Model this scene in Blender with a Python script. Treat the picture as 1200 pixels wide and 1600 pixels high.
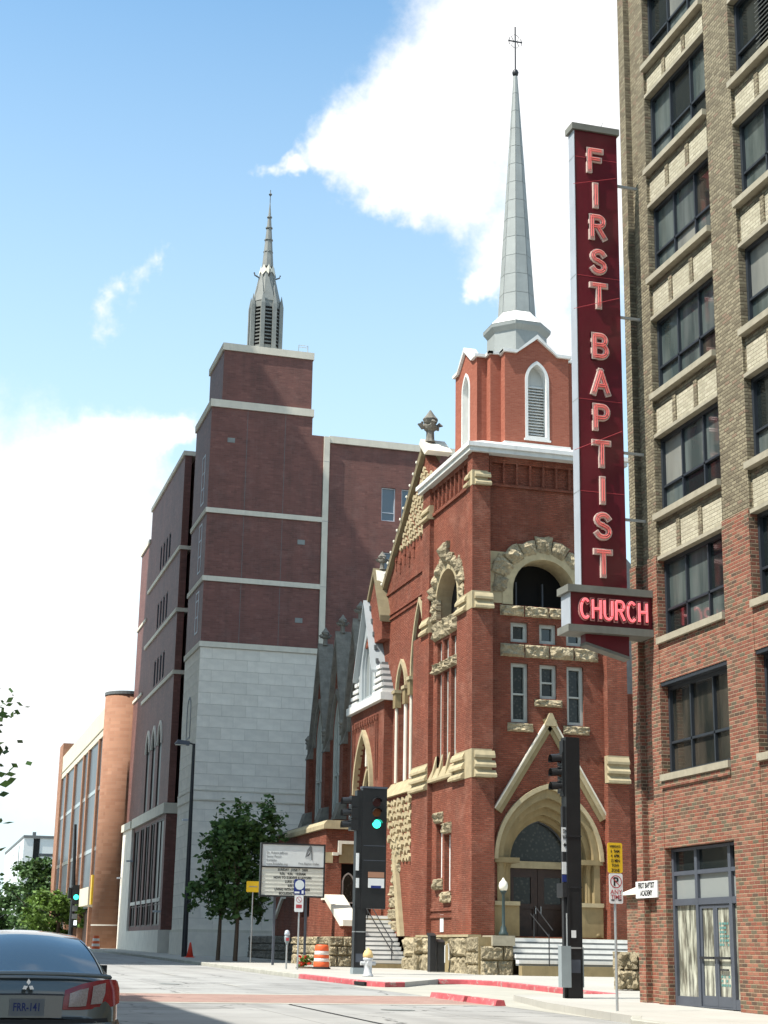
import bpy, math, random
from mathutils import Vector
from mathutils.geometry import delaunay_2d_cdt

random.seed(7)
SC = bpy.context.scene
COL = SC.collection
for o in list(bpy.data.objects):
    bpy.data.objects.remove(o)

# ------------------------------------------------------------------ camera
F, PITCH, ROLL, YAW = 2496.4, math.radians(15.32), math.radians(-1.006), math.radians(15.8275)
CAM = Vector((0.0, 0.0, 1.40))
FW = Vector((math.sin(YAW) * math.cos(PITCH), math.cos(YAW) * math.cos(PITCH), math.sin(PITCH)))
_R = Vector((math.cos(YAW), -math.sin(YAW), 0.0))
_U = _R.cross(FW)
RT = math.cos(ROLL) * _R - math.sin(ROLL) * _U
UP = math.sin(ROLL) * _R + math.cos(ROLL) * _U
cd = bpy.data.cameras.new('camera')
cam = bpy.data.objects.new('camera', cd)
COL.objects.link(cam)
from mathutils import Matrix
m = Matrix((( RT.x, UP.x, -FW.x, CAM.x), (RT.y, UP.y, -FW.y, CAM.y), (RT.z, UP.z, -FW.z, CAM.z), (0, 0, 0, 1)))
cam.matrix_world = m
cd.sensor_fit = 'VERTICAL'
cd.sensor_height = 24.0
cd.sensor_width = 18.0
cd.lens = 24.0 * F / 1600.0
cd.clip_start = 0.1
cd.clip_end = 6000
SC.camera = cam


def ray(px, py):
    return FW + (px - 600) / F * RT + (800 - py) / F * UP


def fX(px, py, X):            # pixel on the plane x = X  -> (y, z)
    d = ray(px, py); t = (X - CAM.x) / d.x
    return (CAM.y + t * d.y, CAM.z + t * d.z)


def fY(px, py, Y):            # pixel on the plane y = Y  -> (x, z)
    d = ray(px, py); t = (Y - CAM.y) / d.y
    return (CAM.x + t * d.x, CAM.z + t * d.z)


def gz(y, off=0.10):          # the street rises gently away from the camera
    yy = min(max(y, -60.0), 230.0)
    return 0.0075 * yy + off


# ------------------------------------------------------------------ sun, sky, exposure
SUN = Vector((-0.525, -0.115, 0.842)).normalized()     # towards the sun
sl = bpy.data.lights.new('sun', 'SUN')
sl.energy = 4.6
sl.angle = math.radians(0.53)
sl.color = (1.0, 0.955, 0.88)
so = bpy.data.objects.new('sun', sl)
COL.objects.link(so)
so.location = (-60, -30, 120)
so.rotation_euler = SUN.to_track_quat('Z', 'Y').to_euler()

w = bpy.data.worlds.new('World')
SC.world = w
w.use_nodes = True
w.cycles.sampling_method = 'MANUAL'
w.cycles.sample_map_resolution = 256
nt = w.node_tree
nt.nodes.clear()


def N(t, typ, **kw):
    n = t.nodes.new(typ)
    for k, v in kw.items():
        setattr(n, k, v)
    return n


def mth(t, op, a, b=None, c=None, clamp=False):
    n = t.nodes.new('ShaderNodeMath'); n.operation = op; n.use_clamp = clamp
    for i, v in enumerate((a, b, c)):
        if v is None:
            continue
        if isinstance(v, (int, float)):
            n.inputs[i].default_value = v
        else:
            t.links.new(v, n.inputs[i])
    return n.outputs[0]


def vmth(t, op, a, b=None, out=0):
    n = t.nodes.new('ShaderNodeVectorMath'); n.operation = op
    for i, v in enumerate((a, b)):
        if v is None:
            continue
        if isinstance(v, (tuple, list, Vector)):
            n.inputs[i].default_value = tuple(v)
        else:
            t.links.new(v, n.inputs[i])
    return n.outputs[out]


def mrange(t, v, a, b, c=0.0, d=1.0, smooth=False):
    n = t.nodes.new('ShaderNodeMapRange')
    n.interpolation_type = 'SMOOTHSTEP' if smooth else 'LINEAR'
    n.clamp = True
    t.links.new(v, n.inputs[0])
    for i, k in enumerate((a, b, c, d)):
        n.inputs[1 + i].default_value = k
    return n.outputs[0]


def mixc(t, fac, a, b):
    n = t.nodes.new('ShaderNodeMix'); n.data_type = 'RGBA'
    for s, v in ((n.inputs[0], fac), (n.inputs[6], a), (n.inputs[7], b)):
        if isinstance(v, (int, float)):
            s.default_value = v
        elif isinstance(v, (tuple, list)):
            s.default_value = tuple(v) + ((1.0,) if len(v) == 3 else ())
        else:
            t.links.new(v, s)
    return n.outputs[2]


def noise(t, vec, scale, detail=4.0, rough=0.55, out='Fac'):
    n = t.nodes.new('ShaderNodeTexNoise')
    if vec is not None:
        t.links.new(vec, n.inputs['Vector'])
    n.inputs['Scale'].default_value = scale
    n.inputs['Detail'].default_value = detail
    n.inputs['Roughness'].default_value = rough
    return n.outputs[out]


sky = N(nt, 'ShaderNodeTexSky', sky_type='NISHITA', sun_disc=False)
sky.sun_elevation = math.asin(SUN.z)
sky.sun_rotation = math.atan2(SUN.x, SUN.y)
sky.altitude = 130
sky.air_density = 1.0
sky.dust_density = 1.2
sky.ozone_density = 1.2
tc = N(nt, 'ShaderNodeTexCoord')
dirv = tc.outputs['Generated']
wob = noise(nt, dirv, 9.0, 6.0, 0.62, 'Color')
wob = vmth(nt, 'SUBTRACT', wob, (0.5, 0.5, 0.5))
sc_ = N(nt, 'ShaderNodeVectorMath', operation='SCALE')
nt.links.new(wob, sc_.inputs[0]); sc_.inputs['Scale'].default_value = 0.125
dw = vmth(nt, 'ADD', dirv, sc_.outputs[0])
LOBES = [(850, 40, 250), (700, 180, 150), (585, 225, 90), (525, 240, 60), (450, 252, 42), (425, 268, 26), (640, 285, 60), (735, 265, 95), (900, 360, 150),
         (890, 520, 85), (775, 435, 42), (1050, 250, 260), (1000, -150, 360),
         (205, 705, 90), (110, 830, 190), (30, 980, 260), (280, 690, 48), (-160, 900, 330), (120, 1130, 170),
         (160, 482, 24), (190, 468, 24), (218, 456, 24), (245, 445, 22)]
acc = None
for px, py, r in LOBES:
    c = ray(px, py).normalized()
    d = vmth(nt, 'DISTANCE', dw, c, out=1)
    v = mth(nt, 'SUBTRACT', 1.0, mth(nt, 'DIVIDE', d, r / 2600.0))
    if r < 40:
        v = mth(nt, 'SUBTRACT', mth(nt, 'MULTIPLY', v, 0.40), 0.10)
    acc = v if acc is None else mth(nt, 'SMOOTH_MAX', acc, v, 0.35)
fine = noise(nt, dirv, 40.0, 5.0, 0.68)
val = mth(nt, 'ADD', acc, mth(nt, 'MULTIPLY', mth(nt, 'SUBTRACT', fine, 0.5), 0.55))
mask1 = mrange(nt, val, -0.16, 0.52, smooth=True)
away = mrange(nt, vmth(nt, 'DISTANCE', dirv, ray(600, 800).normalized(), out=1), 0.42, 0.70)
gen = mrange(nt, noise(nt, dirv, 3.6, 5.0, 0.58), 0.50, 0.62, smooth=True)
mask = mth(nt, 'MAXIMUM', mask1, mth(nt, 'MULTIPLY', gen, away))
shade = noise(nt, dirv, 9.0, 2.0)
ccol = mixc(nt, mrange(nt, shade, 0.35, 0.62), (4.6, 4.8, 5.1), (6.0, 6.0, 6.0))
skyb = vmth(nt, 'MULTIPLY', sky.outputs[0], (1.06, 1.36, 1.32))
sepd = N(nt, 'ShaderNodeSeparateXYZ'); nt.links.new(dirv, sepd.inputs[0])
hz = mrange(nt, sepd.outputs[2], 0.0, 0.56, 1.0, 0.0)
skyb = mixc(nt, hz, skyb, (4.55, 5.55, 5.9))
col_ = mixc(nt, mask, skyb, ccol)
bg = N(nt, 'ShaderNodeBackground')
bg.inputs['Strength'].default_value = 0.125
nt.links.new(col_, bg.inputs[0])
wo = N(nt, 'ShaderNodeOutputWorld')
nt.links.new(bg.outputs[0], wo.inputs[0])

SC.view_settings.view_transform = 'Standard'
SC.view_settings.look = 'None'
SC.view_settings.exposure = 0.75
SC.view_settings.gamma = 1.0
SC.view_settings.use_curve_mapping = False
SC.render.engine = 'CYCLES'
SC.cycles.max_bounces = 6
SC.cycles.diffuse_bounces = 3
SC.cycles.glossy_bounces = 3
SC.cycles.transmission_bounces = 2

# ------------------------------------------------------------------ materials
MATS = {}


def newmat(name):
    mt = bpy.data.materials.new(name)
    mt.use_nodes = True
    t = mt.node_tree
    b = t.nodes['Principled BSDF']
    MATS[name] = mt
    return mt, t, b


def setspec(b, v):
    k = 'Specular IOR Level' if 'Specular IOR Level' in b.inputs else 'Specular'
    b.inputs[k].default_value = v


def objvec(t):
    return N(t, 'ShaderNodeTexCoord').outputs['UV']


def bumpto(t, b, h, strength, dist):
    n = N(t, 'ShaderNodeBump')
    n.inputs['Strength'].default_value = strength
    n.inputs['Distance'].default_value = dist
    t.links.new(h, n.inputs['Height'])
    t.links.new(n.outputs[0], b.inputs['Normal'])


def plain(name, c, rough=0.7, var=0.18, scale=3.0, bump=0.0, bdist=0.01, bscale=40.0, metal=0.0, spec=0.4, stain=0.0, orand=0.0, crack=0.0):
    mt, t, b = newmat(name)
    uv = objvec(t)
    n1 = noise(t, uv, scale, 6.0, 0.6)
    f = mrange(t, n1, 0.3, 0.7)
    lo = tuple(x * (1 - var) for x in c); hi = tuple(min(1, x * (1 + var)) for x in c)
    col = mixc(t, f, lo, hi)
    if orand:
        oi = N(t, 'ShaderNodeObjectInfo')
        col = mixc(t, mth(t, 'MULTIPLY', oi.outputs['Random'], orand), col, tuple(x * 0.42 for x in c))
        add = N(t, 'ShaderNodeVectorMath', operation='ADD'); t.links.new(uv, add.inputs[0])
        cx_ = N(t, 'ShaderNodeCombineXYZ'); t.links.new(mth(t, 'MULTIPLY', oi.outputs['Random'], 37.0), cx_.inputs[0]); t.links.new(mth(t, 'MULTIPLY', oi.outputs['Random'], 11.0), cx_.inputs[1])
        t.links.new(cx_.outputs[0], add.inputs[1])
        uv = add.outputs[0]
    if stain:
        sv = N(t, 'ShaderNodeMapping'); t.links.new(uv, sv.inputs[0]); sv.inputs['Scale'].default_value = (2.6, 0.22, 1)
        s = mrange(t, noise(t, sv.outputs[0], 1.3, 5.0, 0.65), 0.50, 0.75)
        col = mixc(t, mth(t, 'MULTIPLY', s, stain), col, tuple(x * 0.45 for x in c))
    t.links.new(col, b.inputs['Base Color'])
    b.inputs['Roughness'].default_value = rough
    b.inputs['Metallic'].default_value = metal
    setspec(b, spec)
    if bump:
        hgt = noise(t, uv, bscale, 5.0, 0.6)
        if crack:
            vo = N(t, 'ShaderNodeTexVoronoi'); vo.inputs['Scale'].default_value = crack
            t.links.new(uv, vo.inputs['Vector'])
            hgt = mth(t, 'ADD', hgt, mth(t, 'MULTIPLY', vo.outputs['Distance'], 1.4))
        bumpto(t, b, hgt, bump, bdist)
    return mt


def ramp(t, fac, stops):
    n = N(t, 'ShaderNodeValToRGB')
    n.color_ramp.interpolation = 'CONSTANT' if len(stops) > 4 else 'LINEAR'
    cr = n.color_ramp
    while len(cr.elements) < len(stops):
        cr.elements.new(0.5)
    for e, (p, c) in zip(cr.elements, stops):
        e.position = p; e.color = tuple(c) + (1,)
    t.links.new(fac, n.inputs[0])
    return n.outputs[0]


def brick(name, stops, mortar, bw=0.215, bh=0.075, mw=0.012, bump=0.6, bdist=0.012, rough=0.85, patch=0.12, stain=0.0, bleach=0.0, spec=0.25):
    mt, t, b = newmat(name)
    uv = objvec(t)
    sx = N(t, 'ShaderNodeSeparateXYZ'); t.links.new(uv, sx.inputs[0])
    v = mth(t, 'DIVIDE', sx.outputs[1], bh)
    row = mth(t, 'FLOOR', v)
    fv = mth(t, 'FRACT', v)
    par = mth(t, 'MULTIPLY', mth(t, 'FLOORED_MODULO', row, 2.0), 0.5)
    u = mth(t, 'ADD', mth(t, 'DIVIDE', sx.outputs[0], bw), par)
    cl = mth(t, 'FLOOR', u)
    fu = mth(t, 'FRACT', u)
    du = mth(t, 'MULTIPLY', mth(t, 'MINIMUM', fu, mth(t, 'SUBTRACT', 1.0, fu)), bw)
    dv = mth(t, 'MULTIPLY', mth(t, 'MINIMUM', fv, mth(t, 'SUBTRACT', 1.0, fv)), bh)
    d = mth(t, 'MINIMUM', du, dv)
    mk = mrange(t, d, mw * 0.25, mw * 0.75)
    cmb = N(t, 'ShaderNodeCombineXYZ'); t.links.new(cl, cmb.inputs[0]); t.links.new(row, cmb.inputs[1])
    wn = N(t, 'ShaderNodeTexWhiteNoise', noise_dimensions='2D'); t.links.new(cmb.outputs[0], wn.inputs['Vector'])
    c = ramp(t, wn.outputs[0], stops)
    big = mrange(t, noise(t, uv, 0.45, 5.0, 0.6), 0.3, 0.7)
    c = mixc(t, mth(t, 'MULTIPLY', big, patch), c, (0.02, 0.015, 0.012))
    if stain:
        sv = N(t, 'ShaderNodeMapping'); t.links.new(uv, sv.inputs[0]); sv.inputs['Scale'].default_value = (1.6, 0.12, 1)
        s = mrange(t, noise(t, sv.outputs[0], 1.0, 6.0, 0.65), 0.48, 0.8)
        c = mixc(t, mth(t, 'MULTIPLY', s, stain), c, (0.03, 0.025, 0.02))
    c = mixc(t, mk, mortar, c)
    if bleach:
        bl = mrange(t, noise(t, uv, 0.8, 7.0, 0.7), 0.52, 0.78)
        c = mixc(t, mth(t, 'MULTIPLY', bl, bleach), c, tuple(min(1, x * 1.9 + .05) for x in mortar))
    t.links.new(c, b.inputs['Base Color'])
    b.inputs['Roughness'].default_value = rough
    setspec(b, spec)
    hn = mth(t, 'ADD', mk, mth(t, 'MULTIPLY', wn.outputs[0], 0.45))
    hn = mth(t, 'ADD', hn, mth(t, 'MULTIPLY', noise(t, uv, 70.0, 3.0), 0.35))
    bumpto(t, b, hn, bump, bdist)
    return mt


def glass(name, c=(0.02, 0.028, 0.03), rough=0.06, spec=0.8, inner=None, iscale=1.2, leaded=False):
    mt, t, b = newmat(name)
    uv = objvec(t)
    col = c
    if inner:
        mp = N(t, 'ShaderNodeMapping'); t.links.new(uv, mp.inputs[0]); mp.inputs['Scale'].default_value = (3.2, 0.5, 1)
        f = mrange(t, noise(t, mp.outputs[0], iscale, 4.0), 0.42, 0.62)
        col = mixc(t, f, c, inner)
    if leaded:
        vo = N(t, 'ShaderNodeTexVoronoi'); vo.inputs['Scale'].default_value = 7.0
        t.links.new(uv, vo.inputs['Vector'])
        col = mixc(t, mrange(t, vo.outputs['Distance'], 0.15, 0.42), inner or (0.1, 0.1, 0.08), c)
    if isinstance(col, tuple):
        b.inputs['Base Color'].default_value = col + (1,)
    else:
        t.links.new(col, b.inputs['Base Color'])
    b.inputs['Roughness'].default_value = rough
    setspec(b, spec)
    bumpto(t, b, noise(t, uv, 1.1, 2.0), 0.12, 0.02)
    return mt


def emit(name, c, strength, base=(0.1, 0.02, 0.02)):
    mt, t, b = newmat(name)
    b.inputs['Base Color'].default_value = base + (1,)
    b.inputs['Emission Color'].default_value = tuple(c) + (1,)
    b.inputs['Emission Strength'].default_value = strength
    b.inputs['Roughness'].default_value = 0.3
    return mt


brick('church_brick', [(0.0, (0.235, 0.060, 0.034)), (0.35, (0.33, 0.090, 0.051)), (0.7, (0.275, 0.072, 0.041)), (1.0, (0.38, 0.122, 0.072))],
      (0.22, 0.10, 0.063), bw=0.21, bh=0.078, mw=0.018, bump=1.0, bdist=0.035, patch=0.48, stain=0.50, bleach=0.45)
brick('belfry_brick', [(0.0, (0.31, 0.092, 0.055)), (0.5, (0.36, 0.115, 0.07)), (0.75, (0.33, 0.10, 0.06)), (1.0, (0.385, 0.13, 0.08))],
      (0.31, 0.14, 0.10), bw=0.21, bh=0.078, mw=0.010, bump=0.5, patch=0.08)
brick('maroon_brick', [(0.0, (0.165, 0.064, 0.050)), (0.4, (0.215, 0.085, 0.066)), (0.75, (0.185, 0.072, 0.056)), (1.0, (0.245, 0.10, 0.078))],
      (0.145, 0.08, 0.066), bw=0.40, bh=0.13, mw=0.012, bump=0.6, patch=0.34, stain=0.45, bleach=0.25, spec=0.42, rough=0.62)
brick('orange_brick', [(0.0, (0.33, 0.165, 0.10)), (0.4, (0.375, 0.195, 0.12)), (0.75, (0.31, 0.15, 0.09)), (1.0, (0.41, 0.22, 0.14))],
      (0.30, 0.18, 0.12), bw=0.8, bh=0.28, mw=0.025, bump=0.4, patch=0.15)
brick('mixed_red_brick', [(0.0, (0.275, 0.095, 0.06)), (0.22, (0.225, 0.085, 0.057)), (0.42, (0.31, 0.135, 0.088)), (0.60, (0.155, 0.09, 0.058)),
                          (0.74, (0.22, 0.080, 0.055)), (0.84, (0.14, 0.115, 0.075)), (0.94, (0.11, 0.07, 0.05))],
      (0.36, 0.27, 0.18), bw=0.218, bh=0.079, mw=0.015, bump=1.0, bdist=0.014, patch=0.22, stain=0.25, bleach=0.12)
brick('tan_brick', [(0.0, (0.285, 0.245, 0.16)), (0.3, (0.225, 0.19, 0.125)), (0.55, (0.325, 0.28, 0.185)), (0.78, (0.18, 0.15, 0.10)), (0.93, (0.27, 0.19, 0.13))],
      (0.20, 0.165, 0.11), bw=0.218, bh=0.079, mw=0.020, bump=1.0, bdist=0.03, patch=0.20, stain=0.25)
brick('cream_brick', [(0.0, (0.44, 0.395, 0.285)), (0.4, (0.51, 0.465, 0.34)), (0.75, (0.39, 0.35, 0.25)), (1.0, (0.54, 0.49, 0.365))],
      (0.30, 0.265, 0.195), bw=0.235, bh=0.085, mw=0.014, bump=0.8, patch=0.08, stain=0.10)
brick('paver', [(0.0, (0.32, 0.20, 0.165)), (0.4, (0.37, 0.235, 0.19)), (0.75, (0.29, 0.18, 0.15)), (1.0, (0.40, 0.27, 0.22))],
      (0.36, 0.27, 0.23), bw=0.22, bh=0.11, mw=0.01, bump=0.2, patch=0.25)
plain('buff_stone', (0.43, 0.355, 0.215), 0.9, 0.18, 2.5, 0.5, 0.012, 30, stain=0.35, orand=0.25)
plain('portal_stone', (0.28, 0.215, 0.11), 0.9, 0.15, 2.0, 0.4, 0.01, 30, stain=0.4, orand=0.2)
plain('rock_stone', (0.42, 0.35, 0.225), 0.95, 0.36, 5.0, 1.0, 0.09, 18, stain=0.25, orand=0.55, crack=7.0)
plain('olive_stone', (0.20, 0.165, 0.095), 0.9, 0.2, 2.0, 0.5, 0.02, 20, stain=0.3)
plain('dark_stone', (0.185, 0.172, 0.145), 0.95, 0.30, 2.5, 0.8, 0.03, 12, stain=0.45)
plain('lime_block', (0.82, 0.76, 0.655), 0.9, 0.10, 1.2, 0.3, 0.006, 40, stain=0.16, orand=0.16)
plain('lime_band', (0.68, 0.63, 0.52), 0.9, 0.08, 1.0, 0.2, 0.004, 40, stain=0.22)
plain('joint_grey', (0.50, 0.47, 0.41), 0.95, 0.1)
plain('white_paint', (0.72, 0.71, 0.67), 0.6, 0.08, 1.0, stain=0.30)
plain('cornice_metal', (0.56, 0.565, 0.53), 0.6, 0.1, 1.0, stain=0.35)
plain('spire_metal', (0.31, 0.33, 0.315), 0.62, 0.10, 1.6, 0.1, 0.01, 5, stain=0.28, orand=0.18)
plain('seam_metal', (0.22, 0.235, 0.23), 0.6, 0.08)
plain('lead_metal', (0.235, 0.25, 0.235), 0.65, 0.15, 1.5, stain=0.35)
plain('lead_light', (0.62, 0.60, 0.50), 0.65, 0.12, 1.5)
plain('zinc_sheet', (0.38, 0.41, 0.415), 0.5, 0.06, 1.5, stain=0.15)
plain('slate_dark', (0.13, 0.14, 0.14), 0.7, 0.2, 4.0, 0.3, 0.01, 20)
plain('iron_black', (0.022, 0.023, 0.025), 0.45, 0.2)
plain('signal_black', (0.016, 0.017, 0.018), 0.38, 0.15)
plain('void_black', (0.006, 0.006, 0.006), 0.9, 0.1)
plain('door_wood', (0.035, 0.018, 0.013), 0.5, 0.3, 5.0)
plain('frame_dark', (0.028, 0.034, 0.042), 0.4, 0.1)
plain('frame_slate', (0.075, 0.085, 0.105), 0.45, 0.1)
plain('frame_grey', (0.40, 0.41, 0.37), 0.6, 0.08, stain=0.1)
plain('frame_blue', (0.55, 0.58, 0.62), 0.5, 0.05)
plain('sill_stone', (0.34, 0.305, 0.225), 0.9, 0.15, 4.0, 0.4, 0.006, 40, stain=0.25)
plain('cream_concrete', (0.62, 0.56, 0.43), 0.85, 0.06, 0.5, stain=0.12)
plain('galvanised', (0.42, 0.44, 0.44), 0.45, 0.12, 8.0, metal=0.6)
plain('cabinet_grey', (0.26, 0.30, 0.31), 0.5, 0.06)
plain('green_iron', (0.03, 0.05, 0.048), 0.45, 0.1)
plain('opal_glass', (0.80, 0.76, 0.64), 0.35, 0.04)
plain('leaf_trunk', (0.09, 0.065, 0.045), 0.95, 0.3, 20, 0.6, 0.01, 60)
plain('sign_white', (0.72, 0.72, 0.70), 0.45, 0.04)
plain('sign_panel', (0.62, 0.65, 0.64), 0.4, 0.05)
plain('sign_letters', (0.62, 0.62, 0.54), 0.45, 0.04)
plain('sign_yellow', (0.72, 0.46, 0.02), 0.45, 0.05)
plain('sign_blue', (0.015, 0.03, 0.16), 0.4, 0.05)
plain('ink_black', (0.012, 0.012, 0.013), 0.5, 0.0)
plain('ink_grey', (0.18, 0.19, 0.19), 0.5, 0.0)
plain('ink_red', (0.42, 0.05, 0.06), 0.5, 0.05)
plain('ink_green', (0.10, 0.24, 0.22), 0.5, 0.05)
plain('enamel_maroon', (0.115, 0.008, 0.016), 0.30, 0.18, 0.8, spec=0.5, stain=0.25)
plain('sign_metal', (0.50, 0.53, 0.57), 0.42, 0.08, 1.5, metal=0.35, stain=0.2)
plain('sign_cap', (0.17, 0.17, 0.145), 0.7, 0.12, 3.0, stain=0.3)
plain('letter_pink', (0.50, 0.25, 0.22), 0.5, 0.10, 6.0, stain=0.2)
plain('letter_edge', (0.70, 0.55, 0.47), 0.5, 0.08, 6.0)
emit('neon_dull', (1.0, 0.10, 0.09), 0.10, (0.70, 0.17, 0.15))
emit('neon_lit', (1.0, 0.12, 0.15), 0.55, (0.8, 0.22, 0.22))
emit('green_lamp', (0.03, 0.95, 0.62), 2.4, (0.02, 0.2, 0.1))
emit('walk_lamp', (0.9, 0.95, 1.0), 1.2, (0.3, 0.3, 0.3))
plain('red_lens', (0.05, 0.010, 0.010), 0.2, 0.1)
plain('amber_lens', (0.12, 0.035, 0.008), 0.2, 0.1)
plain('hydrant_silver', (0.55, 0.56, 0.56), 0.45, 0.1, 10, metal=0.2)
plain('hydrant_cap', (0.66, 0.46, 0.20), 0.6, 0.1, 10)
plain('barrel_orange', (0.72, 0.12, 0.035), 0.5, 0.08)
plain('cone_red', (0.72, 0.06, 0.03), 0.5, 0.08)
plain('barrel_white', (0.72, 0.66, 0.60), 0.4, 0.08)
plain('kerb_red', (0.44, 0.085, 0.095), 0.8, 0.35, 2.0, stain=0.3)
mt = plain('kerb_red_worn', (0.44, 0.085, 0.095), 0.8, 0.30, 2.0)
t = mt.node_tree; b = t.nodes['Principled BSDF']
src = b.inputs['Base Color'].links[0].from_socket
uv_ = objvec(t)
wm = mrange(t, noise(t, uv_, 3.2, 8.0, 0.75), 0.54, 0.60)
t.links.new(mixc(t, mth(t, 'MULTIPLY', wm, 0.8), src, (0.34, 0.30, 0.27)), b.inputs['Base Color'])
plain('kerb_concrete', (0.36, 0.35, 0.30), 0.9, 0.2, 2.5, 0.4, 0.006, 50)
plain('line_paint', (0.75, 0.75, 0.72), 0.7, 0.12, 3.0)
glass('glass_dark', (0.012, 0.016, 0.016), 0.08, 0.7)
glass('glass_green', (0.05, 0.066, 0.062), 0.05, 0.9, inner=(0.125, 0.145, 0.135), iscale=0.45)
glass('glass_blind', (0.16, 0.165, 0.15), 0.06, 0.8, inner=(0.24, 0.24, 0.21), iscale=0.4)
glass('glass_dim', (0.010, 0.009, 0.009), 0.35, 0.25)
glass('glass_room', (0.016, 0.018, 0.015), 0.06, 0.8, inner=(0.06, 0.05, 0.038), iscale=0.6)
glass('glass_curtain', (0.12, 0.115, 0.09), 0.08, 0.7, inner=(0.52, 0.52, 0.42), iscale=2.6)
glass('glass_blue', (0.05, 0.085, 0.115), 0.06, 1.0)
glass('glass_office', (0.05, 0.06, 0.07), 0.30, 0.25, inner=(0.085, 0.095, 0.105), iscale=0.4)
glass('glass_leaded', (0.014, 0.017, 0.015), 0.22, 0.4, inner=(0.055, 0.055, 0.046), leaded=True)
glass('glass_pale', (0.26, 0.28, 0.27), 0.15, 0.7)


def mat_ground(name, c, joint_u, joint_v, jw, jcol, var, tracks=False, rough=0.9):
    mt, t, b = newmat(name)
    uv = objvec(t)
    sx = N(t, 'ShaderNodeSeparateXYZ'); t.links.new(uv, sx.inputs[0])
    n1 = mrange(t, noise(t, uv, 0.35, 7.0, 0.62), 0.3, 0.7)
    col = mixc(t, n1, tuple(x * (1 - var) for x in c), tuple(min(1, x * (1 + var)) for x in c))
    n2 = mrange(t, noise(t, uv, 2.5, 6.0, 0.7), 0.55, 0.8)
    col = mixc(t, mth(t, 'MULTIPLY', n2, 0.25), col, tuple(x * 0.5 for x in c))
    if tracks:
        ck = N(t, 'ShaderNodeTexVoronoi'); ck.feature = 'DISTANCE_TO_EDGE'; ck.inputs['Scale'].default_value = 0.22
        wv_ = vmth(t, 'ADD', uv, noise(t, uv, 1.1, 5.0, 0.6, 'Color'))
        t.links.new(wv_, ck.inputs['Vector'])
        cm = mth(t, 'MULTIPLY', mrange(t, ck.outputs['Distance'], 0.004, 0.010, 1.0, 0.0), mrange(t, noise(t, uv, 0.12, 3.0), 0.36, 0.5))
        col = mixc(t, mth(t, 'MULTIPLY', cm, 0.8), col, (0.06, 0.058, 0.055))
        oil = mrange(t, noise(t, uv, 0.9, 4.0, 0.5), 0.66, 0.78)
        col = mixc(t, mth(t, 'MULTIPLY', oil, 0.7), col, (0.12, 0.115, 0.11))
        pt = N(t, 'ShaderNodeTexVoronoi'); pt.distance = 'CHEBYCHEV'; pt.inputs['Scale'].default_value = 0.16; t.links.new(uv, pt.inputs['Vector'])
        col = mixc(t, mth(t, 'MULTIPLY', mrange(t, pt.outputs['Color'], 0.72, 0.74), 0.30), col, tuple(x * 0.55 for x in c))
        wv = mth(t, 'SINE', mth(t, 'MULTIPLY', sx.outputs[0], 2 * math.pi / 1.75))
        tr = mth(t, 'MULTIPLY', mrange(t, wv, 0.2, 1.0), mrange(t, noise(t, uv, 0.25, 4.0), 0.35, 0.65))
        col = mixc(t, mth(t, 'MULTIPLY', tr, 0.45), col, tuple(x * 0.55 for x in c))
    for o_, j in ((sx.outputs[0], joint_u), (sx.outputs[1], joint_v)):
        if j:
            fr = mth(t, 'FRACT', mth(t, 'DIVIDE', o_, j))
            dd = mth(t, 'MULTIPLY', mth(t, 'MINIMUM', fr, mth(t, 'SUBTRACT', 1.0, fr)), j)
            col = mixc(t, mrange(t, dd, jw * 0.5, jw), jcol, col)
    t.links.new(col, b.inputs['Base Color'])
    b.inputs['Roughness'].default_value = rough
    setspec(b, 0.25)
    bumpto(t, b, noise(t, uv, 60.0, 4.0, 0.7), 0.3, 0.004)
    return mt


mat_ground('road_concrete', (0.315, 0.31, 0.293), 3.5, 6.0, 0.02, (0.18, 0.175, 0.16), 0.14, True)
mat_ground('walk_concrete', (0.40, 0.385, 0.345), 1.55, 1.55, 0.012, (0.27, 0.26, 0.23), 0.10)
mat_ground('apron_concrete', (0.38, 0.365, 0.31), 3.1, 3.1, 0.015, (0.25, 0.24, 0.21), 0.10)
mat_ground('earth', (0.16, 0.15, 0.12), 0, 0, 0.02, (0.1, 0.1, 0.1), 0.2)

mt, t, b = newmat('carpaint')
b.inputs['Base Color'].default_value = (0.085, 0.097, 0.090, 1)
b.inputs['Roughness'].default_value = 0.28
b.inputs['Metallic'].default_value = 0.55
b.inputs['Coat Weight'].default_value = 1.0
b.inputs['Coat Roughness'].default_value = 0.04
mt, t, b = newmat('car_glass')
b.inputs['Base Color'].default_value = (0.05, 0.085, 0.10, 1)
b.inputs['Roughness'].default_value = 0.03
b.inputs['Coat Weight'].default_value = 1.0
setspec(b, 1.0)
plain('car_trim', (0.012, 0.012, 0.013), 0.5, 0.1)
plain('car_chrome', (0.75, 0.75, 0.76), 0.15, 0.02, metal=1.0)
plain('car_red', (0.28, 0.010, 0.014), 0.18, 0.15, 12, spec=0.7)
plain('car_clear', (0.36, 0.29, 0.26), 0.15, 0.30, 60, spec=0.8)
plain('car_rubber', (0.015, 0.015, 0.015), 0.85, 0.1)
plain('plate_white', (0.20, 0.215, 0.22), 0.45, 0.12)


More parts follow.
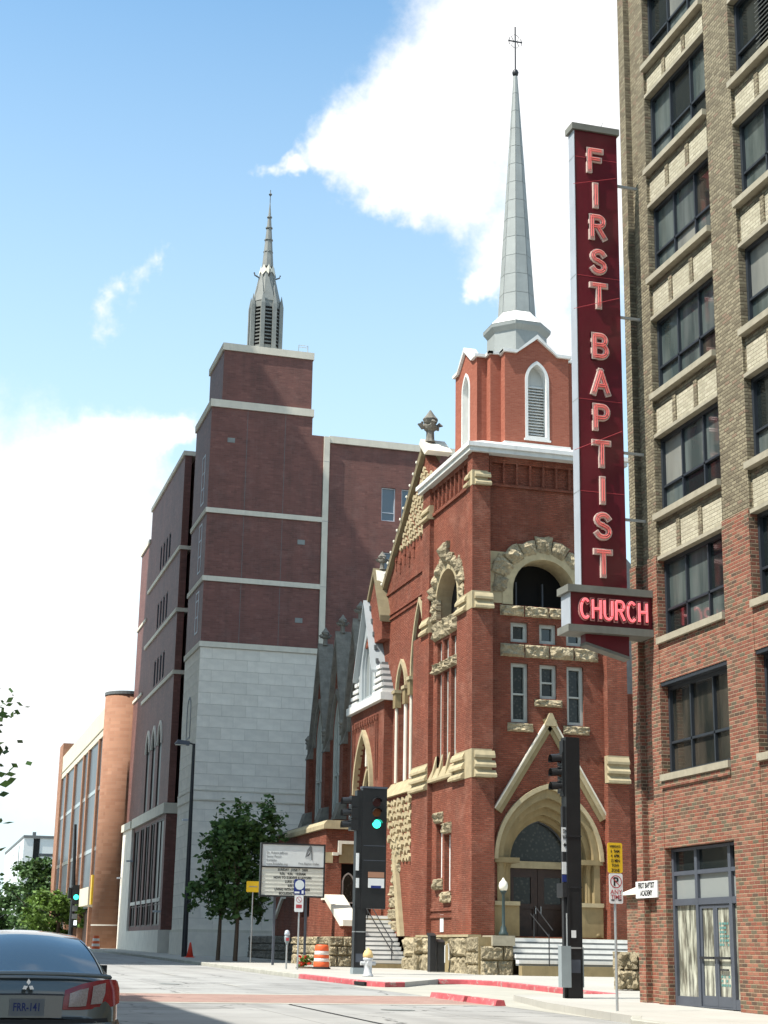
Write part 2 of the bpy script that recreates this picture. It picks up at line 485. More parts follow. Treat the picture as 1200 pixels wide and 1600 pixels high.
def leafmat(name, c, var=0.5, trans=0.25):
    mt, t, b = newmat(name)
    uv = N(t, 'ShaderNodeNewGeometry')
    rnd = uv.outputs['Random Per Island']
    col = mixc(t, rnd, tuple(x * (1 - var) for x in c), tuple(x * (1 + var) for x in c))
    t.links.new(col, b.inputs['Base Color'])
    b.inputs['Roughness'].default_value = 0.55
    setspec(b, 0.35)
    tr = N(t, 'ShaderNodeBsdfTranslucent')
    t.links.new(col, tr.inputs[0])
    mx = N(t, 'ShaderNodeMixShader'); mx.inputs[0].default_value = trans
    t.links.new(b.outputs[0], mx.inputs[1]); t.links.new(tr.outputs[0], mx.inputs[2])
    out = [n for n in t.nodes if n.type == 'OUTPUT_MATERIAL'][0]
    t.links.new(mx.outputs[0], out.inputs[0])
    return mt


leafmat('leaf_dark', (0.030, 0.070, 0.020))
leafmat('leaf_mid', (0.058, 0.115, 0.030))
leafmat('leaf_street', (0.075, 0.14, 0.042), 0.6, 0.40)
leafmat('leaf_bright', (0.12, 0.20, 0.035))
leafmat('petal_red', (0.55, 0.06, 0.03), 0.3)

# ------------------------------------------------------------------ building blocks
ORG = {}


def link(o, parent=None):
    COL.objects.link(o)
    if parent is not None:
        o.parent = parent
    return o


def tag(o, label, cat, group=None):
    o['label'] = label; o['category'] = cat
    if group:
        o['group'] = group
    return o


def thing(name, loc, label, cat, group=None, rz=0.0):
    o = bpy.data.objects.new(name, None)
    o.empty_display_size = 0.3
    link(o)
    o.location = loc
    o.rotation_euler = (0, 0, rz)
    ORG[o] = Vector(loc)
    return tag(o, label, cat, group)


class MB:
    def __init__(s):
        s.v = []; s.f = []

    def add(s, vs, fs):
        b = len(s.v)
        s.v += [tuple(p) for p in vs]
        s.f += [tuple(i + b for i in q) for q in fs]
        return s

    def box(s, x0, x1, y0, y1, z0, z1):
        v = [(x0, y0, z0), (x1, y0, z0), (x1, y1, z0), (x0, y1, z0), (x0, y0, z1), (x1, y0, z1), (x1, y1, z1), (x0, y1, z1)]
        return s.add(v, [(0, 3, 2, 1), (4, 5, 6, 7), (0, 1, 5, 4), (1, 2, 6, 5), (2, 3, 7, 6), (3, 0, 4, 7)])

    def prism(s, pts, axis, a, b):
        n = len(pts)
        if axis == 'X':
            mk = lambda p, c: (c, p[0], p[1])
        elif axis == 'Y':
            mk = lambda p, c: (p[0], c, p[1])
        else:
            mk = lambda p, c: (p[0], p[1], c)
        v = [mk(p, a) for p in pts] + [mk(p, b) for p in pts]
        f = [tuple(range(n)), tuple(range(2 * n - 1, n - 1, -1))]
        for i in range(n):
            j = (i + 1) % n
            f.append((i, j, n + j, n + i))
        return s.add(v, f)

    def tube(s, path, r, n=8, closed=False):
        P = [Vector(p) for p in path]
        rs = r if isinstance(r, (list, tuple)) else [r] * len(P)
        rings = []
        for i, p in enumerate(P):
            if closed:
                d = (P[(i + 1) % len(P)] - P[i - 1])
            else:
                d = P[min(i + 1, len(P) - 1)] - P[max(i - 1, 0)]
            if d.length < 1e-9:
                d = Vector((0, 0, 1))
            d.normalize()
            a = Vector((0, 0, 1)) if abs(d.z) < 0.9 else Vector((1, 0, 0))
            e1 = d.cross(a).normalized(); e2 = d.cross(e1)
            rings.append([p + rs[i] * (math.cos(2 * math.pi * k / n) * e1 + math.sin(2 * math.pi * k / n) * e2) for k in range(n)])
        v = [q for rr in rings for q in rr]
        f = []
        m = len(P)
        for i in range(m if closed else m - 1):
            i2 = (i + 1) % m
            for k in range(n):
                k2 = (k + 1) % n
                f.append((i * n + k, i * n + k2, i2 * n + k2, i2 * n + k))
        if not closed:
            f.append(tuple(range(n - 1, -1, -1)))
            f.append(tuple(range((m - 1) * n, m * n)))
        return s.add(v, f)

    def lathe(s, cx, cy, prof, n=16, rot=0.0, sx=1.0, sy=1.0):
        v = []
        for r, z in prof:
            for k in range(n):
                a = 2 * math.pi * k / n + rot
                v.append((cx + sx * r * math.cos(a), cy + sy * r * math.sin(a), z))
        f = []
        for i in range(len(prof) - 1):
            for k in range(n):
                k2 = (k + 1) % n
                f.append((i * n + k, i * n + k2, (i + 1) * n + k2, (i + 1) * n + k))
        f.append(tuple(range(n - 1, -1, -1)))
        f.append(tuple(range((len(prof) - 1) * n, len(prof) * n)))
        return s.add(v, f)

    def panel(s, plane, d, outer, holes=(), depth=0.3, rim=True):
        """flat wall in plane x=d ('X') or y=d ('Y'); holes cut with reveals going `depth` inward (+)"""
        mk = (lambda p, c: (c, p[0], p[1])) if plane == 'X' else (lambda p, c: (p[0], c, p[1]))
        pts = []; ed = []
        loops = [outer] + list(holes)
        for lp in loops:
            b = len(pts)
            pts += [Vector((p[0], p[1])) for p in lp]
            ed += [(b + i, b + (i + 1) % len(lp)) for i in range(len(lp))]
        r = delaunay_2d_cdt(pts, ed, [], 0, 1e-5)
        V, T = r[0], r[2]
        keep = []
        for tri in T:
            cx = sum(V[i][0] for i in tri) / len(tri); cy = sum(V[i][1] for i in tri) / len(tri)
            if inside(outer, cx, cy) and not any(inside(h, cx, cy) for h in holes):
                keep.append(tri)
        s.add([mk(p, d) for p in V], keep)
        for k, lp in enumerate(loops):
            if k == 0 and not rim:
                continue
            n = len(lp)
            s.add([mk(p, d) for p in lp] + [mk(p, d + depth) for p in lp],
                  [(i, (i + 1) % n, n + (i + 1) % n, n + i) for i in range(n)])
        return s

    def build(s, name, mat, parent=None, smooth=False, org=None):
        o0 = ORG[parent] if parent is not None else (Vector(org) if org else Vector((0, 0, 0)))
        me = bpy.data.meshes.new(name)
        me.from_pydata([(p[0] - o0.x, p[1] - o0.y, p[2] - o0.z) for p in s.v], [], s.f)
        me.materials.append(MATS[mat])
        uvmap(me, o0)
        if smooth:
            me.polygons.foreach_set('use_smooth', [True] * len(me.polygons))
        me.update()
        o = bpy.data.objects.new(name, me)
        link(o, parent)
        if parent is None:
            o.location = o0
        ORG[o] = o0
        return o


def uvmap(me, o0):
    uvl = me.uv_layers.new(name='UVMap')
    buf = [0.0] * (2 * len(me.loops))
    vs = me.vertices
    for p in me.polygons:
        nx, ny, nz = (abs(c) for c in p.normal)
        for li in p.loop_indices:
            c = vs[me.loops[li].vertex_index].co
            x, y, z = c.x + o0.x, c.y + o0.y, c.z + o0.z
            if nz > 0.8:
                u, v = x, y
            elif nx >= ny:
                u, v = y, z
            else:
                u, v = x, z
            buf[2 * li] = u; buf[2 * li + 1] = v
    uvl.data.foreach_set('uv', buf)


def inside(poly, x, y):
    c = False
    n = len(poly)
    j = n - 1
    for i in range(n):
        xi, yi = poly[i]; xj, yj = poly[j]
        if (yi > y) != (yj > y) and x < (xj - xi) * (y - yi) / (yj - yi) + xi:
            c = not c
        j = i
    return c


def rect(u0, u1, v0, v1):
    return [(u0, v0), (u1, v0), (u1, v1), (u0, v1)]


def arch_curve(uc, wd, vs, rise, n=10):
    """points from right springing over the apex to the left springing"""
    h = wd / 2
    k = (rise * rise - h * h) / wd
    R = h + k
    a1 = math.atan2(rise, k)
    right = [(uc - k + R * math.cos(a1 * i / n), vs + R * math.sin(a1 * i / n)) for i in range(n + 1)]
    left = [(2 * uc - p[0], p[1]) for p in reversed(right[:-1])]
    return right + left


def arch(uc, wd, v0, vs, rise, n=10):
    h = wd / 2
    return [(uc - h, v0), (uc + h, v0)] + arch_curve(uc, wd, vs, rise, n)


def inset(poly, w):
    n = len(poly)
    area = sum(poly[i][0] * poly[(i + 1) % n][1] - poly[(i + 1) % n][0] * poly[i][1] for i in range(n))
    sg = 1 if area > 0 else -1
    out = []
    for i in range(n):
        p0 = Vector(poly[i - 1]); p1 = Vector(poly[i]); p2 = Vector(poly[(i + 1) % n])
        d1 = (p1 - p0); d2 = (p2 - p1)
        if d1.length < 1e-7 or d2.length < 1e-7:
            out.append(tuple(p1)); continue
        d1.normalize(); d2.normalize()
        n1 = Vector((-d1.y, d1.x)) * sg; n2 = Vector((-d2.y, d2.x)) * sg
        bsc = n1 + n2
        if bsc.length < 1e-6:
            out.append(tuple(p1 + n1 * w)); continue
        bsc.normalize()
        out.append(tuple(p1 + bsc * (w / max(0.3, bsc.dot(n1)))))
    return out


def window(parent, plane, d, shape, fw=0.08, fd=0.10, frame='frame_grey', pane='glass_dark', bars_v=(), bars_h=(), bw=0.05, name='window', label=None):
    """frame (part) with its panes (sub-parts); shape is a polygon in wall coordinates"""
    inn = inset(shape, fw)
    b = MB().panel(plane, d, shape, [inn], fd)
    us = [p[0] for p in inn]; vs = [p[1] for p in inn]
    u0, u1, v0, v1 = min(us), max(us), min(vs), max(vs)

    def bx(ua, ub, va, vb):
        if plane == 'X':
            b.box(d + 0.012, d + fd, ua, ub, va, vb)
        else:
            b.box(ua, ub, d + 0.012, d + fd, va, vb)

    def top_at(u):
        hi = v0
        n = len(inn)
        for i in range(n):
            (a, va), (c, vc) = inn[i], inn[(i + 1) % n]
            if abs(a - c) > 1e-9 and min(a, c) - 1e-9 <= u <= max(a, c) + 1e-9:
                hi = max(hi, va + (vc - va) * (u - a) / (c - a))
        return hi
    rectp = len(inn) == 4
    for u in bars_v:
        bx(u - bw / 2, u + bw / 2, v0, top_at(u))
    for v in bars_h:
        bx(u0, u1, v - bw / 2 + 0.001, v + bw / 2 - 0.001)
    o = b.build(name, frame, parent)
    if label:
        o['label'] = label
    dp = d + fd * 0.6
    pick = (lambda: random.choice(pane)) if isinstance(pane, (list, tuple)) else (lambda: pane)
    if rectp:
        ue = [u0] + sorted(bars_v) + [u1]; ve = [v0] + sorted(bars_h) + [v1]
        for i in range(len(ue) - 1):
            for j in range(len(ve) - 1):
                a, c, e, g = ue[i], ue[i + 1], ve[j], ve[j + 1]
                dj = dp + random.uniform(-0.004, 0.004)
                if plane == 'X':
                    MB().box(dj, dj + 0.012, a, c, e, g).build('pane', pick(), o)
                else:
                    MB().box(a, c, dj, dj + 0.012, e, g).build('pane', pick(), o)
    else:
        MB().prism(inn, plane, dp, dp + 0.012).build('pane', pick(), o)
    return o


# rough-faced stones: a few shared shapes, scaled to size
ROCKS = []


def make_rocks(k=7):
    for q in range(k):
        nx, nz = 9, 7
        v = []; f = []
        bl = [[random.uniform(.35, 1.0) for _ in range(4)] for _ in range(4)]
        def lump(a, c):
            a *= 2.999; c *= 2.999; i0, j0 = int(a), int(c); fa, fc = a - i0, c - j0
            return (bl[j0][i0] * (1 - fa) + bl[j0][i0 + 1] * fa) * (1 - fc) + (bl[j0 + 1][i0] * (1 - fa) + bl[j0 + 1][i0 + 1] * fa) * fc
        for j in range(nz):
            for i in range(nx):
                edge = i in (0, nx - 1) or j in (0, nz - 1)
                y = -lump(i / (nx - 1), j / (nz - 1)) * random.uniform(.6, 1.25)
                ju = 0 if i in (0, nx - 1) else random.uniform(-.04, .04)
                jv = 0 if j in (0, nz - 1) else random.uniform(-.05, .05)
                x = -0.5 + i / (nx - 1) + ju; z = -0.5 + j / (nz - 1) + jv
                if edge:
                    y = -random.uniform(0.0, 0.25)
                    x *= random.uniform(0.95, 0.995); z *= random.uniform(0.92, 0.985)
                v.append((x, y, z))
        for j in range(nz - 1):
            for i in range(nx - 1):
                a = j * nx + i
                f.append((a, a + 1, a + nx + 1, a + nx))
        rim = [i for i in range(nx)] + [j * nx + nx - 1 for j in range(1, nz)] + [(nz - 1) * nx + i for i in range(nx - 2, -1, -1)] + [j * nx for j in range(nz - 2, 0, -1)]
        b = len(v)
        for i in rim:
            v.append((v[i][0], 1.0, v[i][2]))
        n = len(rim)
        for i in range(n):
            f.append((rim[i], rim[(i + 1) % n], b + (i + 1) % n, b + i))
        me = bpy.data.meshes.new('stone_%d' % q)
        me.from_pydata(v, [], f)
        me.materials.append(MATS['rock_stone'])
        me.uv_layers.new(name='UVMap')
        for p in me.polygons:
            for li in p.loop_indices:
                c = me.vertices[me.loops[li].vertex_index].co
                me.uv_layers[0].data[li].uv = (c.x * 0.8 + q, c.z * 0.4 + q * 3)
        me.update()
        ROCKS.append(me)


make_rocks()
_rockmat = {}


def rock(parent, plane, d, u0, u1, v0, v1, proj=0.12, name='stone', mat=None):
    me = random.choice(ROCKS)
    if mat:
        key = (me.name, mat)
        if key not in _rockmat:
            m2 = me.copy(); m2.materials[0] = MATS[mat]; _rockmat[key] = m2
        me = _rockmat[key]
    o = bpy.data.objects.new(name, me)
    link(o, parent)
    uc, vc = (u0 + u1) / 2, (v0 + v1) / 2
    p = Vector((d, uc, vc)) if plane == 'X' else Vector((uc, d, vc))
    o.location = p - ORG[parent]
    fl = 1 if random.random() < 0.5 else -1
    o.scale = ((u1 - u0) * fl, proj, (v1 - v0) * (1 if random.random() < 0.5 else -1))
    if plane == 'X':
        o.rotation_euler = (0, 0, -math.pi / 2)
    return o


def rock_wall(parent, plane, d, u0, u1, v0, v1, ch=0.42, ln=0.8, proj=0.10, name='stone', mat=None):
    n = max(1, round((v1 - v0) / ch))
    z = v0
    hs = [random.uniform(0.8, 1.2) for _ in range(n)]
    sm = sum(hs)
    for k in range(n):
        h = (v1 - v0) * hs[k] / sm
        u = u0
        while u < u1 - 0.02:
            l = ln * random.uniform(0.6, 1.5)
            if u + l > u1 - ln * 0.35:
                l = u1 - u
            rock(parent, plane, d, u + 0.012, u + l - 0.012, z + 0.012, z + h - 0.012, proj * random.uniform(0.7, 1.3), name, mat)
            u += l
        z += h


def share(name, me, parent, loc, rot=(0, 0, 0), scale=(1, 1, 1)):
    o = bpy.data.objects.new(name, me)
    link(o, parent)
    o.location = Vector(loc) - ORG[parent]
    o.rotation_euler = rot
    o.scale = scale
    return o


def text(name, s, size, loc, rot, mat, parent, ext=0.004, align='CENTER', sx=1.0, bold=0.0):
    cu = bpy.data.curves.new(name, 'FONT')
    cu.body = s; cu.size = size; cu.extrude = ext; cu.align_x = align; cu.align_y = 'CENTER'
    cu.offset = bold
    cu.resolution_u = 2
    tmp = bpy.data.objects.new(name + '_tmp', cu)
    me = bpy.data.meshes.new_from_object(tmp)
    bpy.data.objects.remove(tmp); bpy.data.curves.remove(cu)
    me.name = name
    me.materials.clear(); me.materials.append(MATS[mat])
    if not me.uv_layers:
        me.uv_layers.new(name='UVMap')
    o = bpy.data.objects.new(name, me)
    link(o, parent)
    o.location = Vector(loc) - ORG[parent]
    o.rotation_euler = rot
    o.scale = (sx, 1, 1)
    return o


FACE_Y = (math.pi / 2, 0, 0)                 # lettering facing the camera side (-y)
FACE_X = (math.pi / 2, 0, -math.pi / 2)      # lettering facing the street (-x)
# ------------------------------------------------------------------ the setting
def sheet(name, poly, off, mat, kind='structure'):
    """flat sheet following the slope of the street"""
    n = len(poly)
    b = MB()
    ys = [p[1] for p in poly]
    if max(ys) > 231 or min(ys) < -59:                       # long rectangles: break where the slope ends
        x0, x1 = min(p[0] for p in poly), max(p[0] for p in poly)
        cuts = [min(ys)] + [c for c in (-60, 0, 60, 120, 180, 230) if min(ys) < c < max(ys)] + [max(ys)]
        for a, c in zip(cuts[:-1], cuts[1:]):
            b.add([(x0, a, gz(a, off)), (x1, a, gz(a, off)), (x1, c, gz(c, off)), (x0, c, gz(c, off))], [(0, 1, 2, 3)])
    else:
        b.add([(p[0], p[1], gz(p[1], off)) for p in poly], [tuple(range(n))])
    o = b.build(name, mat)
    o['kind'] = kind
    return o


sheet('ground', [(-2500, -600), (2500, -600), (2500, 4000), (-2500, 4000)], -0.10, 'earth')
sheet('road', [(-2.6, -60), (13.9, -60), (13.9, 600), (-2.6, 600)], -0.05, 'road_concrete')

WALK = [(12.3, -40), (12.3, 26.9), (12.6, 27.6), (12.9, 28.2), (13.1, 30.5), (13.5, 34.0), (14.4, 38.4), (17.7, 39.8),
        (18.35, 50.6), (17.9, 52.0), (17.0, 52.4), (15.6, 50.0), (14.6, 48.3), (13.9, 48.0), (13.6, 48.8), (13.45, 52.0), (13.35, 57.0), (13.4, 70.0), (13.6, 85.0),
        (13.8, 100.0), (13.8, 225.0), (70, 225), (70, -40)]
b = MB()
n = len(WALK)
b.add([(p[0], p[1], gz(p[1], 0.10)) for p in WALK] + [(p[0], p[1], gz(p[1], -0.12)) for p in WALK],
      [tuple(range(n))] + [(i, (i + 1) % n, n + (i + 1) % n, n + i) for i in range(n)])
o = b.build('pavement', 'walk_concrete'); o['kind'] = 'structure'
sheet('pavement', [(-14, -60), (-2.6, -60), (-2.6, 600), (-14, 600)], 0.10, 'walk_concrete')
sheet('driveway', [(13.0, 28.0), (19.0, 36.5), (19.0, 53.0), (13.0, 48.6)], -0.046, 'apron_concrete')
# crosswalk of brick pavers with pale borders
sheet('crosswalk', [(-2.5, 36.4), (13.0, 36.0), (13.0, 40.9), (-2.5, 41.4)], -0.045, 'paver')
sheet('crosswalk_border', [(-2.5, 41.4), (13.0, 40.9), (13.0, 41.35), (-2.5, 41.85)], -0.044, 'kerb_concrete')
sheet('crosswalk_border', [(-2.5, 35.9), (13.0, 35.5), (13.0, 36.0), (-2.5, 36.4)], -0.044, 'kerb_concrete')
for xl in (1.9, 5.6, 9.3):
    for y0 in (47.0, 59.0, 71.0, 83.0, 95.0):
        sheet('lane_line', [(xl - .06, y0), (xl + .06, y0), (xl + .06, y0 + 3.0), (xl - .06, y0 + 3.0)], -0.042, 'walk_concrete')


def kerb(name, path, mat, h=0.152, wd=0.17, label=None, top=0.106):
    b = MB()
    P = [Vector((p[0], p[1])) for p in path]
    prof = [(-0.02, top - h), (-0.02, top - 0.02), (0.005, top), (wd, top), (wd, top - h)]
    rings = []
    for i, p in enumerate(P):
        d = (P[min(i + 1, len(P) - 1)] - P[max(i - 1, 0)]).normalized()
        nrm = Vector((d.y, -d.x))               # to the right of travel = pavement side
        rings.append([(p.x + nrm.x * a, p.y + nrm.y * a, gz(p.y, c)) for a, c in prof])
    k = len(prof)
    v = [q for r in rings for q in r]
    f = []
    for i in range(len(P) - 1):
        for j in range(k):
            j2 = (j + 1) % k
            f.append((i * k + j, i * k + j2, (i + 1) * k + j2, (i + 1) * k + j))
    f.append(tuple(range(k))); f.append(tuple(range((len(P) - 1) * k, len(P) * k)))
    b.add(v, f)
    o = b.build(name, mat)
    o['kind'] = 'structure'
    if label:
        o['label'] = label
    return o


kerb('kerb', [p for p in WALK[16:21]], 'kerb_concrete')
kerb('kerb', [p for p in WALK[0:4]], 'kerb_concrete')
kerb('red_kerb', [p for p in WALK[12:17]], 'kerb_red_worn')
kerb('red_kerb', [(17.0, 52.4), (17.9, 52.0), (18.35, 50.6), (17.7, 39.8)][::-1], 'kerb_red_worn')
kerb('kerb', [(-2.6, -60), (-2.6, 120), (-2.6, 225)][::-1], 'kerb_concrete')
for q, (xa_, ya_, xb_, yb_) in enumerate(((3.0, 44.6, 11.2, 44.9), (5.2, 50.9, 12.8, 50.4), (-1.0, 33.0, 6.5, 33.4), (7.9, 20.0, 8.1, 35.5), (4.4, 52.0, 4.5, 74.0))):
    dx_, dy_ = xb_ - xa_, yb_ - ya_
    L_ = math.hypot(dx_, dy_); nx_, ny_ = -dy_ / L_ * .03, dx_ / L_ * .03
    sheet('tar_seam', [(xa_ - nx_, ya_ - ny_), (xb_ - nx_, yb_ - ny_), (xb_ + nx_, yb_ + ny_), (xa_ + nx_, ya_ + ny_)], -0.0395, 'car_rubber')
for q, (xm_, ym_, lab_) in enumerate(((7.6, 49.0, 'round iron manhole cover in the road beyond the brick crosswalk'), (9.9, 33.2, 'round iron manhole cover in the road before the brick crosswalk'))):
    mh = MB()
    for rr_, hh in ((.36, .003), (.30, .006)):
        mh.add([(xm_ + rr_ * math.cos(2 * math.pi * i / 24), ym_ + rr_ * math.sin(2 * math.pi * i / 24), gz(ym_ + rr_ * math.sin(2 * math.pi * i / 24), -.044 + hh)) for i in range(24)], [tuple(range(24))])
    tag(mh.build('manhole_cover', 'lead_metal', org=(xm_, ym_, gz(ym_, -.05))), lab_, 'manhole cover', 'manhole covers')
# storm drain mouth in the red kerb
o = MB().box(13.50, 13.62, 48.9, 50.1, gz(49.5, -0.03), gz(49.5, 0.07)).build('storm_drain', 'void_black', org=(13.55, 49.5, gz(49.5, -0.03)))
tag(o, 'dark storm drain slot in the red painted kerb at the street corner', 'drain')
for k, (ya, yb, lab) in enumerate(((37.75, 40.35, 'red wheel stop bar at the driveway mouth, farther one'), (35.5, 37.5, 'red wheel stop bar at the driveway mouth, nearer one'))):
    y0, y1 = ya, yb
    xm = 13.0
    b = MB()
    zz = lambda yy, o_: gz(yy, -0.05 + o_)
    prof = [(-.13, 0), (-.09, .13), (.09, .13), (.13, 0)]
    v = [(xm + a, y0, zz(y0, c)) for a, c in prof] + [(xm + a, y0 + .04, zz(y0, c + .005)) for a, c in prof][:0] + [(xm + a, y1, zz(y1, c)) for a, c in prof]
    b.add(v, [(0, 1, 2, 3), (7, 6, 5, 4), (0, 4, 5, 1), (1, 5, 6, 2), (2, 6, 7, 3)])
    tag(b.build('wheel_stop', 'kerb_red_worn', org=(xm, (y0 + y1) / 2, gz(y0, -.05))), lab, 'wheel stop', 'red wheel stops')

# ------------------------------------------------------------------ brick office building on the right
BX = 16.0
rb = thing('office_building', (18, 28, gz(28, 0.1)), 'tall tan and red brick building with dark steel windows beside the neon sign', 'building')
ZB = 10.38
ZT = 31.6
gl = 0.05


def pier(y0, y1, channel=None):
    for z0, z1, mt in ((gl, ZB, 'mixed_red_brick'), (ZB, ZT, 'tan_brick')):
        b = MB()
        if mt == 'tan_brick':
            dx = 0.035
        else:
            dx = 0.0
        if channel:
            b.box(BX + dx, BX + 0.7, y0, channel[0], z0, z1)
            b.box(BX + dx, BX + 0.7, channel[1], y1, z0, z1)
            b.box(BX + dx + 0.16, BX + 0.7, channel[0], channel[1], z0, z1)
        else:
            b.box(BX + dx, BX + 0.7, y0, y1, z0, z1)
        b.build('pier', mt, rb)


pier(33.10, 34.57, (33.57, 34.22))
pier(28.70, 29.88)
pier(24.30, 25.48)
pier(20.00, 21.08)
MB().box(BX + 0.62, BX + 18, 20.05, 34.5, gl, ZT - 0.05).build('inner_wall', 'joint_grey', rb)
MB().box(BX - 0.12, BX + 18.1, 19.9, 34.70, ZT, ZT + 0.35).build('parapet', 'sill_stone', rb)
SILLS = [(5.30, 7.30), (8.42, 10.26), (11.36, 13.25), (14.34, 16.25), (17.34, 19.24), (20.27, 22.28), (23.17, 25.20), (26.1, 28.1), (29.0, 30.9)]
BAYS = [(29.88, 33.10), (25.48, 28.70), (21.08, 24.30)]
sillm = MB().box(0, 0.42, 0, 3.22, 0, 0.13).v
for bi, (ya, yb) in enumerate(BAYS):
    for k, (s0, s1) in enumerate(SILLS):
        # sill slab
        MB().box(BX - 0.07, BX + 0.35, ya + 0.004, yb - 0.004, s0 - 0.15, s0 - 0.004).build('sill', 'sill_stone', rb)
        # steel window
        pm = 'glass_room' if k in (0,) else (('glass_green',) * 5 + ('glass_dark', 'glass_dark', 'glass_room', 'glass_blind'))
        if bi == 1 and k in (1, 5):
            pm = 'glass_dark'
        w3 = (yb - ya) / 3
        wnd = window(rb, 'X', BX + 0.20, rect(ya + 0.004, yb - 0.004, s0, s1), 0.085, 0.14, 'frame_dark', pm,
                     (ya + w3, ya + 2 * w3), (s0 + 0.36 * (s1 - s0),), 0.055)
        if bi == 1 and k in (1, 5):
            lm = None
            for q in range(14):
                zz = s0 + 0.14 + q * 0.11
                MB().prism([(BX + 0.17, zz), (BX + 0.26, zz + 0.09), (BX + 0.27, zz + 0.085), (BX + 0.18, zz - .008)], 'Y', ya + 1.05, yb - 0.95).build('louver_blade', 'galvanised', wnd)
        # steel lintel
        MB().box(BX + 0.03, BX + 0.35, ya + 0.004, yb - 0.004, s1 + 0.003, s1 + 0.09).build('lintel', 'frame_dark' if k < 1 else 'sill_stone', rb)
        # spandrel above
        z0 = s1 + 0.09
        z1 = SILLS[k + 1][0] - 0.15 if k + 1 < len(SILLS) else ZT
        if k == 0:
            MB().box(BX + 0.012, BX + 0.6, ya, yb, z0, z1).build('spandrel', 'mixed_red_brick', rb)
        else:
            MB().box(BX + 0.10, BX + 0.6, ya, yb, z0, z1).build('spandrel', 'tan_brick', rb)
            pw = 0.17
            edges = [ya + 0.10, ya + w3 - pw / 2, ya + w3 + pw / 2, ya + 2 * w3 - pw / 2, ya + 2 * w3 + pw / 2, yb - 0.10]
            for e in range(0, 6, 2):
                MB().box(BX + 0.078, BX + 0.2, edges[e], edges[e + 1], z0 + 0.03, z1 - 0.24).build('brick_panel', 'cream_brick', rb)
            for e in (1, 3):
                MB().box(BX + 0.045, BX + 0.2, edges[e] + .003, edges[e + 1] - .003, z0 + 0.01, z1 - 0.20).build('brick_strip', 'tan_brick', rb)
    # wall under the first-floor window
    if bi > 0:
        MB().box(BX + 0.012, BX + 0.6, ya, yb, gl, SILLS[0][0] - 0.15).build('wall', 'mixed_red_brick', rb)
    else:
        MB().box(BX + 0.012, BX + 0.6, ya, yb, 3.68, SILLS[0][0] - 0.15).build('wall', 'mixed_red_brick', rb)
# brick course and soldier sill below the lowest window of the first bay
MB().box(BX - 0.03, BX + 0.2, 29.885, 33.095, 5.00, 5.146).build('sill_course', 'mixed_red_brick', rb)
# storefront with double doors
zg = gz(31.5, 0.11)
sf = MB()
XS = BX + 0.16
zt = 3.66


def sbox(y0, y1, z0, z1, a=0.0, d_=0.12):
    sf.box(XS + a, XS + a + d_, y0, y1, z0, z1)


for y0, y1 in ((29.885, 29.97), (30.37, 30.49), (31.88, 32.0), (33.0, 33.095)):
    sbox(y0, y1, zg, zt)
for z0, z1 in ((zg, zg + 0.20), (2.44, 2.58), (3.08, 3.17), (zt - 0.06, zt)):
    for y0, y1 in ((29.97, 30.37), (30.49, 31.88), (32.0, 33.0)):
        if z0 == zg and y0 == 30.49:
            sbox(y0, y1, zg, zg + 0.03, 0.004)
        else:
            sbox(y0, y1, z0 + 0.002, z1 - 0.002, 0.004)
stf = sf.build('storefront', 'frame_slate', rb)
for y0, y1 in ((29.97, 30.37), (30.49, 31.88), (32.0, 33.0)):
    MB().box(XS + .07, XS + .085, y0, y1, 3.17, zt - .06).build('pane', 'glass_dark', stf)
    MB().box(XS + .07, XS + .085, y0, y1, 2.58, 3.08).build('pane', 'glass_pale', stf)
    if y0 != 30.49:
        MB().box(XS + .07, XS + .085, y0, y1, zg + 0.2, 2.44).build('pane', 'glass_curtain', stf)
for y0, y1 in ((30.495, 31.18), (31.19, 31.875)):
    b = MB().panel('X', XS + 0.03, rect(y0, y1, zg + 0.035, 2.435), [rect(y0 + .09, y1 - .09, zg + 0.24, 2.36)], 0.06)
    dr = b.build('door', 'frame_slate', rb)
    MB().box(XS + .055, XS + .07, y0 + .09, y1 - .09, zg + 0.24, 2.36).build('pane', 'glass_curtain', dr)
    MB().box(XS - 0.03, XS + 0.0, y0 + .03, y1 - .03, zg + 0.98, zg + 1.03).build('push_bar', 'iron_black', dr)
# printed notices on the door glass
for k in range(9):
    for q in range(4):
        if random.random() < 0.85:
            yy = 30.66 + q * 0.105
            zz = 2.02 - k * 0.085 - (0.55 if k > 5 else 0)
            MB().box(XS + .048, XS + .053, yy, yy + random.uniform(.05, .09), zz, zz + 0.045).build('notice', 'ink_green', stf)
MB().box(XS - 0.01, XS + 0.03, 30.66, 31.02, 1.10, 1.135).build('mail_slot', 'iron_black', stf)
# name plate
np_ = MB().box(BX - 0.035, BX - 0.004, 33.46, 34.58, 2.63, 3.0).build('name_plate', 'sign_white', rb)
text('lettering', 'FIRST BAPTIST', 0.17, (BX - 0.038, 34.02, 2.90), FACE_X, 'ink_black', np_, 0.002, sx=0.80, bold=0.004)
text('lettering', 'ACADEMY', 0.17, (BX - 0.038, 34.02, 2.73), FACE_X, 'ink_black', np_, 0.002, sx=0.80, bold=0.004)
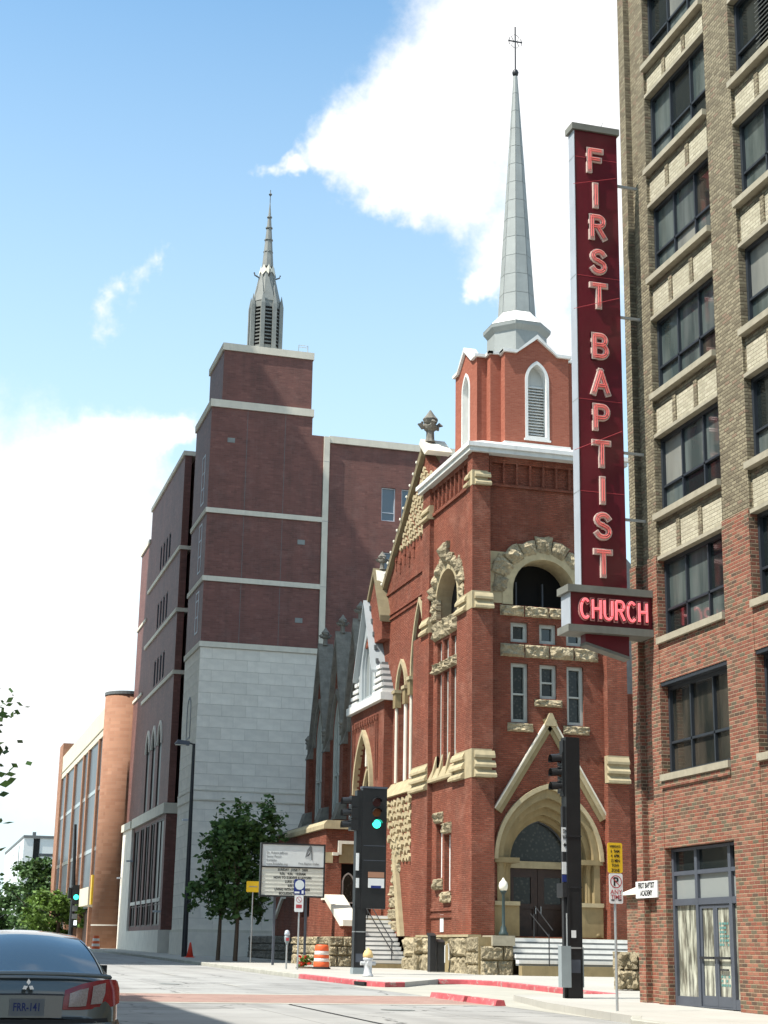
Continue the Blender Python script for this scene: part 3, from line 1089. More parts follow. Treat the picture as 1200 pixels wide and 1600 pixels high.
# low garden wall with white coping and two rough stones at the corner
gw = thing('garden_wall', (17.6, 44.0, gz(44)), 'low red brick wall with pale coping beyond the brick building corner', 'wall')
xa, xb = 20.15, 24.5
MB().box(xa, xb, 43.3, 44.3, gz(44, .05), 3.05).build('wall', 'mixed_red_brick', gw)
MB().add([(xa - .25, 43.1, 3.053), (xb, 43.1, 3.053), (xb, 44.5, 3.053), (xa - .25, 44.5, 3.053), (xa + .55, 43.7, 3.45), (xb, 43.7, 3.45), (xb, 43.9, 3.45), (xa + .55, 43.9, 3.45)], [(0, 1, 5, 4), (1, 2, 6, 5), (2, 3, 7, 6), (3, 0, 4, 7), (4, 5, 6, 7), (0, 3, 2, 1)]).build('coping', 'lime_band', gw)
for q, (rx, ry, rz_, sx_) in enumerate(((19.35, 42.6, 0.0, .8), (19.95, 42.5, -.06, .9), (19.4, 42.75, .50, .7), (19.95, 42.7, .48, .75))):
    o = bpy.data.objects.new('boulder', ROCKS[q]); link(o)
    o.location = (rx, ry, gz(ry) + 0.28 + rz_); o.scale = (sx_ * .8, .34, .54)
    o.rotation_euler = (0, 0, random.uniform(-.3, .3))
    tag(o, ['pale rough stone at the ground by the brick corner, lower left of four', 'pale rough stone at the ground by the brick corner, lower right of four',
            'pale rough stone by the brick corner, upper left of four', 'pale rough stone by the brick corner, upper right of four'][q], 'stone', 'rough stones at the corner')

# ------------------------------------------------------------------ vertical neon sign
SY = 33.50
ns = thing('neon_sign', (14.9, SY + .17, 8.0), 'tall maroon vertical neon sign with pink letters hung on the brick building', 'sign')
x0, x1 = 14.27, 15.43
zt_, zb_ = fY(930, 208, SY)[1], 9.55
body = MB().box(x0 + .012, x1, SY, SY + .33, zb_ - .6, zt_).build('panel', 'enamel_maroon', ns)
MB().box(x0 - .004, x0 + .010, SY - .012, SY + .345, zb_, zt_).build('side_sheet', 'sign_metal', ns)
MB().box(x0 - .07, x1 + .05, SY - .07, SY + .40, zt_ + .002, zt_ + .17).build('cap', 'sign_cap', ns)
for zc in (20.6, 17.4, 14.2, 11.9):
    MB().box(x0 + .015, x1 - .004, SY - .004, SY - .0005, zc, zc + .016).build('panel_seam', 'ink_red', ns)
    MB().box(x0 - .008, x0 - .0045, SY - .01, SY + .34, zc, zc + .02).build('sheet_seam', 'galvanised', ns)
cx0, cx1, cz0, cz1 = 13.95, 16.0 - .005, 8.66, 9.42
CY = SY - .10
cb = MB().box(cx0 + .012, cx1, CY, CY + .52, cz0, cz1).build('church_panel', 'enamel_maroon', ns)
MB().box(cx0 - .004, cx0 + .010, CY - .012, CY + .53, cz0, cz1).build('side_sheet', 'sign_metal', ns)
MB().box(cx0 - .08, cx1, CY - .08, CY + .60, cz1 + .002, cz1 + .17).build('cap', 'sign_cap', ns)
MB().box(cx0 - .08, cx1, CY - .08, CY + .60, cz0 - .17, cz0 - .002).build('base_cap', 'sign_cap', ns)
MB().prism([(x0 + .1, cz0 - .172), (x1 + .03, cz0 - .172), (x1 + .03, 8.02), (x0 + .1, 8.30)], 'Y', SY + .02, SY + .30).build('tail_fin', 'enamel_maroon', ns)
MB().prism([(x0 + .1, 8.30), (x1 + .03, 8.02), (x1 + .03, 7.95), (x0 + .1, 8.23)], 'Y', SY - .01, SY + .33).build('tail_edge', 'sign_cap', ns)
for py in (293, 497, 708, 812):
    zz = fY(972, py, SY + .2)[1]
    MB().box(x1 + .002, BX + .03, SY + .15, SY + .21, zz - .03, zz + .03).build('bracket', 'galvanised', ns)
MB().tube([(15.0, SY + .1, zt_ + .15), (15.1, SY + .05, zt_ + .38)], 0.012, 5).build('finial_rod', 'galvanised', ns)
for (pa, pb) in (((897, 287), (962, 279)), ((898, 482), (968, 466)), ((899, 703), (972, 674))):
    a = fY(pa[0], pa[1], SY - .10); c = fY(pb[0], pb[1], SY - .10)
    MB().tube([(a[0] - .02, SY - .10, a[1]), (c[0], SY - .10, c[1])], 0.006, 4).build('guy_wire', 'ink_red', ns)


def arcp(cx, cy, rx, ry, a0, a1, n=10):
    return [(cx + rx * math.cos(math.radians(a0 + (a1 - a0) * i / n)), cy + ry * math.sin(math.radians(a0 + (a1 - a0) * i / n))) for i in range(n + 1)]


LET = {
    'F': [[(0, 0), (0, 1)], [(0, 1), (.62, 1)], [(0, .55), (.52, .55)]],
    'I': [[(.3, 0), (.3, 1)]],
    'R': [[(0, 0), (0, 1)], [(0, 1), (.36, 1)] + arcp(.36, .76, .25, .24, 80, -90, 8) + [(0, .52)], [(.30, .50), (.64, 0)]],
    'S': [arcp(.32, .77, .29, .23, 25, 270, 12) + arcp(.32, .25, .31, .25, 85, -155, 12)],
    'T': [[(.31, 0), (.31, 1)], [(-.03, 1), (.65, 1)]],
    'B': [[(0, 0), (0, 1)], [(0, 1), (.34, 1)] + arcp(.34, .77, .24, .23, 80, -90, 8) + [(0, .54)], [(.34, .53)] + arcp(.34, .265, .29, .265, 85, -90, 8) + [(0, 0)]],
    'A': [[(-.05, 0), (.30, 1)], [(.30, 1), (.66, 0)], [(.09, .32), (.53, .32)]],
    'P': [[(0, 0), (0, 1)], [(0, 1), (.36, 1)] + arcp(.36, .73, .26, .27, 80, -90, 8) + [(0, .46)]],
    'C': [arcp(.33, .5, .33, .5, 48, 312, 16)],
    'H': [[(0, 0), (0, 1)], [(.60, 0), (.60, 1)], [(0, .52), (.60, .52)]],
    'U': [[(0, 1), (0, .3)] + arcp(.30, .3, .30, .3, 180, 360, 10) + [(.60, 1)]],
}


def ribbon(b, pts, wd, y0, y1):
    """rectangular bar following a stroke in the x-z plane"""
    P = [Vector(p) for p in pts]
    L = []; R = []
    for i, p in enumerate(P):
        d1 = (P[i] - P[i - 1]).normalized() if i else (P[1] - P[0]).normalized()
        d2 = (P[i + 1] - P[i]).normalized() if i < len(P) - 1 else d1
        d = (d1 + d2)
        d = d.normalized() if d.length > 1e-6 else d1
        nn = Vector((-d.y, d.x)); k = 1 / max(.45, nn.dot(Vector((-d1.y, d1.x))))
        ext = Vector((0, 0))
        if i == 0:
            ext = -d1 * wd / 2
        if i == len(P) - 1:
            ext = d1 * wd / 2
        L.append(p + nn * wd / 2 * k + ext); R.append(p - nn * wd / 2 * k + ext)
    n = len(P)
    v = [(q.x, y0, q.y) for q in L] + [(q.x, y0, q.y) for q in R] + [(q.x, y1, q.y) for q in L] + [(q.x, y1, q.y) for q in R]
    f = []
    for i in range(n - 1):
        f += [(i, i + 1, n + i + 1, n + i), (i, i + 1, 2 * n + i + 1, 2 * n + i), (n + i, n + i + 1, 3 * n + i + 1, 3 * n + i)]
    f += [(0, n, 3 * n, 2 * n), (n - 1, 2 * n - 1, 4 * n - 1, 3 * n - 1)]
    b.add(v, f)
    return L, R


def neon_letter(parent, ch, xc, zc, h, wd, yface, lit):
    sx_ = h * (0.72 if lit else 0.92)
    wl = 0.62 if ch != 'I' else 0.6
    T_ = lambda p: (xc + (p[0] - wl / 2) * sx_, zc + (p[1] - .5) * h)
    fb, eb, tb = MB(), MB(), MB()
    for k, st in enumerate(LET[ch]):
        q = [T_(p) for p in st]
        ribbon(fb, q, wd, yface - .055 - .002 * k, yface - .002)
        ribbon(eb, q, wd + .045, yface - .048 - .002 * k, yface - .001)
        P = [Vector(p) for p in q]
        for s in (-1, 1):
            off = []
            for i, p in enumerate(P):
                d = (P[min(i + 1, len(P) - 1)] - P[max(i - 1, 0)]).normalized()
                e = Vector((0, 0))
                off.append(p + s * wd * .24 * Vector((-d.y, d.x)))
            tb.tube([(p.x, yface - .085, p.y) for p in off], 0.0125 if not lit else 0.015, 6)
    o = fb.build('letter', 'letter_pink' if not lit else 'enamel_maroon', parent)
    eb.build('letter_edge', 'letter_edge' if not lit else 'letter_pink', o)
    tb.build('neon_tube', 'neon_lit' if lit else 'neon_dull', o)


for ch, px, py in zip('FIRSTBAPTIST', (930, 931, 934, 935, 936, 938, 939, 940, 940.5, 942, 942, 943),
                      (251, 305, 355, 409, 462, 541, 597, 652, 709, 766, 822, 880)):
    xc, zc = fY(px, py, SY - .05)
    neon_letter(ns, ch, xc, zc, 0.545, 0.105, SY, False)
for k, ch in enumerate('CHURCH'):
    xc = 14.29 + k * (15.74 - 14.29) / 5
    neon_letter(ns, ch, xc, 9.04, 0.44, 0.062, CY, True)
# ------------------------------------------------------------------ the church
TX, TY = 21.10, 60.90              # outer faces of the tower's corner piers
WX, WY = 21.32, 61.30              # wall faces between the piers
TXR, TYB = 27.95, 67.80            # far sides
CX, CY_ = 24.45, 64.40             # tower axis
ch = thing('church', (CX, CY_, gz(64)), 'red brick church with stone trimmed corner tower and grey spire', 'church')
ZC = 21.74                         # underside of the cornice


def wedge(plane, d, u0, u1, z0, z1, proj, mat='buff_stone', name='weathering_stone', parent=None):
    """sloping weathering stone that leans out from the wall face d by proj"""
    prof = [(d + 0.05, z0), (d - proj, z0), (d - proj, z0 + 0.10), (d, z1), (d + 0.05, z1)]
    b = MB()
    if plane == 'Y':
        b.prism(prof, 'X', u0, u1)
    else:
        b.prism([(p[0], p[1]) for p in prof], 'Y', u0, u1)
    return b.build(name, mat, parent or ch)


# --- tower walls
fw = MB()
front_holes = [arch(24.52, 4.42, 2.0, 4.98, 2.86, 14)]
rows = []
AC = 24.42
front_holes.append(arch(AC, 2.86, 15.36, 16.0, 1.42, 12))
SM = [(22.93, 23.69), (24.20, 24.96), (25.40, 26.16)]
for a, c in SM:
    front_holes.append(rect(a, c, 13.80, 14.64))
LW = [(22.93, 23.69, 10.47, 12.93), (24.20, 24.96, 11.50, 12.93), (25.40, 26.16, 10.47, 12.93)]
for a, c, z0, z1 in LW:
    front_holes.append(rect(a, c, z0, z1))
fw.panel('Y', WY, rect(21.5, 27.6, 1.9, ZC), front_holes, 0.55)
fw.build('tower_wall', 'church_brick', ch)

lw = MB()
LC = 64.85                                       # centre of the openings on the street side
lholes = [arch(LC, 3.02, 15.42, 16.05, 1.50, 12)]
for a, c in ((63.60, 64.22), (64.60, 65.22), (65.55, 66.15)):
    lholes.append(rect(a, c, 13.45, 14.45))
    lholes.append(rect(a, c, 9.0, 13.05))
for a, c, z0, z1 in ((64.2, 65.0, 3.8, 6.1), (65.3, 66.1, 4.35, 6.6)):
    lholes.append(rect(a, c, z0, z1))
lw.panel('X', WX, rect(61.4, 67.5, 1.9, ZC), lholes, 0.55)
lw.build('tower_wall', 'church_brick', ch)
MB().box(27.3, 27.6, 61.6, 67.3, 1.9, ZC).build('tower_wall', 'church_brick', ch)
MB().box(21.6, 27.5, 67.0, 67.3, 1.9, ZC).build('tower_wall', 'church_brick', ch)
# dark rooms behind the arched openings
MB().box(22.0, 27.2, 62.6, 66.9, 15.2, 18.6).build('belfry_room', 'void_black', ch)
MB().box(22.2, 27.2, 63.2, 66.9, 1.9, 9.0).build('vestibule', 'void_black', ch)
for a in (23.55, 24.75):
    MB().box(a, a + .06, 62.35, 62.45, 15.36, 16.6).build('inner_frame', 'frame_slate', ch)

# --- corner piers in three stages, wider towards the ground
STG = [(1.95, 8.15, 0.96, 2.45), (8.15, 15.05, 0.90, 1.95), (15.05, 20.32, 0.80, 0.75), (20.32, ZC, 0.74, 0.60)]
for z0, z1, wf, wl in STG:
    k = 0.0
    MB().prism([(TX, TY), (TX + wf, TY), (TX + wf, WY + .1), (WX + .1, TY + wl), (TX, TY + wl)][:3] + [(TX + wf, WY + .12), (WX + .12, WY + .12), (WX + .12, TY + wl), (TX, TY + wl)], 'Z', z0, z1).build('corner_pier', 'church_brick', ch)
    MB().box(TXR - wf, TXR, TY, WY + .1, z0, z1).build('corner_pier', 'church_brick', ch)
    fl = 66.75 if z0 < 15 else 66.85
    fr = 69.1 if z0 < 15 else 67.9
    MB().box(TX + (.0 if z0 < 15 else .02), WX + .3, fl, fr, z0, z1).build('corner_pier', 'church_brick', ch)
# weathering stones on the piers
for zt2, zb2, wf, wl, n_ in ((20.97, 20.30, 0.78, 0.72, 2), (15.78, 15.02, 0.88, 1.92, 2), (9.28, 8.12, 0.95, 2.42, 3)):
    h = (zt2 - zb2) / n_
    MB().box(TX - .012, TX + wf - .10, TY - .012, TY + .3, zb2, zt2 - .02).build('stone_block', 'buff_stone', ch)
    MB().box(TX - .014, TX + .3, TY + .005, TY + wl - .25, zb2 + .002, zt2 - .022).build('stone_block', 'buff_stone', ch)
    for k in range(n_):
        za = zb2 + k * h
        ov = 0.10 + 0.04 * (n_ - 1 - k)
        wedge('Y', TY - .013, TX + .10, TX + wf + 0.02 * (n_ - k), za + 0.02, za + h * 0.80, ov)
        wedge('X', TX - .015, TY + wl * .35, TY + wl + 0.03 * (n_ - k), za + 0.02, za + h * 0.80, ov)
        wedge('Y', TY - .005, TXR - wf - 0.04, TXR, za + 0.02, za + h * 0.80, ov)
        wedge('X', TX - .005, 66.80, (67.95 if zb2 > 15 else 69.15), za + 0.02, za + h * 0.80, ov)
    MB().box(TXR - wf - .01, TXR + .012, TY - .004, TY + .3, zb2, zt2 - .02).build('stone_block', 'buff_stone', ch)
    MB().box(TX - .004, TX + .3, 66.79, (67.93 if zb2 > 15 else 69.13), zb2, zt2 - .02).build('stone_block', 'buff_stone', ch)
# window-sill string below the tall street-side windows
wedge('X', WX, 63.2, 66.75, 8.40, 8.98, 0.24, name='sill_stone')
for a in (63.45, 64.42, 65.38, 66.25):
    MB().prism([(WX - .24, 8.5), (WX + .1, 8.5), (WX + .1, 9.5), (WX, 9.5)], 'Y', a - .10, a + .10).build('mullion_foot', 'buff_stone', ch)

# --- frieze of recessed brick panels, cornice, parapet
for k in range(9):
    a = 21.95 + k * 0.60
    MB().box(a, a + .09, WY - .16, WY + .05, 20.55, ZC - .03).build('frieze_rib', 'church_brick', ch)
for k in range(9):
    a = 61.75 + k * 0.58
    MB().box(WX - .13, WX + .05, a, a + .09, 20.55, ZC - .03).build('frieze_rib', 'church_brick', ch)
MB().box(21.86, 27.2, WY - .10, WY + .02, 20.43, 20.55).build('frieze_band', 'church_brick', ch)
MB().box(WX - .10, WX + .02, 61.6, 66.9, 20.40, 20.55).build('frieze_band', 'church_brick', ch)
MB().box(21.86, 27.2, WY - .15, WY + .02, ZC - .28, ZC - .002).build('frieze_band', 'church_brick', ch)
MB().box(WX - .12, WX + .02, 61.6, 66.9, ZC - .22, ZC - .002).build('frieze_band', 'church_brick', ch)
MB().box(TX - .18, TXR + .18, TY - .18, 68.1, ZC, ZC + .20).build('cornice', 'cornice_metal', ch)
MB().box(TX - .26, TXR + .26, TY - .26, 68.2, ZC + .202, ZC + .38).build('cornice', 'white_paint', ch)
rp = [(TX - .2, TY - .2), (TXR + .2, TY - .2), (TXR + .2, 68.1), (TX - .2, 68.1)]
b = MB()
b.add([(p[0], p[1], ZC + .382) for p in rp] + [(21.9, 61.8, ZC + .85), (27.0, 61.8, ZC + .85), (27.0, 67.0, ZC + .85), (21.9, 67.0, ZC + .85)],
      [(0, 1, 5, 4), (1, 2, 6, 5), (2, 3, 7, 6), (3, 0, 4, 7), (4, 5, 6, 7)])
b.build('tower_roof', 'white_paint', ch)

# --- rough voussoirs and quoins round the big arched openings


def voussoirs(plane, d, uc, vs, r1, r2, n, a0=0, a1=180, proj=0.22, mat='rock_stone', zscale=1.0):
    for k in range(n):
        t0 = math.radians(a0 + (a1 - a0) * (k + .03) / n); t1 = math.radians(a0 + (a1 - a0) * (k + .97) / n)
        ro = r2 * random.uniform(0.94, 1.10) * (1.10 if abs(k - (n - 1) / 2) < .6 else 1)
        pj = proj * random.uniform(.55, 1.4) * (1.5 if abs(k - (n - 1) / 2) < .6 else 1)
        b = MB()
        nu, nr = 5, 4
        v = []
        for j in range(nr):
            for i in range(nu):
                tt = t0 + (t1 - t0) * i / (nu - 1); rr = r1 + (ro - r1) * j / (nr - 1)
                edge = i in (0, nu - 1) or j in (0, nr - 1)
                pz = pj * (.35 if edge else random.uniform(.5, 1.15))
                if j == 0:
                    pz = 0.02
                if j == nr - 1:
                    rr += random.uniform(-.05, .05)
                u_, v_ = uc + rr * math.cos(tt), vs + rr * math.sin(tt) * zscale
                v.append((d - pz, u_, v_) if plane == 'X' else (u_, d - pz, v_))
        f = [(j * nu + i, j * nu + i + 1, (j + 1) * nu + i + 1, (j + 1) * nu + i) for j in range(nr - 1) for i in range(nu - 1)]
        rim = list(range(nu)) + [j * nu + nu - 1 for j in range(1, nr)] + [(nr - 1) * nu + i for i in range(nu - 2, -1, -1)] + [j * nu for j in range(nr - 2, 0, -1)]
        bb = len(v)
        for i in rim:
            p = v[i]
            v.append((d + .12, p[1], p[2]) if plane == 'X' else (p[0], d + .12, p[2]))
        m_ = len(rim)
        f += [(rim[i], rim[(i + 1) % m_], bb + (i + 1) % m_, bb + i) for i in range(m_)]
        b.add(v, f).build('voussoir', mat, ch)


# smooth intrados ring, then the rough outer stones
def arch_ring(plane, d, uc, vs, r1, r2, proj, depth, mat='buff_stone', z0=None, n=16, name='arch_ring'):
    outer = [(uc + r2 * math.cos(math.pi * i / n), vs + r2 * math.sin(math.pi * i / n)) for i in range(n + 1)]
    inner = [(uc + r1 * math.cos(math.pi * i / n), vs + r1 * math.sin(math.pi * i / n)) for i in range(n + 1)]
    if z0 is not None:
        outer = [(uc + r2, z0)] + outer + [(uc - r2, z0)]
        inner = [(uc + r1, z0)] + inner + [(uc - r1, z0)]
    b = MB()
    m_ = len(outer)
    mk = (lambda p, c: (c, p[0], p[1])) if plane == 'X' else (lambda p, c: (p[0], c, p[1]))
    v = [mk(p, d - proj) for p in outer] + [mk(p, d - proj) for p in inner] + [mk(p, d + depth) for p in outer] + [mk(p, d + depth) for p in inner]
    f = []
    for i in range(m_ - 1):
        f += [(i, i + 1, m_ + i + 1, m_ + i), (i, i + 1, 2 * m_ + i + 1, 2 * m_ + i), (m_ + i, m_ + i + 1, 3 * m_ + i + 1, 3 * m_ + i)]
    f += [(0, m_, 3 * m_, 2 * m_), (m_ - 1, 2 * m_ - 1, 4 * m_ - 1, 3 * m_ - 1)]
    return b.add(v, f).build(name, mat, ch)


arch_ring('Y', WY, AC, 16.0, 1.40, 1.86, 0.05, 1.2, z0=15.37)
voussoirs('Y', WY, AC, 16.0, 1.60, 2.28, 9, -4, 184, 0.24)
arch_ring('X', WX, LC, 16.05, 1.48, 1.80, 0.05, 1.3, z0=15.43)
voussoirs('X', WX, LC, 16.05, 1.62, 2.25, 11, -6, 186, 0.26)
# stone quoins at the left of the front opening and beside the street-side one
for k, (za, zb) in enumerate(((15.40, 16.25), (16.27, 17.05), (17.07, 17.6))):
    MB().box(21.93, 22.98 - .12 * (k % 2), WY - .02, WY + .3, za, zb).build('quoin', 'buff_stone', ch)
    MB().box(26.0, 26.95, WY - .02, WY + .3, za, zb).build('quoin', 'buff_stone', ch)
for za, zb in ((15.42, 15.95), (15.97, 16.5), (16.52, 17.0)):
    rock(ch, 'X', WX - .02, 66.25, 66.80, za, zb, .2, 'quoin')
# rough sills
for u in (22.45, 23.55, 24.65, 25.75):
    rock(ch, 'Y', WY - .02, u, u + 1.08, 14.88, 15.34, .26, 'sill_stone')
    rock(ch, 'Y', WY - .02, u, u + 1.08, 13.16, 13.72, .24, 'sill_stone')
for u0, u1 in ((22.75, 23.9), (25.2, 26.4)):
    rock(ch, 'Y', WY - .02, u0, u1, 10.08, 10.44, .22, 'sill_stone')
rock(ch, 'Y', WY - .02, 23.95, 25.2, 11.16, 11.47, .22, 'sill_stone')
for u in (63.25, 64.4, 65.5):
    rock(ch, 'X', WX - .02, u, u + 1.1, 14.55, 15.4, .30, 'sill_stone')
    rock(ch, 'X', WX - .02, u, u + 1.1, 13.08, 13.55, .26, 'sill_stone')
# tower windows
for a, c in SM:
    window(ch, 'Y', WY + .14, rect(a, c, 13.80, 14.64), 0.15, 0.22, 'frame_grey', 'glass_dark')
for a, c, z0, z1 in LW:
    window(ch, 'Y', WY + .14, rect(a, c, z0, z1), 0.14, 0.22, 'frame_grey', 'glass_leaded', (), (z0 + (z1 - z0) * .48,), 0.07)
for a, c in ((63.60, 64.22), (64.60, 65.22), (65.55, 66.15)):
    window(ch, 'X', WX + .16, rect(a, c, 13.45, 14.45), 0.12, 0.2, 'frame_grey', 'glass_dark')
    window(ch, 'X', WX + .16, rect(a, c, 9.0, 13.05), 0.12, 0.2, 'frame_grey', 'glass_leaded', (), (11.2,), 0.07)
for a, c, z0, z1 in ((64.2, 65.0, 3.8, 6.1), (65.3, 66.1, 4.35, 6.6)):
    window(ch, 'X', WX + .22, rect(a, c, z0, z1), 0.12, 0.2, 'white_paint', 'glass_dark')
    rock(ch, 'X', WX - .02, a - .15, c + .15, z1 + .02, z1 + .50, .24, 'lintel_stone')
    rock(ch, 'X', WX - .02, a - .15, c + .15, z0 - .50, z0 - .02, .26, 'sill_stone')
MB().box(WX - .06, WX + .02, 63.36, 66.74, 3.0, 3.12).build('brick_string', 'church_brick', ch)
MB().box(WX - .06, WX + .02, 63.36, 66.74, 2.72, 2.84).build('brick_string', 'church_brick', ch)
MB().box(WX - .03, WX - .004, 65.0, 65.45, 2.15, 2.85).build('notice_plate', 'sign_white', ch)



def coping_run(a, c, t0, t1, x0, x1, n_, mat, name, parent=None):
    """coping stones laid along a sloping line in the y-z plane, one object per stone"""
    for k in range(n_):
        s0, s1 = (k + .008) / n_, (k + .992) / n_
        j = random.uniform(-.012, .012)
        p = (a[0] + (c[0] - a[0]) * s0, a[1] + (c[1] - a[1]) * s0); q_ = (a[0] + (c[0] - a[0]) * s1, a[1] + (c[1] - a[1]) * s1)
        tk0 = t0 + (t1 - t0) * s0; tk1 = t0 + (t1 - t0) * s1
        MB().prism([p, q_, (q_[0], q_[1] + tk1 + j), (p[0], p[1] + tk0 + j)], 'X', x0 + random.uniform(-.012, .012), x1).build(name, mat, parent or ch)


# --- portal: stepped pointed orders, imports, shafts, doors, gable mouldings
PC, PS = 24.52, 4.98


def pointed_order(w_out, r_out, w_in, r_in, y0, y1, zb=2.0, mat='portal_stone', name='arch_order'):
    o_ = arch(PC, w_out, zb, PS, r_out, 12)[1:] + [arch(PC, w_out, zb, PS, r_out, 12)[0]]
    i_ = arch(PC, w_in, zb, PS, r_in, 12)[1:] + [arch(PC, w_in, zb, PS, r_in, 12)[0]]
    m_ = len(o_)
    v = [(p[0], y0, p[1]) for p in o_] + [(p[0], y0, p[1]) for p in i_] + [(p[0], y1, p[1]) for p in o_] + [(p[0], y1, p[1]) for p in i_]
    f = []
    for i in range(m_ - 1):
        f += [(i, i + 1, m_ + i + 1, m_ + i), (i, i + 1, 2 * m_ + i + 1, 2 * m_ + i), (m_ + i, m_ + i + 1, 3 * m_ + i + 1, 3 * m_ + i)]
    return MB().add(v, f).build(name, mat, ch)


pointed_order(4.72, 3.05, 4.40, 2.86, WY - .14, WY + .1, 4.98, 'buff_stone', 'hood_mould')
pointed_order(4.41, 2.87, 3.90, 2.48, WY - .03, WY + .30)
pointed_order(3.89, 2.47, 3.45, 2.15, WY + .24, WY + .62)
pointed_order(3.44, 2.14, 3.02, 1.86, WY + .54, WY + 1.00)
pointed_order(3.01, 1.85, 2.66, 1.64, WY + .86, WY + 1.35)
# shafts
for sgn in (-1, 1):
    for k, (off, yy) in enumerate(((2.10, .02), (1.86, .25), (1.63, .55), (1.42, .86))):
        xx = PC + sgn * off
        MB().lathe(xx, WY + yy + .06, [(.16, 2.0), (.16, 2.12), (.11, 2.2), (.10, 4.66), (.13, 4.72), (.17, 4.86), (.17, 4.98)], 10).build('shaft', 'portal_stone', ch, True)
    xa, xb = (PC - 2.32, PC - 1.28) if sgn < 0 else (PC + 1.28, PC + 2.32)
    MB().box(xa, xb, WY - .10, WY + .9, 4.84, 5.04).build('impost', 'portal_stone', ch)
    MB().box(xa - .02, xb + .0, WY - .13, WY + .9, 3.18, 3.34).build('band_course', 'buff_stone', ch)
    MB().box(xa, xb, WY - .04, WY + .8, 2.0, 3.18).build('dado', 'portal_stone', ch)
tp = arch(PC, 2.68, 5.0, PS + .02, 1.65, 12)
ty = window(ch, 'Y', WY + 1.22, tp, 0.08, 0.12, 'frame_slate', 'glass_leaded', name='tympanum_window')
MB().box(PC - 1.34, PC + 1.34, WY + 1.12, WY + 1.4, 4.70, 4.98).build('door_lintel', 'buff_stone', ch)
for sgn in (-1, 1):
    xa, xb = (PC - 1.32, PC - .01) if sgn < 0 else (PC + .01, PC + 1.32)
    dr = MB().panel('Y', WY + 1.26, rect(xa, xb, 1.99, 4.69), [rect(xa + .2, xb - .2, 2.3, 3.1), rect(xa + .28, xb - .28, 3.3, 4.35)], 0.07).build('door', 'door_wood', ch)
    MB().box(xa + .2, xb - .2, WY + 1.31, WY + 1.34, 2.3, 3.1).build('door_panel', 'door_wood', dr)
    MB().box(xa + .28, xb - .28, WY + 1.31, WY + 1.34, 3.3, 4.35).build('pane', 'glass_leaded', dr)
    MB().box(PC + sgn * .10, PC + sgn * .13, WY + 1.18, WY + 1.25, 2.9, 3.2).build('door_handle', 'galvanised', dr)
# steep gable moulding over the portal
APX = (24.62, 10.80)
for sgn, foot in ((-1, (22.20, 6.95)), (1, (27.05, 6.75))):
    fx, fz = foot
    dx, dz = APX[0] - fx, APX[1] - fz
    L = math.hypot(dx, dz); nx, nz = -dz / L * sgn * -1, dx / L * sgn * -1
    q = lambda s, w_: (fx + dx * s * 1.012 - (dz / L) * w_ * (1 if sgn < 0 else -1), fz + dz * s + (dx / L) * w_ * (1 if sgn < 0 else -1))
    for w0, w1, pj, mt in ((0.0, .06, .17, 'lime_band'), (-.16, -.002, .11, 'buff_stone'), (-.34, -.162, .06, 'portal_stone')):
        pts = [q(0, w0), q(1, w0), q(1, w1), q(0, w1)]
        MB().prism(pts, 'Y', WY - pj, WY + .02).build('gable_moulding', mt, ch)
MB().prism([(APX[0] - .30, APX[1] - .42), (APX[0] + .30, APX[1] - .42), (APX[0] + .06, APX[1] + .10), (APX[0] - .06, APX[1] + .10)], 'Y', WY - .19, WY + .02).build('apex_stone', 'buff_stone', ch)
# landing and steps of the portal
zl = 1.95
MB().box(22.4, 27.6, 60.55, 63.0, .3, zl).build('landing', 'portal_stone', ch)
nst = 6
for k in range(nst):
    z1 = zl - .02 - k * .205
    ya = 60.55 - .31 * (k + 1)
    MB().box(22.36, 28.6, ya + .035, ya + .36, z1 - .205, z1 - .13).build('nosing_shadow', 'ink_grey', ch)  # dark grey strip painted as the shadow under the tread above
    MB().box(22.355, 28.605, ya, ya + .35, (z1 - .13) if k < nst - 1 else .3, z1).build('step', 'white_paint' if k < nst - 1 else 'portal_stone', ch)
# side plinth with lamp, of rough stones
MB().box(20.95, 22.34, 59.6, 60.85, .3, 1.94).build('plinth_core', 'portal_stone', ch)
MB().box(21.45, 22.36, 59.42, 60.6, 1.62, 2.0).build('plinth_cap', 'sill_stone', ch)
rock_wall(ch, 'Y', 59.55, 21.0, 22.32, .42, 1.62, .55, .75, .18)
rock_wall(ch, 'X', 20.92, 59.62, 60.9, .42, 1.95, .45, .6, .14)
MB().box(20.96, WX + .2, 60.7, 67.4, .3, 1.93).build('base_core', 'portal_stone', ch)
rock_wall(ch, 'X', 20.92, 60.95, 62.9, .42, 1.93, .72, 1.1, .2)
rock_wall(ch, 'X', 20.92, 64.1, 66.6, .42, 1.93, .72, 1.1, .2)
MB().box(20.86, 21.4, 60.6, 67.5, 1.935, 2.03).build('plinth_course', 'buff_stone', ch)
MB().box(20.7, 21.6, 66.7, 68.5, .3, 1.95).build('base_core', 'portal_stone', ch)
rock_wall(ch, 'Y', 66.66, 20.5, 21.5, .42, 1.95, .72, 1.0, .16)
rock_wall(ch, 'X', 20.66, 66.7, 68.5, .42, 1.95, .72, 1.2, .2)
MB().box(27.7, 28.9, 60.0, 61.3, .3, 1.95).build('plinth_core', 'portal_stone', ch)
rock_wall(ch, 'Y', 59.95, 27.72, 28.9, .42, 1.95, .5, .7, .12)

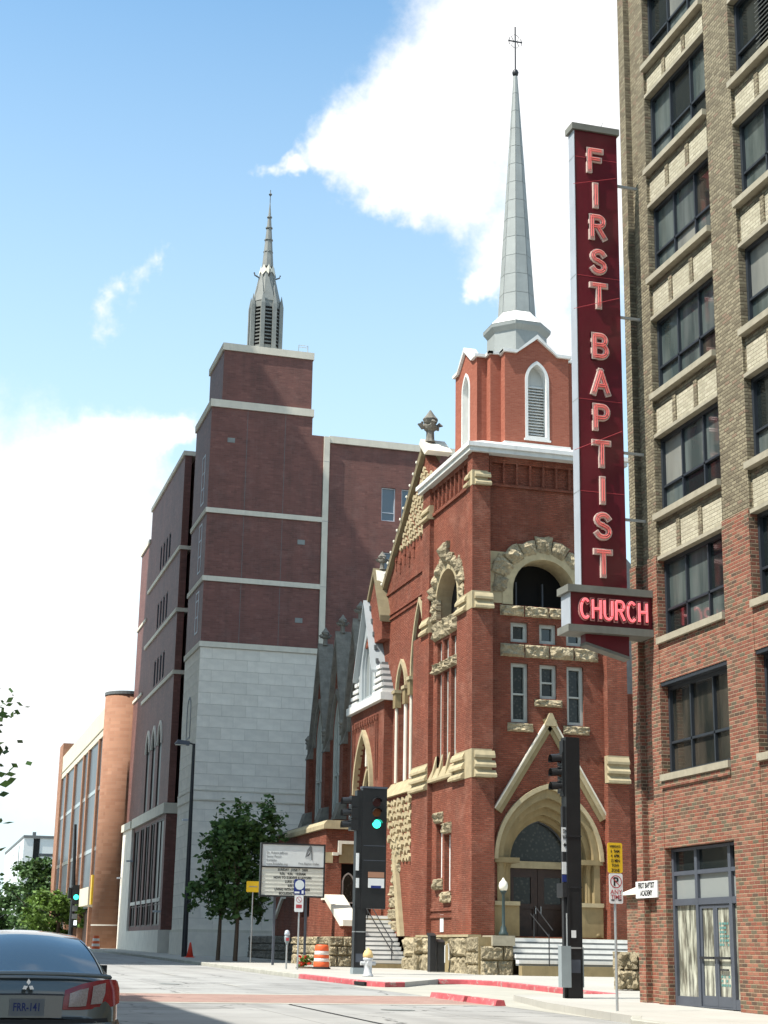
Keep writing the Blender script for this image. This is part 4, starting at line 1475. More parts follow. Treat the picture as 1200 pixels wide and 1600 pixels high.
# --- belfry stage: stepped plan, a gable on every side, louvred lancets
bel = []
half = 2.45
steps = [(-half, 1.45), (-half + .46, 1.45), (-half + .46, 1.92), (-half + .93, 1.92), (-half + .93, half)]
zb0, zb1 = 22.35, 26.85
qd = [(-half, -1.45), (-half + .46, -1.45), (-half + .46, -1.95), (-half + .95, -1.95), (-half + .95, -half)]
plan = []
for a in range(4):
    for (x, y) in qd:
        r_ = [(x, y), (-y, x), (-x, -y), (y, -x)][a]
        plan.append(r_)
gb = 1.50


def side_pts(a, u, off=0.0):
    """point on side a (0 front,1 right,2 back,3 left): u along, off outward"""
    d = half + off
    return [(u, -d), (d, u), (-u, d), (-d, -u)][a]


b = MB()
n = len(plan)
for i in range(n):
    p, q2 = plan[i], plan[(i + 1) % n]
    L = math.hypot(q2[0] - p[0], q2[1] - p[1])
    if L > 2.2:
        continue                                    # the gabled sides are added below
    b.add([(CX + p[0], CY_ + p[1], zb0), (CX + q2[0], CY_ + q2[1], zb0), (CX + q2[0], CY_ + q2[1], zb1), (CX + p[0], CY_ + p[1], zb1)], [(0, 1, 2, 3)])
    b.build('belfry_wall', 'belfry_brick', ch)
    b = MB()
gw_ = 1.5
for a, plane in ((0, 'Y'), (3, 'X')):
    if a == 0:
        d = CY_ - half; uc = CX
    else:
        d = CX - half; uc = CY_
    outl = [(uc - gw_, zb0), (uc + gw_, zb0), (uc + gw_, zb1), (uc + 0.95, zb1), (uc, 27.62), (uc - 0.95, zb1), (uc - gw_, zb1)]
    lan = arch(uc, 1.12, 22.95, 25.66, 0.92, 10)
    MB().panel(plane, d, outl, [lan], 0.5, rim=False).build('belfry_wall', 'belfry_brick', ch)
    fr_in = inset(lan, .13)
    fr = MB().panel(plane, d - .03, lan, [fr_in], 0.5).build('lancet_frame', 'white_paint', ch)
    us = [p[0] for p in fr_in]
    u0, u1 = min(us), max(us)
    MB().prism(fr_in, plane, d + .42, d + .44).build('louver_back', 'cornice_metal', fr)
    for k in range(18):
        zz = 23.12 + k * 0.135
        pr = [(d + .25, zz), (d + .40, zz + .12), (d + .41, zz + .10), (d + .26, zz - .02)]
        MB().prism(pr, 'X' if plane == 'Y' else 'Y', u0 + .01, u1 - .01).build('louver_blade', 'white_paint', fr)
    pr = [(d - .05, 22.95), (d + .45, 23.12), (d + .45, 22.9), (d - .05, 22.86)]
    MB().prism(pr, 'X' if plane == 'Y' else 'Y', uc - .62, uc + .62).build('lancet_sill', 'white_paint', fr)
for a in (1, 2):
    d = half
    if a == 1:
        MB().prism([(CY_ - gw_, zb0), (CY_ + gw_, zb0), (CY_ + gw_, zb1), (CY_, 27.62), (CY_ - gw_, zb1)], 'X', CX + half - .3, CX + half).build('belfry_wall', 'belfry_brick', ch)
    else:
        MB().prism([(CX - gw_, zb0), (CX + gw_, zb0), (CX + gw_, zb1), (CX, 27.62), (CX - gw_, zb1)], 'Y', CY_ + half - .3, CY_ + half).build('belfry_wall', 'belfry_brick', ch)
# white coping along the stepped top and the gables
cop = MB()
for i in range(n):
    p, q2 = plan[i], plan[(i + 1) % n]
    L = math.hypot(q2[0] - p[0], q2[1] - p[1])
    if L > 2.2:
        continue
    c0 = Vector((CX + p[0], CY_ + p[1])); c1 = Vector((CX + q2[0], CY_ + q2[1]))
    x0_, x1_ = min(c0.x, c1.x) - .10, max(c0.x, c1.x) + .10
    y0_, y1_ = min(c0.y, c1.y) - .10, max(c0.y, c1.y) + .10
    cop.box(x0_, x1_, y0_, y1_, zb1 + .001 * i, zb1 + .13 + .001 * i)
cop.box(CX - half + .9, CX + half - .9, CY_ - half + .2, CY_ + half - .2, zb1 - .05, zb1 + .03)
cop.box(CX - half + .2, CX + half - .2, CY_ - 1.4, CY_ + 1.4, zb1 - .05, zb1 + .031)
cop.build('coping', 'white_paint', ch)
for plane, d, uc in (('Y', CY_ - half, CX), ('X', CX - half, CY_), ('X', CX + half - .4, CY_), ('Y', CY_ + half - .4, CX)):
    for sgn in (-1, 1):
        pts = [(uc + sgn * 1.60, zb1 - .01), (uc + sgn * 0.97, zb1 - .01), (uc, 27.60), (uc, 27.80), (uc + sgn * 0.92, zb1 + .13), (uc + sgn * 1.60, zb1 + .12)]
        MB().prism(pts, plane, d - .13, d + .45).build('gable_coping', 'white_paint', ch)
MB().prism([(CX + p[0] * 1.045, CY_ + p[1] * 1.045) for p in plan], 'Z', zb0 - .2, zb0 + .36).build('belfry_base', 'white_paint', ch)

# --- drum, flared collar and paneled spire
sp = MB().lathe(CX, CY_, [(1.42, 26.6), (1.36, 28.50), (1.54, 28.72), (1.56, 28.86), (1.52, 28.88)], 8, math.pi / 8).build('spire_drum', 'cornice_metal', ch)
sp.data.materials[0] = MATS['spire_metal']
MB().lathe(CX, CY_, [(1.55, 28.89), (1.05, 29.40), (0.86, 29.62)], 8, math.pi / 8).build('spire_skirt', 'white_paint', ch)
spire = MB().lathe(CX, CY_, [(0.86, 29.6), (0.085, 42.1)], 8, math.pi / 8).build('spire', 'seam_metal', ch)
zs = [29.62 + (42.05 - 29.62) * i / 13 for i in range(14)]
rad = lambda z: 0.875 + (0.098 - 0.875) * (z - 29.6) / (42.1 - 29.6)
for i in range(13):
    za, zb = zs[i] + .012, zs[i + 1] - .012
    b = None
    for k in range(8):
        a0 = 2 * math.pi * k / 8 + math.pi / 8
        a1 = a0 + 2 * math.pi / 8
        ra, rb_ = rad(za), rad(zb)
        P0 = Vector((math.cos(a0), math.sin(a0))); P1 = Vector((math.cos(a1), math.sin(a1)))
        m0 = P0.lerp(P1, .035); m1 = P0.lerp(P1, .965)
        v = [(CX + m0.x * ra, CY_ + m0.y * ra, za), (CX + m1.x * ra, CY_ + m1.y * ra, za), (CX + m1.x * rb_, CY_ + m1.y * rb_, zb), (CX + m0.x * rb_, CY_ + m0.y * rb_, zb)]
        v2 = [(CX + (p[0] - CX) * .97, CY_ + (p[1] - CY_) * .97, p[2]) for p in v]
        MB().add(v + v2, [(0, 1, 2, 3), (0, 4, 5, 1), (1, 5, 6, 2), (2, 6, 7, 3), (3, 7, 4, 0)]).build('spire_panel', 'spire_metal', spire)
MB().lathe(CX, CY_, [(.03, 42.0), (.13, 42.12), (.16, 42.25), (.11, 42.38), (.03, 42.44)], 10).build('finial_ball', 'iron_black', ch, True)
crs = MB().box(CX - .028, CX + .028, CY_ - .02, CY_ + .02, 42.4, 44.75)
crs.box(CX - .36, CX + .36, CY_ - .018, CY_ + .018, 43.92, 43.98)
for sgn in (-1, 1):
    crs.tube([(CX + sgn * .30, CY_, 43.75), (CX + sgn * .33, CY_, 43.95), (CX + sgn * .28, CY_, 44.13)], .018, 5)
    crs.tube([(CX + sgn * .05, CY_, 43.6), (CX + sgn * .20, CY_, 43.72), (CX + sgn * .08, CY_, 43.93)], .016, 5)
    crs.tube([(CX + sgn * .05, CY_, 44.32), (CX + sgn * .20, CY_, 44.2), (CX + sgn * .08, CY_, 43.97)], .016, 5)
crs.build('cross', 'iron_black', ch)
# ------------------------------------------------------------------ church: street-side gable wall, bay, nave, porch
XG = 21.60
GA, GZ = 69.1, 24.05                                # gable apex
GF, GFZ = 77.3, 17.25                               # far foot of the gable


def rake(y):
    return GZ - (abs(y - GA)) * (GZ - GFZ) / (GF - GA)


hol = [arch(72.35, 1.25, 8.95, 13.3, 1.25, 10), arch(69.55, 2.1, 9.0, 13.6, 3.4, 10)]
MB().panel('X', XG, [(67.4, 1.9), (GF, 1.9), (GF, GFZ), (GA, GZ), (67.4, rake(67.4))], hol, 0.5).build('gable_wall', 'church_brick', ch)
for sgn in (1,):
    yf = GA + sgn * (GF - GA)
    coping_run((GA, GZ + .02), (yf, GFZ + .02), .40, .36, XG - .22, XG + .75, 9, 'olive_stone', 'gable_coping')
# wide lit shoulder stone at the apex
MB().prism([(GA - .75, GZ - .2), (GA + .15, GZ + .55), (GA - .1, GZ + .75), (GA - 1.3, GZ - .15)], 'X', XG - .30, XG + .9).build('apex_stone', 'lime_band', ch)
for k in range(15):
    yy = GA + .6 + k * .52
    MB().lathe(XG - .28, yy, [(.0, rake(yy) + .20), (.05, rake(yy) + .25), (.05, rake(yy) + .32), (.0, rake(yy) + .37)], 6).build('light_bulb', 'opal_glass', ch)


def finial(x, y, z, h, mat='dark_stone', arms=True):
    prof = [(.16, 0), (.13, .10), (.12, .34), (.20, .40), (.22, .47), (.12, .53), (.20, .60), (.24, .70), (.14, .82), (.02, 1.0)]
    b = MB().lathe(x, y, [(r * h, z + t * h) for r, t in prof], 8)
    if arms:
        for dx, dy in ((0, 1), (0, -1), (1, 0), (-1, 0)):
            b.tube([(x + dx * .10 * h, y + dy * .10 * h, z + .50 * h), (x + dx * .25 * h, y + dy * .25 * h, z + .46 * h), (x + dx * .31 * h, y + dy * .31 * h, z + .53 * h), (x + dx * .24 * h, y + dy * .24 * h, z + .60 * h)],
                   [.08 * h, .09 * h, .09 * h, .05 * h], 6)
    return b.build('finial', mat, ch)


finial(XG + .1, GA - .35, GZ + .55, 1.6)
# lozenge stones of the gable
bx_ = MB().prism([(-.16, 0), (0, -.16), (.16, 0), (0, .16)], 'X', -0.07, .06).build('check_stone', 'buff_stone')
me0 = bx_.data
bpy.data.objects.remove(bx_)
row = 0
z = 20.35
while z < GZ - .25:
    y = GA - 1.0 + (0.26 if row % 2 else 0.0)
    while y < GF:
        if z < rake(y) - .34 and z > 20.2:
            share('check_stone', me0, ch, (XG, y + random.uniform(-.03, .03), z + random.uniform(-.02, .02)), (random.uniform(-.12, .12), 0, 0), (random.uniform(.8, 2.0), random.uniform(.85, 1.1), random.uniform(.85, 1.05)))
        y += 0.52
    z += 0.25
    row += 1
for k, yy in enumerate((70.6, 71.35, 72.1, 72.85, 73.6)):
    zz = 19.75 - (.28 if k % 2 else 0)
    MB().box(XG - .07, XG + .02, yy, yy + .34, zz + .16, zz + .42).build('brick_corbel', 'church_brick', ch)
    MB().box(XG - .05, XG + .02, yy + .10, yy + .24, zz - .3, zz + .16).build('brick_corbel', 'church_brick', ch)
for zz in (18.45, 17.35, 17.12):
    MB().box(XG - .07, XG + .02, 67.9, 75.6, zz, zz + .10).build('brick_string', 'church_brick', ch)


def hood(plane, d, uc, wd, vs, rise, t=.22, pj=.16, z0=None, mat='buff_stone'):
    o_ = arch_curve(uc, wd + 2 * t, vs, rise + t * 1.25, 10); i_ = arch_curve(uc, wd, vs, rise, 10)
    if z0 is not None:
        o_ = [(uc + wd / 2 + t, z0)] + o_ + [(uc - wd / 2 - t, z0)]; i_ = [(uc + wd / 2, z0)] + i_ + [(uc - wd / 2, z0)]
    m_ = len(o_)
    mk = (lambda p, c: (c, p[0], p[1])) if plane == 'X' else (lambda p, c: (p[0], c, p[1]))
    v = [mk(p, d - pj) for p in o_] + [mk(p, d - pj) for p in i_] + [mk(p, d + .1) for p in o_] + [mk(p, d + .1) for p in i_]
    f = []
    for i in range(m_ - 1):
        f += [(i, i + 1, m_ + i + 1, m_ + i), (i, i + 1, 2 * m_ + i + 1, 2 * m_ + i), (m_ + i, m_ + i + 1, 3 * m_ + i + 1, 3 * m_ + i)]
    f += [(0, m_, 3 * m_, 2 * m_), (m_ - 1, 2 * m_ - 1, 4 * m_ - 1, 3 * m_ - 1)]
    return MB().add(v, f).build('hood_mould', mat, ch)


for h_, uc, wd, vs, rs in ((hol[0], 72.35, 1.25, 13.3, 1.25), (hol[1], 69.55, 2.1, 13.6, 3.4)):
    window(ch, 'X', XG + .25, h_, .16, .2, 'white_paint', 'glass_leaded', (uc,), (11.2, 12.6), .10)
    hood('X', XG, uc, wd + .1, vs, rs + .05, .17, .14)
    for s in (-1, 1):
        yy = uc + s * (wd / 2 + .16)
        MB().box(XG - .20, XG + .1, yy - .2, yy + .2, vs - .75, vs - .05).build('capital', 'portal_stone', ch)
        MB().box(XG - .26, XG + .1, yy - .26, yy + .26, vs - .05, vs + .10).build('capital', 'buff_stone', ch)
        MB().tube([(XG - .06, yy, 9.0), (XG - .06, yy, vs - .75)], .08, 8).build('colonnette', 'lime_band', ch)
# sloping sill, and the chequered stonework below it
MB().prism([(XG - .55, 8.3), (XG + .1, 8.3), (XG + .1, 9.0), (XG - .05, 9.0)], 'Y', 69.15, 73.9).build('sill_stone', 'buff_stone', ch)
MB().box(XG - .35, XG + .1, 69.2, 73.85, 2.0, 8.3).build('lower_wall', 'church_brick', ch)
row = 0
z = 5.4
while z < 8.15:
    y = 69.5 + (.30 if row % 2 else 0)
    while y < 73.7 - (8.2 - z) * .45:
        share('check_stone', me0, ch, (XG - .36, y + random.uniform(-.05, .05), z + random.uniform(-.03, .03)), (random.uniform(-.2, .2), 0, 0), (random.uniform(1.2, 2.6), random.uniform(.9, 1.3), random.uniform(.9, 1.25)))
        y += .60
    z += .32; row += 1
z = 2.2
for k in range(8):
    rock(ch, 'X', XG - .34, 71.8 - .12 * k + random.uniform(-.2, .2), 72.9 - .10 * k + random.uniform(-.2, .2), z, z + .5, .2, 'stone')
    z += .52
MB().prism([(70.4, 2.0), (70.9, 2.0), (72.0, 5.6), (71.6, 5.6)], 'X', XG - .55, XG - .3).build('stair_rail_wall', 'buff_stone', ch)

# gablet with its own finial, set where the gable meets the bay
MB().prism([(74.7, 16.2), (77.7, 16.2), (77.7, 17.7), (76.1, 19.75), (74.7, 17.2)], 'X', XG - .42, XG + .2).build('gablet_wall', 'church_brick', ch)
for a, c in (((76.1, 19.75), (77.75, 17.6)), ((76.1, 19.75), (74.62, 17.05))):
    MB().prism([a, c, (c[0] + (.0), c[1] + .32), (a[0], a[1] + .32)], 'X', XG - .55, XG + .3).build('gablet_coping', 'olive_stone', ch)
MB().add([(XG - .45, 75.95, 19.95), (XG + .55, 75.8, 19.85), (XG + .1, 74.95, 17.5), (XG - .45, 75.0, 17.6)], [(0, 1, 2, 3)]).build('gablet_lit_face', 'lime_band', ch)  # pale sheet paints the sunlit broad side of the olive coping
finial(XG - .1, 76.0, 20.0, 0.95)

# projecting bay with white stepped weathering and a zinc dormer
XB = 21.15
bay0, bay1 = 73.95, 80.0
bh = arch(77.3, 2.9, 5.6, 8.9, 2.85, 12)
MB().panel('X', XB, rect(bay0, bay1, 1.9, 13.05), [bh], .5, rim=False).build('bay_wall', 'church_brick', ch)
MB().box(XB + .002, XG + .2, bay0, bay0 + .3, 1.9, 13.05).build('bay_wall', 'church_brick', ch)
MB().box(XB + .002, XG + .2, bay1 - .3, bay1, 1.9, 13.05).build('bay_wall', 'church_brick', ch)
sw = arch(77.3, 1.7, 5.6, 8.3, 1.75, 10)
MB().panel('X', XB + .28, bh, [sw], .2, rim=False).build('arch_infill', 'church_brick', ch)
window(ch, 'X', XB + .38, sw, .12, .1, 'frame_grey', 'glass_pale', (77.3,), (), .08, name='arch_window')
hood('X', XB, 77.3, 2.9, 8.9, 2.85, .20, .20)
hood('X', XB + .25, 77.3, 1.7, 8.3, 1.75, .20, .12)
MB().box(XB + .05, XB + .2, 77.2, 77.45, 10.2, 11.5).build('key_stone', 'lime_band', ch)
for yy in (74.9, 75.2, 79.2, 79.5):
    MB().box(XB - .07, XB + .02, yy, yy + .12, 9.4, 12.2).build('brick_rib', 'church_brick', ch)
for k in range(11):
    MB().box(XB - .12, XB + .02, 74.9 + k * .44, 75.1 + k * .44, 12.22, 12.5).build('dentil', 'church_brick', ch)
for zz in (7.0, 8.35):
    wedge('X', XB, bay0 - .05, 74.6, zz, zz + .45, .25)
    wedge('Y', bay0, XB - .1, XG, zz, zz + .45, .22)
MB().box(XB - .26, XG + .3, bay0 - .22, bay1 + .2, 13.05, 13.42).build('bay_cornice', 'white_paint', ch)
for k in range(5):
    dz = 13.44 + k * .33
    q_ = k * .34
    for (ya, yb) in ((bay0 - .12 + q_ * .7, 75.6), (78.6, bay1 + .1 - q_ * .7)):
        if yb - ya > .15:
            MB().box(XB - .16 + q_ * .1, XG + .3, ya, yb, dz, dz + .17).build('weathering_step', 'white_paint', ch)
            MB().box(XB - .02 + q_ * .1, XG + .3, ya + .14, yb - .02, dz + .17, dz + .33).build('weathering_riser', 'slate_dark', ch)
d0, d1, dm = 75.55, 78.65, 77.1
MB().panel('X', XB - .02, [(d0, 13.42), (d1, 13.42), (d1, 15.1), (dm, 18.3), (d0, 15.1)], [arch(dm, 2.0, 13.6, 15.0, 1.95, 10)], .3).build('dormer_front', 'zinc_sheet', ch)
window(ch, 'X', XB + .1, arch(dm, 2.0, 13.6, 15.0, 1.95, 10), .12, .15, 'zinc_sheet', 'glass_pale', (dm,), (), .09, name='dormer_window')
for sgn, e in ((-1, d0), (1, d1)):
    b = MB()
    y_e = e + sgn * .25
    z_e = 15.1 - .5
    v = [(XB - .30, y_e, z_e), (XB + 1.9, y_e, z_e), (XB + 1.9, dm, 18.45), (XB - .30, dm, 18.45)]
    v2 = [(p[0], p[1], p[2] + .14) for p in v]
    b.add(v + v2, [(0, 1, 2, 3), (4, 5, 6, 7), (0, 1, 5, 4), (1, 2, 6, 5), (2, 3, 7, 6), (3, 0, 4, 7)])
    b.build('dormer_roof', 'zinc_sheet', ch)
    MB().box(XB + .02, XB + 1.9, e - .02, e + .02, 13.42, 15.05).build('dormer_cheek', 'slate_dark', ch)
for k in range(5):
    t_ = .12 + k * .19
    yy = dm - .02 - t_ * (dm - d0 + .25); zz = 18.45 - t_ * (18.45 - 14.6) + .15
    MB().box(XB - .05, XB + .08, yy - .10, yy + .04, zz - .1, zz + .12).build('snow_guard', 'slate_dark', ch)

# nave: shaded gabled bays beyond
XN = 21.75
MB().box(XN + .5, 40, 67.5, 93.0, 1.0, 13.0).build('nave_body', 'church_brick', ch)
b = MB().prism([(22.3, 12.5), (39.5, 12.5), (30.9, 21.5)], 'Y', 70.0, 92.8)
b.build('nave_roof', 'slate_dark', ch)
centers = (81.5, 85.3, 89.3)
for c_ in centers:
    hw = 1.86
    wnd_ = arch(c_, 2.0, 8.0, 12.6, 2.4, 10)
    MB().panel('X', XN, [(c_ - hw, 2.0), (c_ + hw, 2.0), (c_ + hw, 12.4), (c_, 18.1), (c_ - hw, 12.4)], [wnd_], .5).build('nave_gable', 'church_brick', ch)
    window(ch, 'X', XN + .04, wnd_, .3, .2, 'frame_grey', 'glass_pale', (c_,), (10.6,), .14, name='nave_window')
    hood('X', XN, c_, 2.05, 12.6, 2.45, .20, .16, mat='dark_stone')
    for sgn in (-1, 1):
        coping_run((c_ + sgn * (hw + .06), 12.1), (c_, 18.05), .46, .50, XN - .28, XN + .62, 7, 'dark_stone', 'gable_coping')
    finial(XN + .15, c_, 18.45, 1.05)
for y_ in (79.6, 83.4, 87.3, 91.25):
    MB().box(21.15, XN + .2, y_ - .42, y_ + .42, 1.2, 8.0).build('buttress', 'church_brick', ch)
    MB().prism([(21.10, 8.0), (XN + .1, 8.0), (XN + .1, 9.0), (21.4, 8.9)], 'Y', y_ - .46, y_ + .46).build('buttress_cap', 'dark_stone', ch)
    MB().box(21.50, XN + .2, y_ - .36, y_ + .36, 7.8, 12.0).build('buttress', 'church_brick', ch)
    MB().prism([(21.44, 12.0), (XN + .1, 12.0), (XN + .1, 13.2)], 'Y', y_ - .40, y_ + .40).build('buttress_cap', 'dark_stone', ch)
    finial(21.5, y_, 12.6, .8, arms=False)
# aisle wall and its rough base
MB().box(20.2, 22.0, 84.0, 93.0, 1.0, 7.6).build('aisle_wall', 'church_brick', ch)
MB().prism([(19.9, 7.6), (22.0, 7.6), (22.0, 8.3), (20.1, 7.8)], 'Y', 83.9, 93.1).build('aisle_coping', 'dark_stone', ch)
MB().box(19.75, 21.0, 83.5, 97.8, .6, 2.05).build('base_core', 'dark_stone', ch)
rock_wall(ch, 'Y', 83.46, 19.7, 20.9, .72, 2.05, .45, .8, .12, mat='dark_stone')
rock_wall(ch, 'X', 19.70, 83.6, 97.6, .78, 2.05, .45, 1.3, .12, mat='dark_stone')
MB().prism([(86.0, 2.06), (90.0, 2.06), (90.0, 3.0), (88.4, 4.0), (86.0, 4.0)], 'X', 19.72, 20.1).build('stair_cheek', 'church_brick', ch)
MB().prism([(86.0, 4.0), (88.4, 4.0), (90.1, 2.95), (90.1, 3.2), (88.5, 4.22), (86.0, 4.22)], 'X', 19.6, 20.25).build('stair_coping', 'lime_block', ch)

# porch block with entrance, stair and cheek wall
PX0, PY0 = 18.85, 75.6
pdoor = rect(19.62, 20.60, 2.9, 5.35)
MB().panel('Y', PY0, rect(PX0, 20.8, 1.9, 6.95), [pdoor], .5, rim=False).build('porch_wall', 'church_brick', ch)
MB().panel('X', PX0, rect(PY0 + .001, 84.0, 1.9, 6.95), [arch(79.8, 2.2, 2.9, 4.4, 1.6, 10)], .5, rim=False).build('porch_wall', 'church_brick', ch)
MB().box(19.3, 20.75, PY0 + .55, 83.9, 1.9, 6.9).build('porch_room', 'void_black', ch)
MB().prism([(PX0 - .18, 6.95), (21.0, 6.95), (21.0, 7.35), (PX0 - .02, 7.35), (PX0 - .18, 7.15)], 'Y', PY0 - .18, 84.0).build('porch_coping', 'buff_stone', ch)
MB().box(PX0 - .04, PX0 + .34, PY0 - .04, PY0 + .3, 5.35, 5.85).build('impost', 'buff_stone', ch)
lm_ = MB().box(19.50, 20.72, PY0 - .05, PY0 + .1, 5.36, 6.25).build('lintel', 'portal_stone', ch)
MB().box(19.42, 20.78, PY0 - .16, PY0 + .1, 6.255, 6.40).build('label_mould', 'lime_band', ch)
MB().box(19.42, 19.58, PY0 - .16, PY0 + .1, 5.75, 6.253).build('label_mould', 'lime_band', ch)
MB().box(19.15, 19.42, PY0 - .16, PY0 + .1, 5.70, 5.85).build('label_mould', 'lime_band', ch)
nw = arch(20.10, .62, 3.5, 4.5, .45, 8)
window(ch, 'Y', PY0 + .46, nw, .07, .05, 'white_paint', 'glass_leaded', name='lancet_window')
MB().box(18.2, 19.48, 71.3, 76.0, .4, 1.93).build('base_core', 'portal_stone', ch)
rock_wall(ch, 'Y', 71.26, 18.0, 19.46, .6, 1.95, .45, .62, .16)
rock_wall(ch, 'X', 18.15, 71.3, 79.0, .62, 1.95, .45, .9, .14)
MB().prism([(71.5, 1.94), (PY0, 1.94), (PY0, 3.62), (74.9, 3.62), (71.9, 2.40), (71.5, 2.40)], 'X', 18.75, 19.46).build('stair_cheek', 'church_brick', ch)
MB().prism([(71.35, 2.40), (71.95, 2.40), (74.9, 3.62), (PY0, 3.62), (PY0, 3.86), (74.8, 3.86), (71.85, 2.66), (71.35, 2.66)], 'X', 18.66, 19.56).build('stair_coping', 'lime_band', ch)
for k in range(11):
    z1 = 2.9 - k * .195
    ya = 73.0 - .27 * (k + 1)
    MB().box(19.58, 21.23, ya + .03, ya + .4, z1 - .197, z1 - .125).build('nosing_shadow', 'ink_grey', ch)  # grey groove coloured to stand for the shade below each tread
    MB().box(19.575, 21.235, ya, ya + .30, z1 - .125, z1).build('step', 'white_paint', ch)
MB().box(19.57, 21.24, 69.7, 70.1, .4, .80).build('step', 'portal_stone', ch)
MB().box(19.57, 21.24, 72.75, 75.6, .4, 2.895).build('stair_landing', 'portal_stone', ch)

# ------------------------------------------------------------------ big maroon brick and limestone block beyond the church
gb_ = thing('brick_tower_block', (20, 108, gz(105)), 'large maroon brick building with pale limestone base and stepped tower behind the church', 'building')
GX, GY = 16.45, 100.7
g0 = gz(GY, 0.0)
XS_ = 24.20


def gbox(name, mat, *a):
    return MB().box(*a).build(name, mat, gb_)


gbox('base_wall', 'joint_grey', GX + .01, XS_, GY + .01, 106.8, g0, 20.0)
bx_ = MB().box(-.5, .5, 0, .2, -.5, .5).build('stone_block', 'lime_block')
blk = bx_.data
bpy.data.objects.remove(bx_)
zc = 2.35
rowh = .735
k = 0
while zc < 19.9:
    h = min(rowh, 20.0 - zc)
    if 10.2 < zc < 10.95:
        pass
    nb = 5
    off = .5 if k % 2 else 0
    wd = (XS_ - GX) / nb
    e = [GX] + [GX + wd * (i + off) for i in range(1 if not off else 0, nb) if GX + wd * (i + off) > GX + .1] + [XS_]
    for a, c in zip(e[:-1], e[1:]):
        share('stone_block', blk, gb_, ((a + c) / 2, GY - .010 + random.uniform(-.004, .004), zc + h / 2), (0, 0, 0), (c - a - .012, 1, h - .020))
    e = [GY + 1.53 * (i + off) for i in range(0, 5)]
    e = [GY] + [x for x in e if GY + .2 < x < 106.6] + [106.8]
    for a, c in zip(e[:-1], e[1:]):
        share('stone_block', blk, gb_, (GX - .012, (a + c) / 2, zc + h / 2), (0, 0, -math.pi / 2), (c - a - .012, 1, h - .020))
    zc += rowh; k += 1
gbox('plinth', 'lime_block', GX - .12, XS_ + .1, GY - .12, 106.9, g0, 2.25)
gbox('plinth_band', 'lime_band', GX - .06, XS_, GY - .06, 106.85, 2.252, 2.42)
for zz in (10.25, 10.85):
    gbox('string_course', 'lime_band', GX - .07, XS_ + .05, GY - .07, 106.85, zz, zz + .09)
gbox('string_course', 'lime_block', GX - .04, XS_ + .05, GY - .04, 106.83, 10.345, 10.845)
for z0, z1 in ((20.35, 24.35), (24.68, 28.95), (29.28, 35.02)):
    gbox('brick_stage', 'maroon_brick', GX, XS_, GY, 106.8, z0, z1)
gbox('brick_stage', 'maroon_brick', GX, 23.38, GY, 106.8, 35.02, 36.3)
for z0, z1 in ((20.0, 20.35), (24.35, 24.68), (28.95, 29.28)):
    gbox('stone_band', 'lime_band', GX - .10, XS_ + .02, GY - .10, 106.82, z0, z1)
gbox('stone_band', 'lime_band', GX - .10, 23.46, GY - .10, 106.9, 36.3, 36.82)
gbox('brick_stage', 'maroon_brick', 17.13, 23.30, GY + .10, 106.2, 36.82, 40.45)
gbox('stone_band', 'lime_band', 17.03, 23.38, GY, 106.3, 40.45, 40.95)
gbox('corner_strip', 'lime_band', XS_ + .02, 24.62, GY - .10, GY + .5, 19.9, 35.0)
for zz in (29.0, 24.5, 33.2):
    gbox('strip_joint', 'joint_grey', XS_ + .015, 24.63, GY - .106, GY, zz, zz + .05)
# wing behind the church
wn = [rect(a, a + .98, z0, z1) for a in (28.40, 29.82, 33.2, 34.6) for z0, z1 in ((29.5, 31.85), (24.95, 27.3))]
MB().panel('Y', GY + .15, rect(24.62, 44, g0, 34.62), wn, .4, rim=False).build('wing_wall', 'maroon_brick', gb_)
gbox('wing_core', 'maroon_brick', 24.7, 44, GY + .6, 134, g0, 34.5)
for r_ in wn:
    window(gb_, 'Y', GY + .25, r_, .07, .12, 'frame_blue', 'glass_blue', (), (r_[0][1] + .6,), .06)
gbox('stone_band', 'lime_band', 24.62, 44.2, GY, GY + .8, 34.62, 35.1)
for xj in (18.9, 21.5):
    for z0, z1 in ((20.36, 24.34), (24.69, 28.94), (29.29, 36.28)):
        gbox('control_joint', 'slate_dark', xj, xj + .03, GY - .004, GY + .05, z0, z1)
for xv, zv in ((22.6, 22.0), (22.6, 27.3), (17.6, 33.9)):
    gbox('vent_grille', 'lead_metal', xv, xv + .5, GY - .03, GY + .05, zv, zv + .32)
# street side: slot, then the long wing
gbox('recess_wall', 'maroon_brick', 18.6, 24.5, 106.8, 112.05, g0, 36.3)
WYA, WYB, WYC = 112.0, 128.8, 134.2
wh = []
for z0, z1 in ((29.75, 31.7), (25.1, 27.1), (20.6, 22.6)):
    for q in range(4):
        a = 117.2 + q * 1.5
        wh.append(rect(a, a + .85, z0, z1))
lanc = [arch(a, 1.7, 11.1, 15.6, 1.5, 8) for a in (117.1, 120.2, 123.3)]
low = [rect(112.9, 116.4, 2.75, 10.0), rect(117.2, 119.2, 2.75, 10.0), rect(120.0, 122.0, 2.75, 10.0), rect(122.8, 124.8, 2.75, 10.0), rect(125.6, 128.4, 2.75, 10.0)]
MB().panel('X', 16.5, rect(WYA, WYB, 11.0, 36.2), wh + [[(p[0], max(p[1], 11.02)) for p in l] for l in lanc], .5).build('wing_wall', 'maroon_brick', gb_)
MB().panel('X', 16.5, rect(WYB, WYC, 10.9, 33.6), [], .5).build('wing_wall', 'maroon_brick', gb_)
MB().panel('X', 16.47, rect(WYA, WYB, 2.45, 10.25), low, 1.0).build('base_wall', 'maroon_brick', gb_)
gbox('base_wall', 'lime_block', 16.30, 17.5, WYA - .1, WYB - .003, g0, 2.45)
gbox('base_wall', 'lime_block', 16.3, 18, WYB + .003, WYC + .3, g0, 10.3)
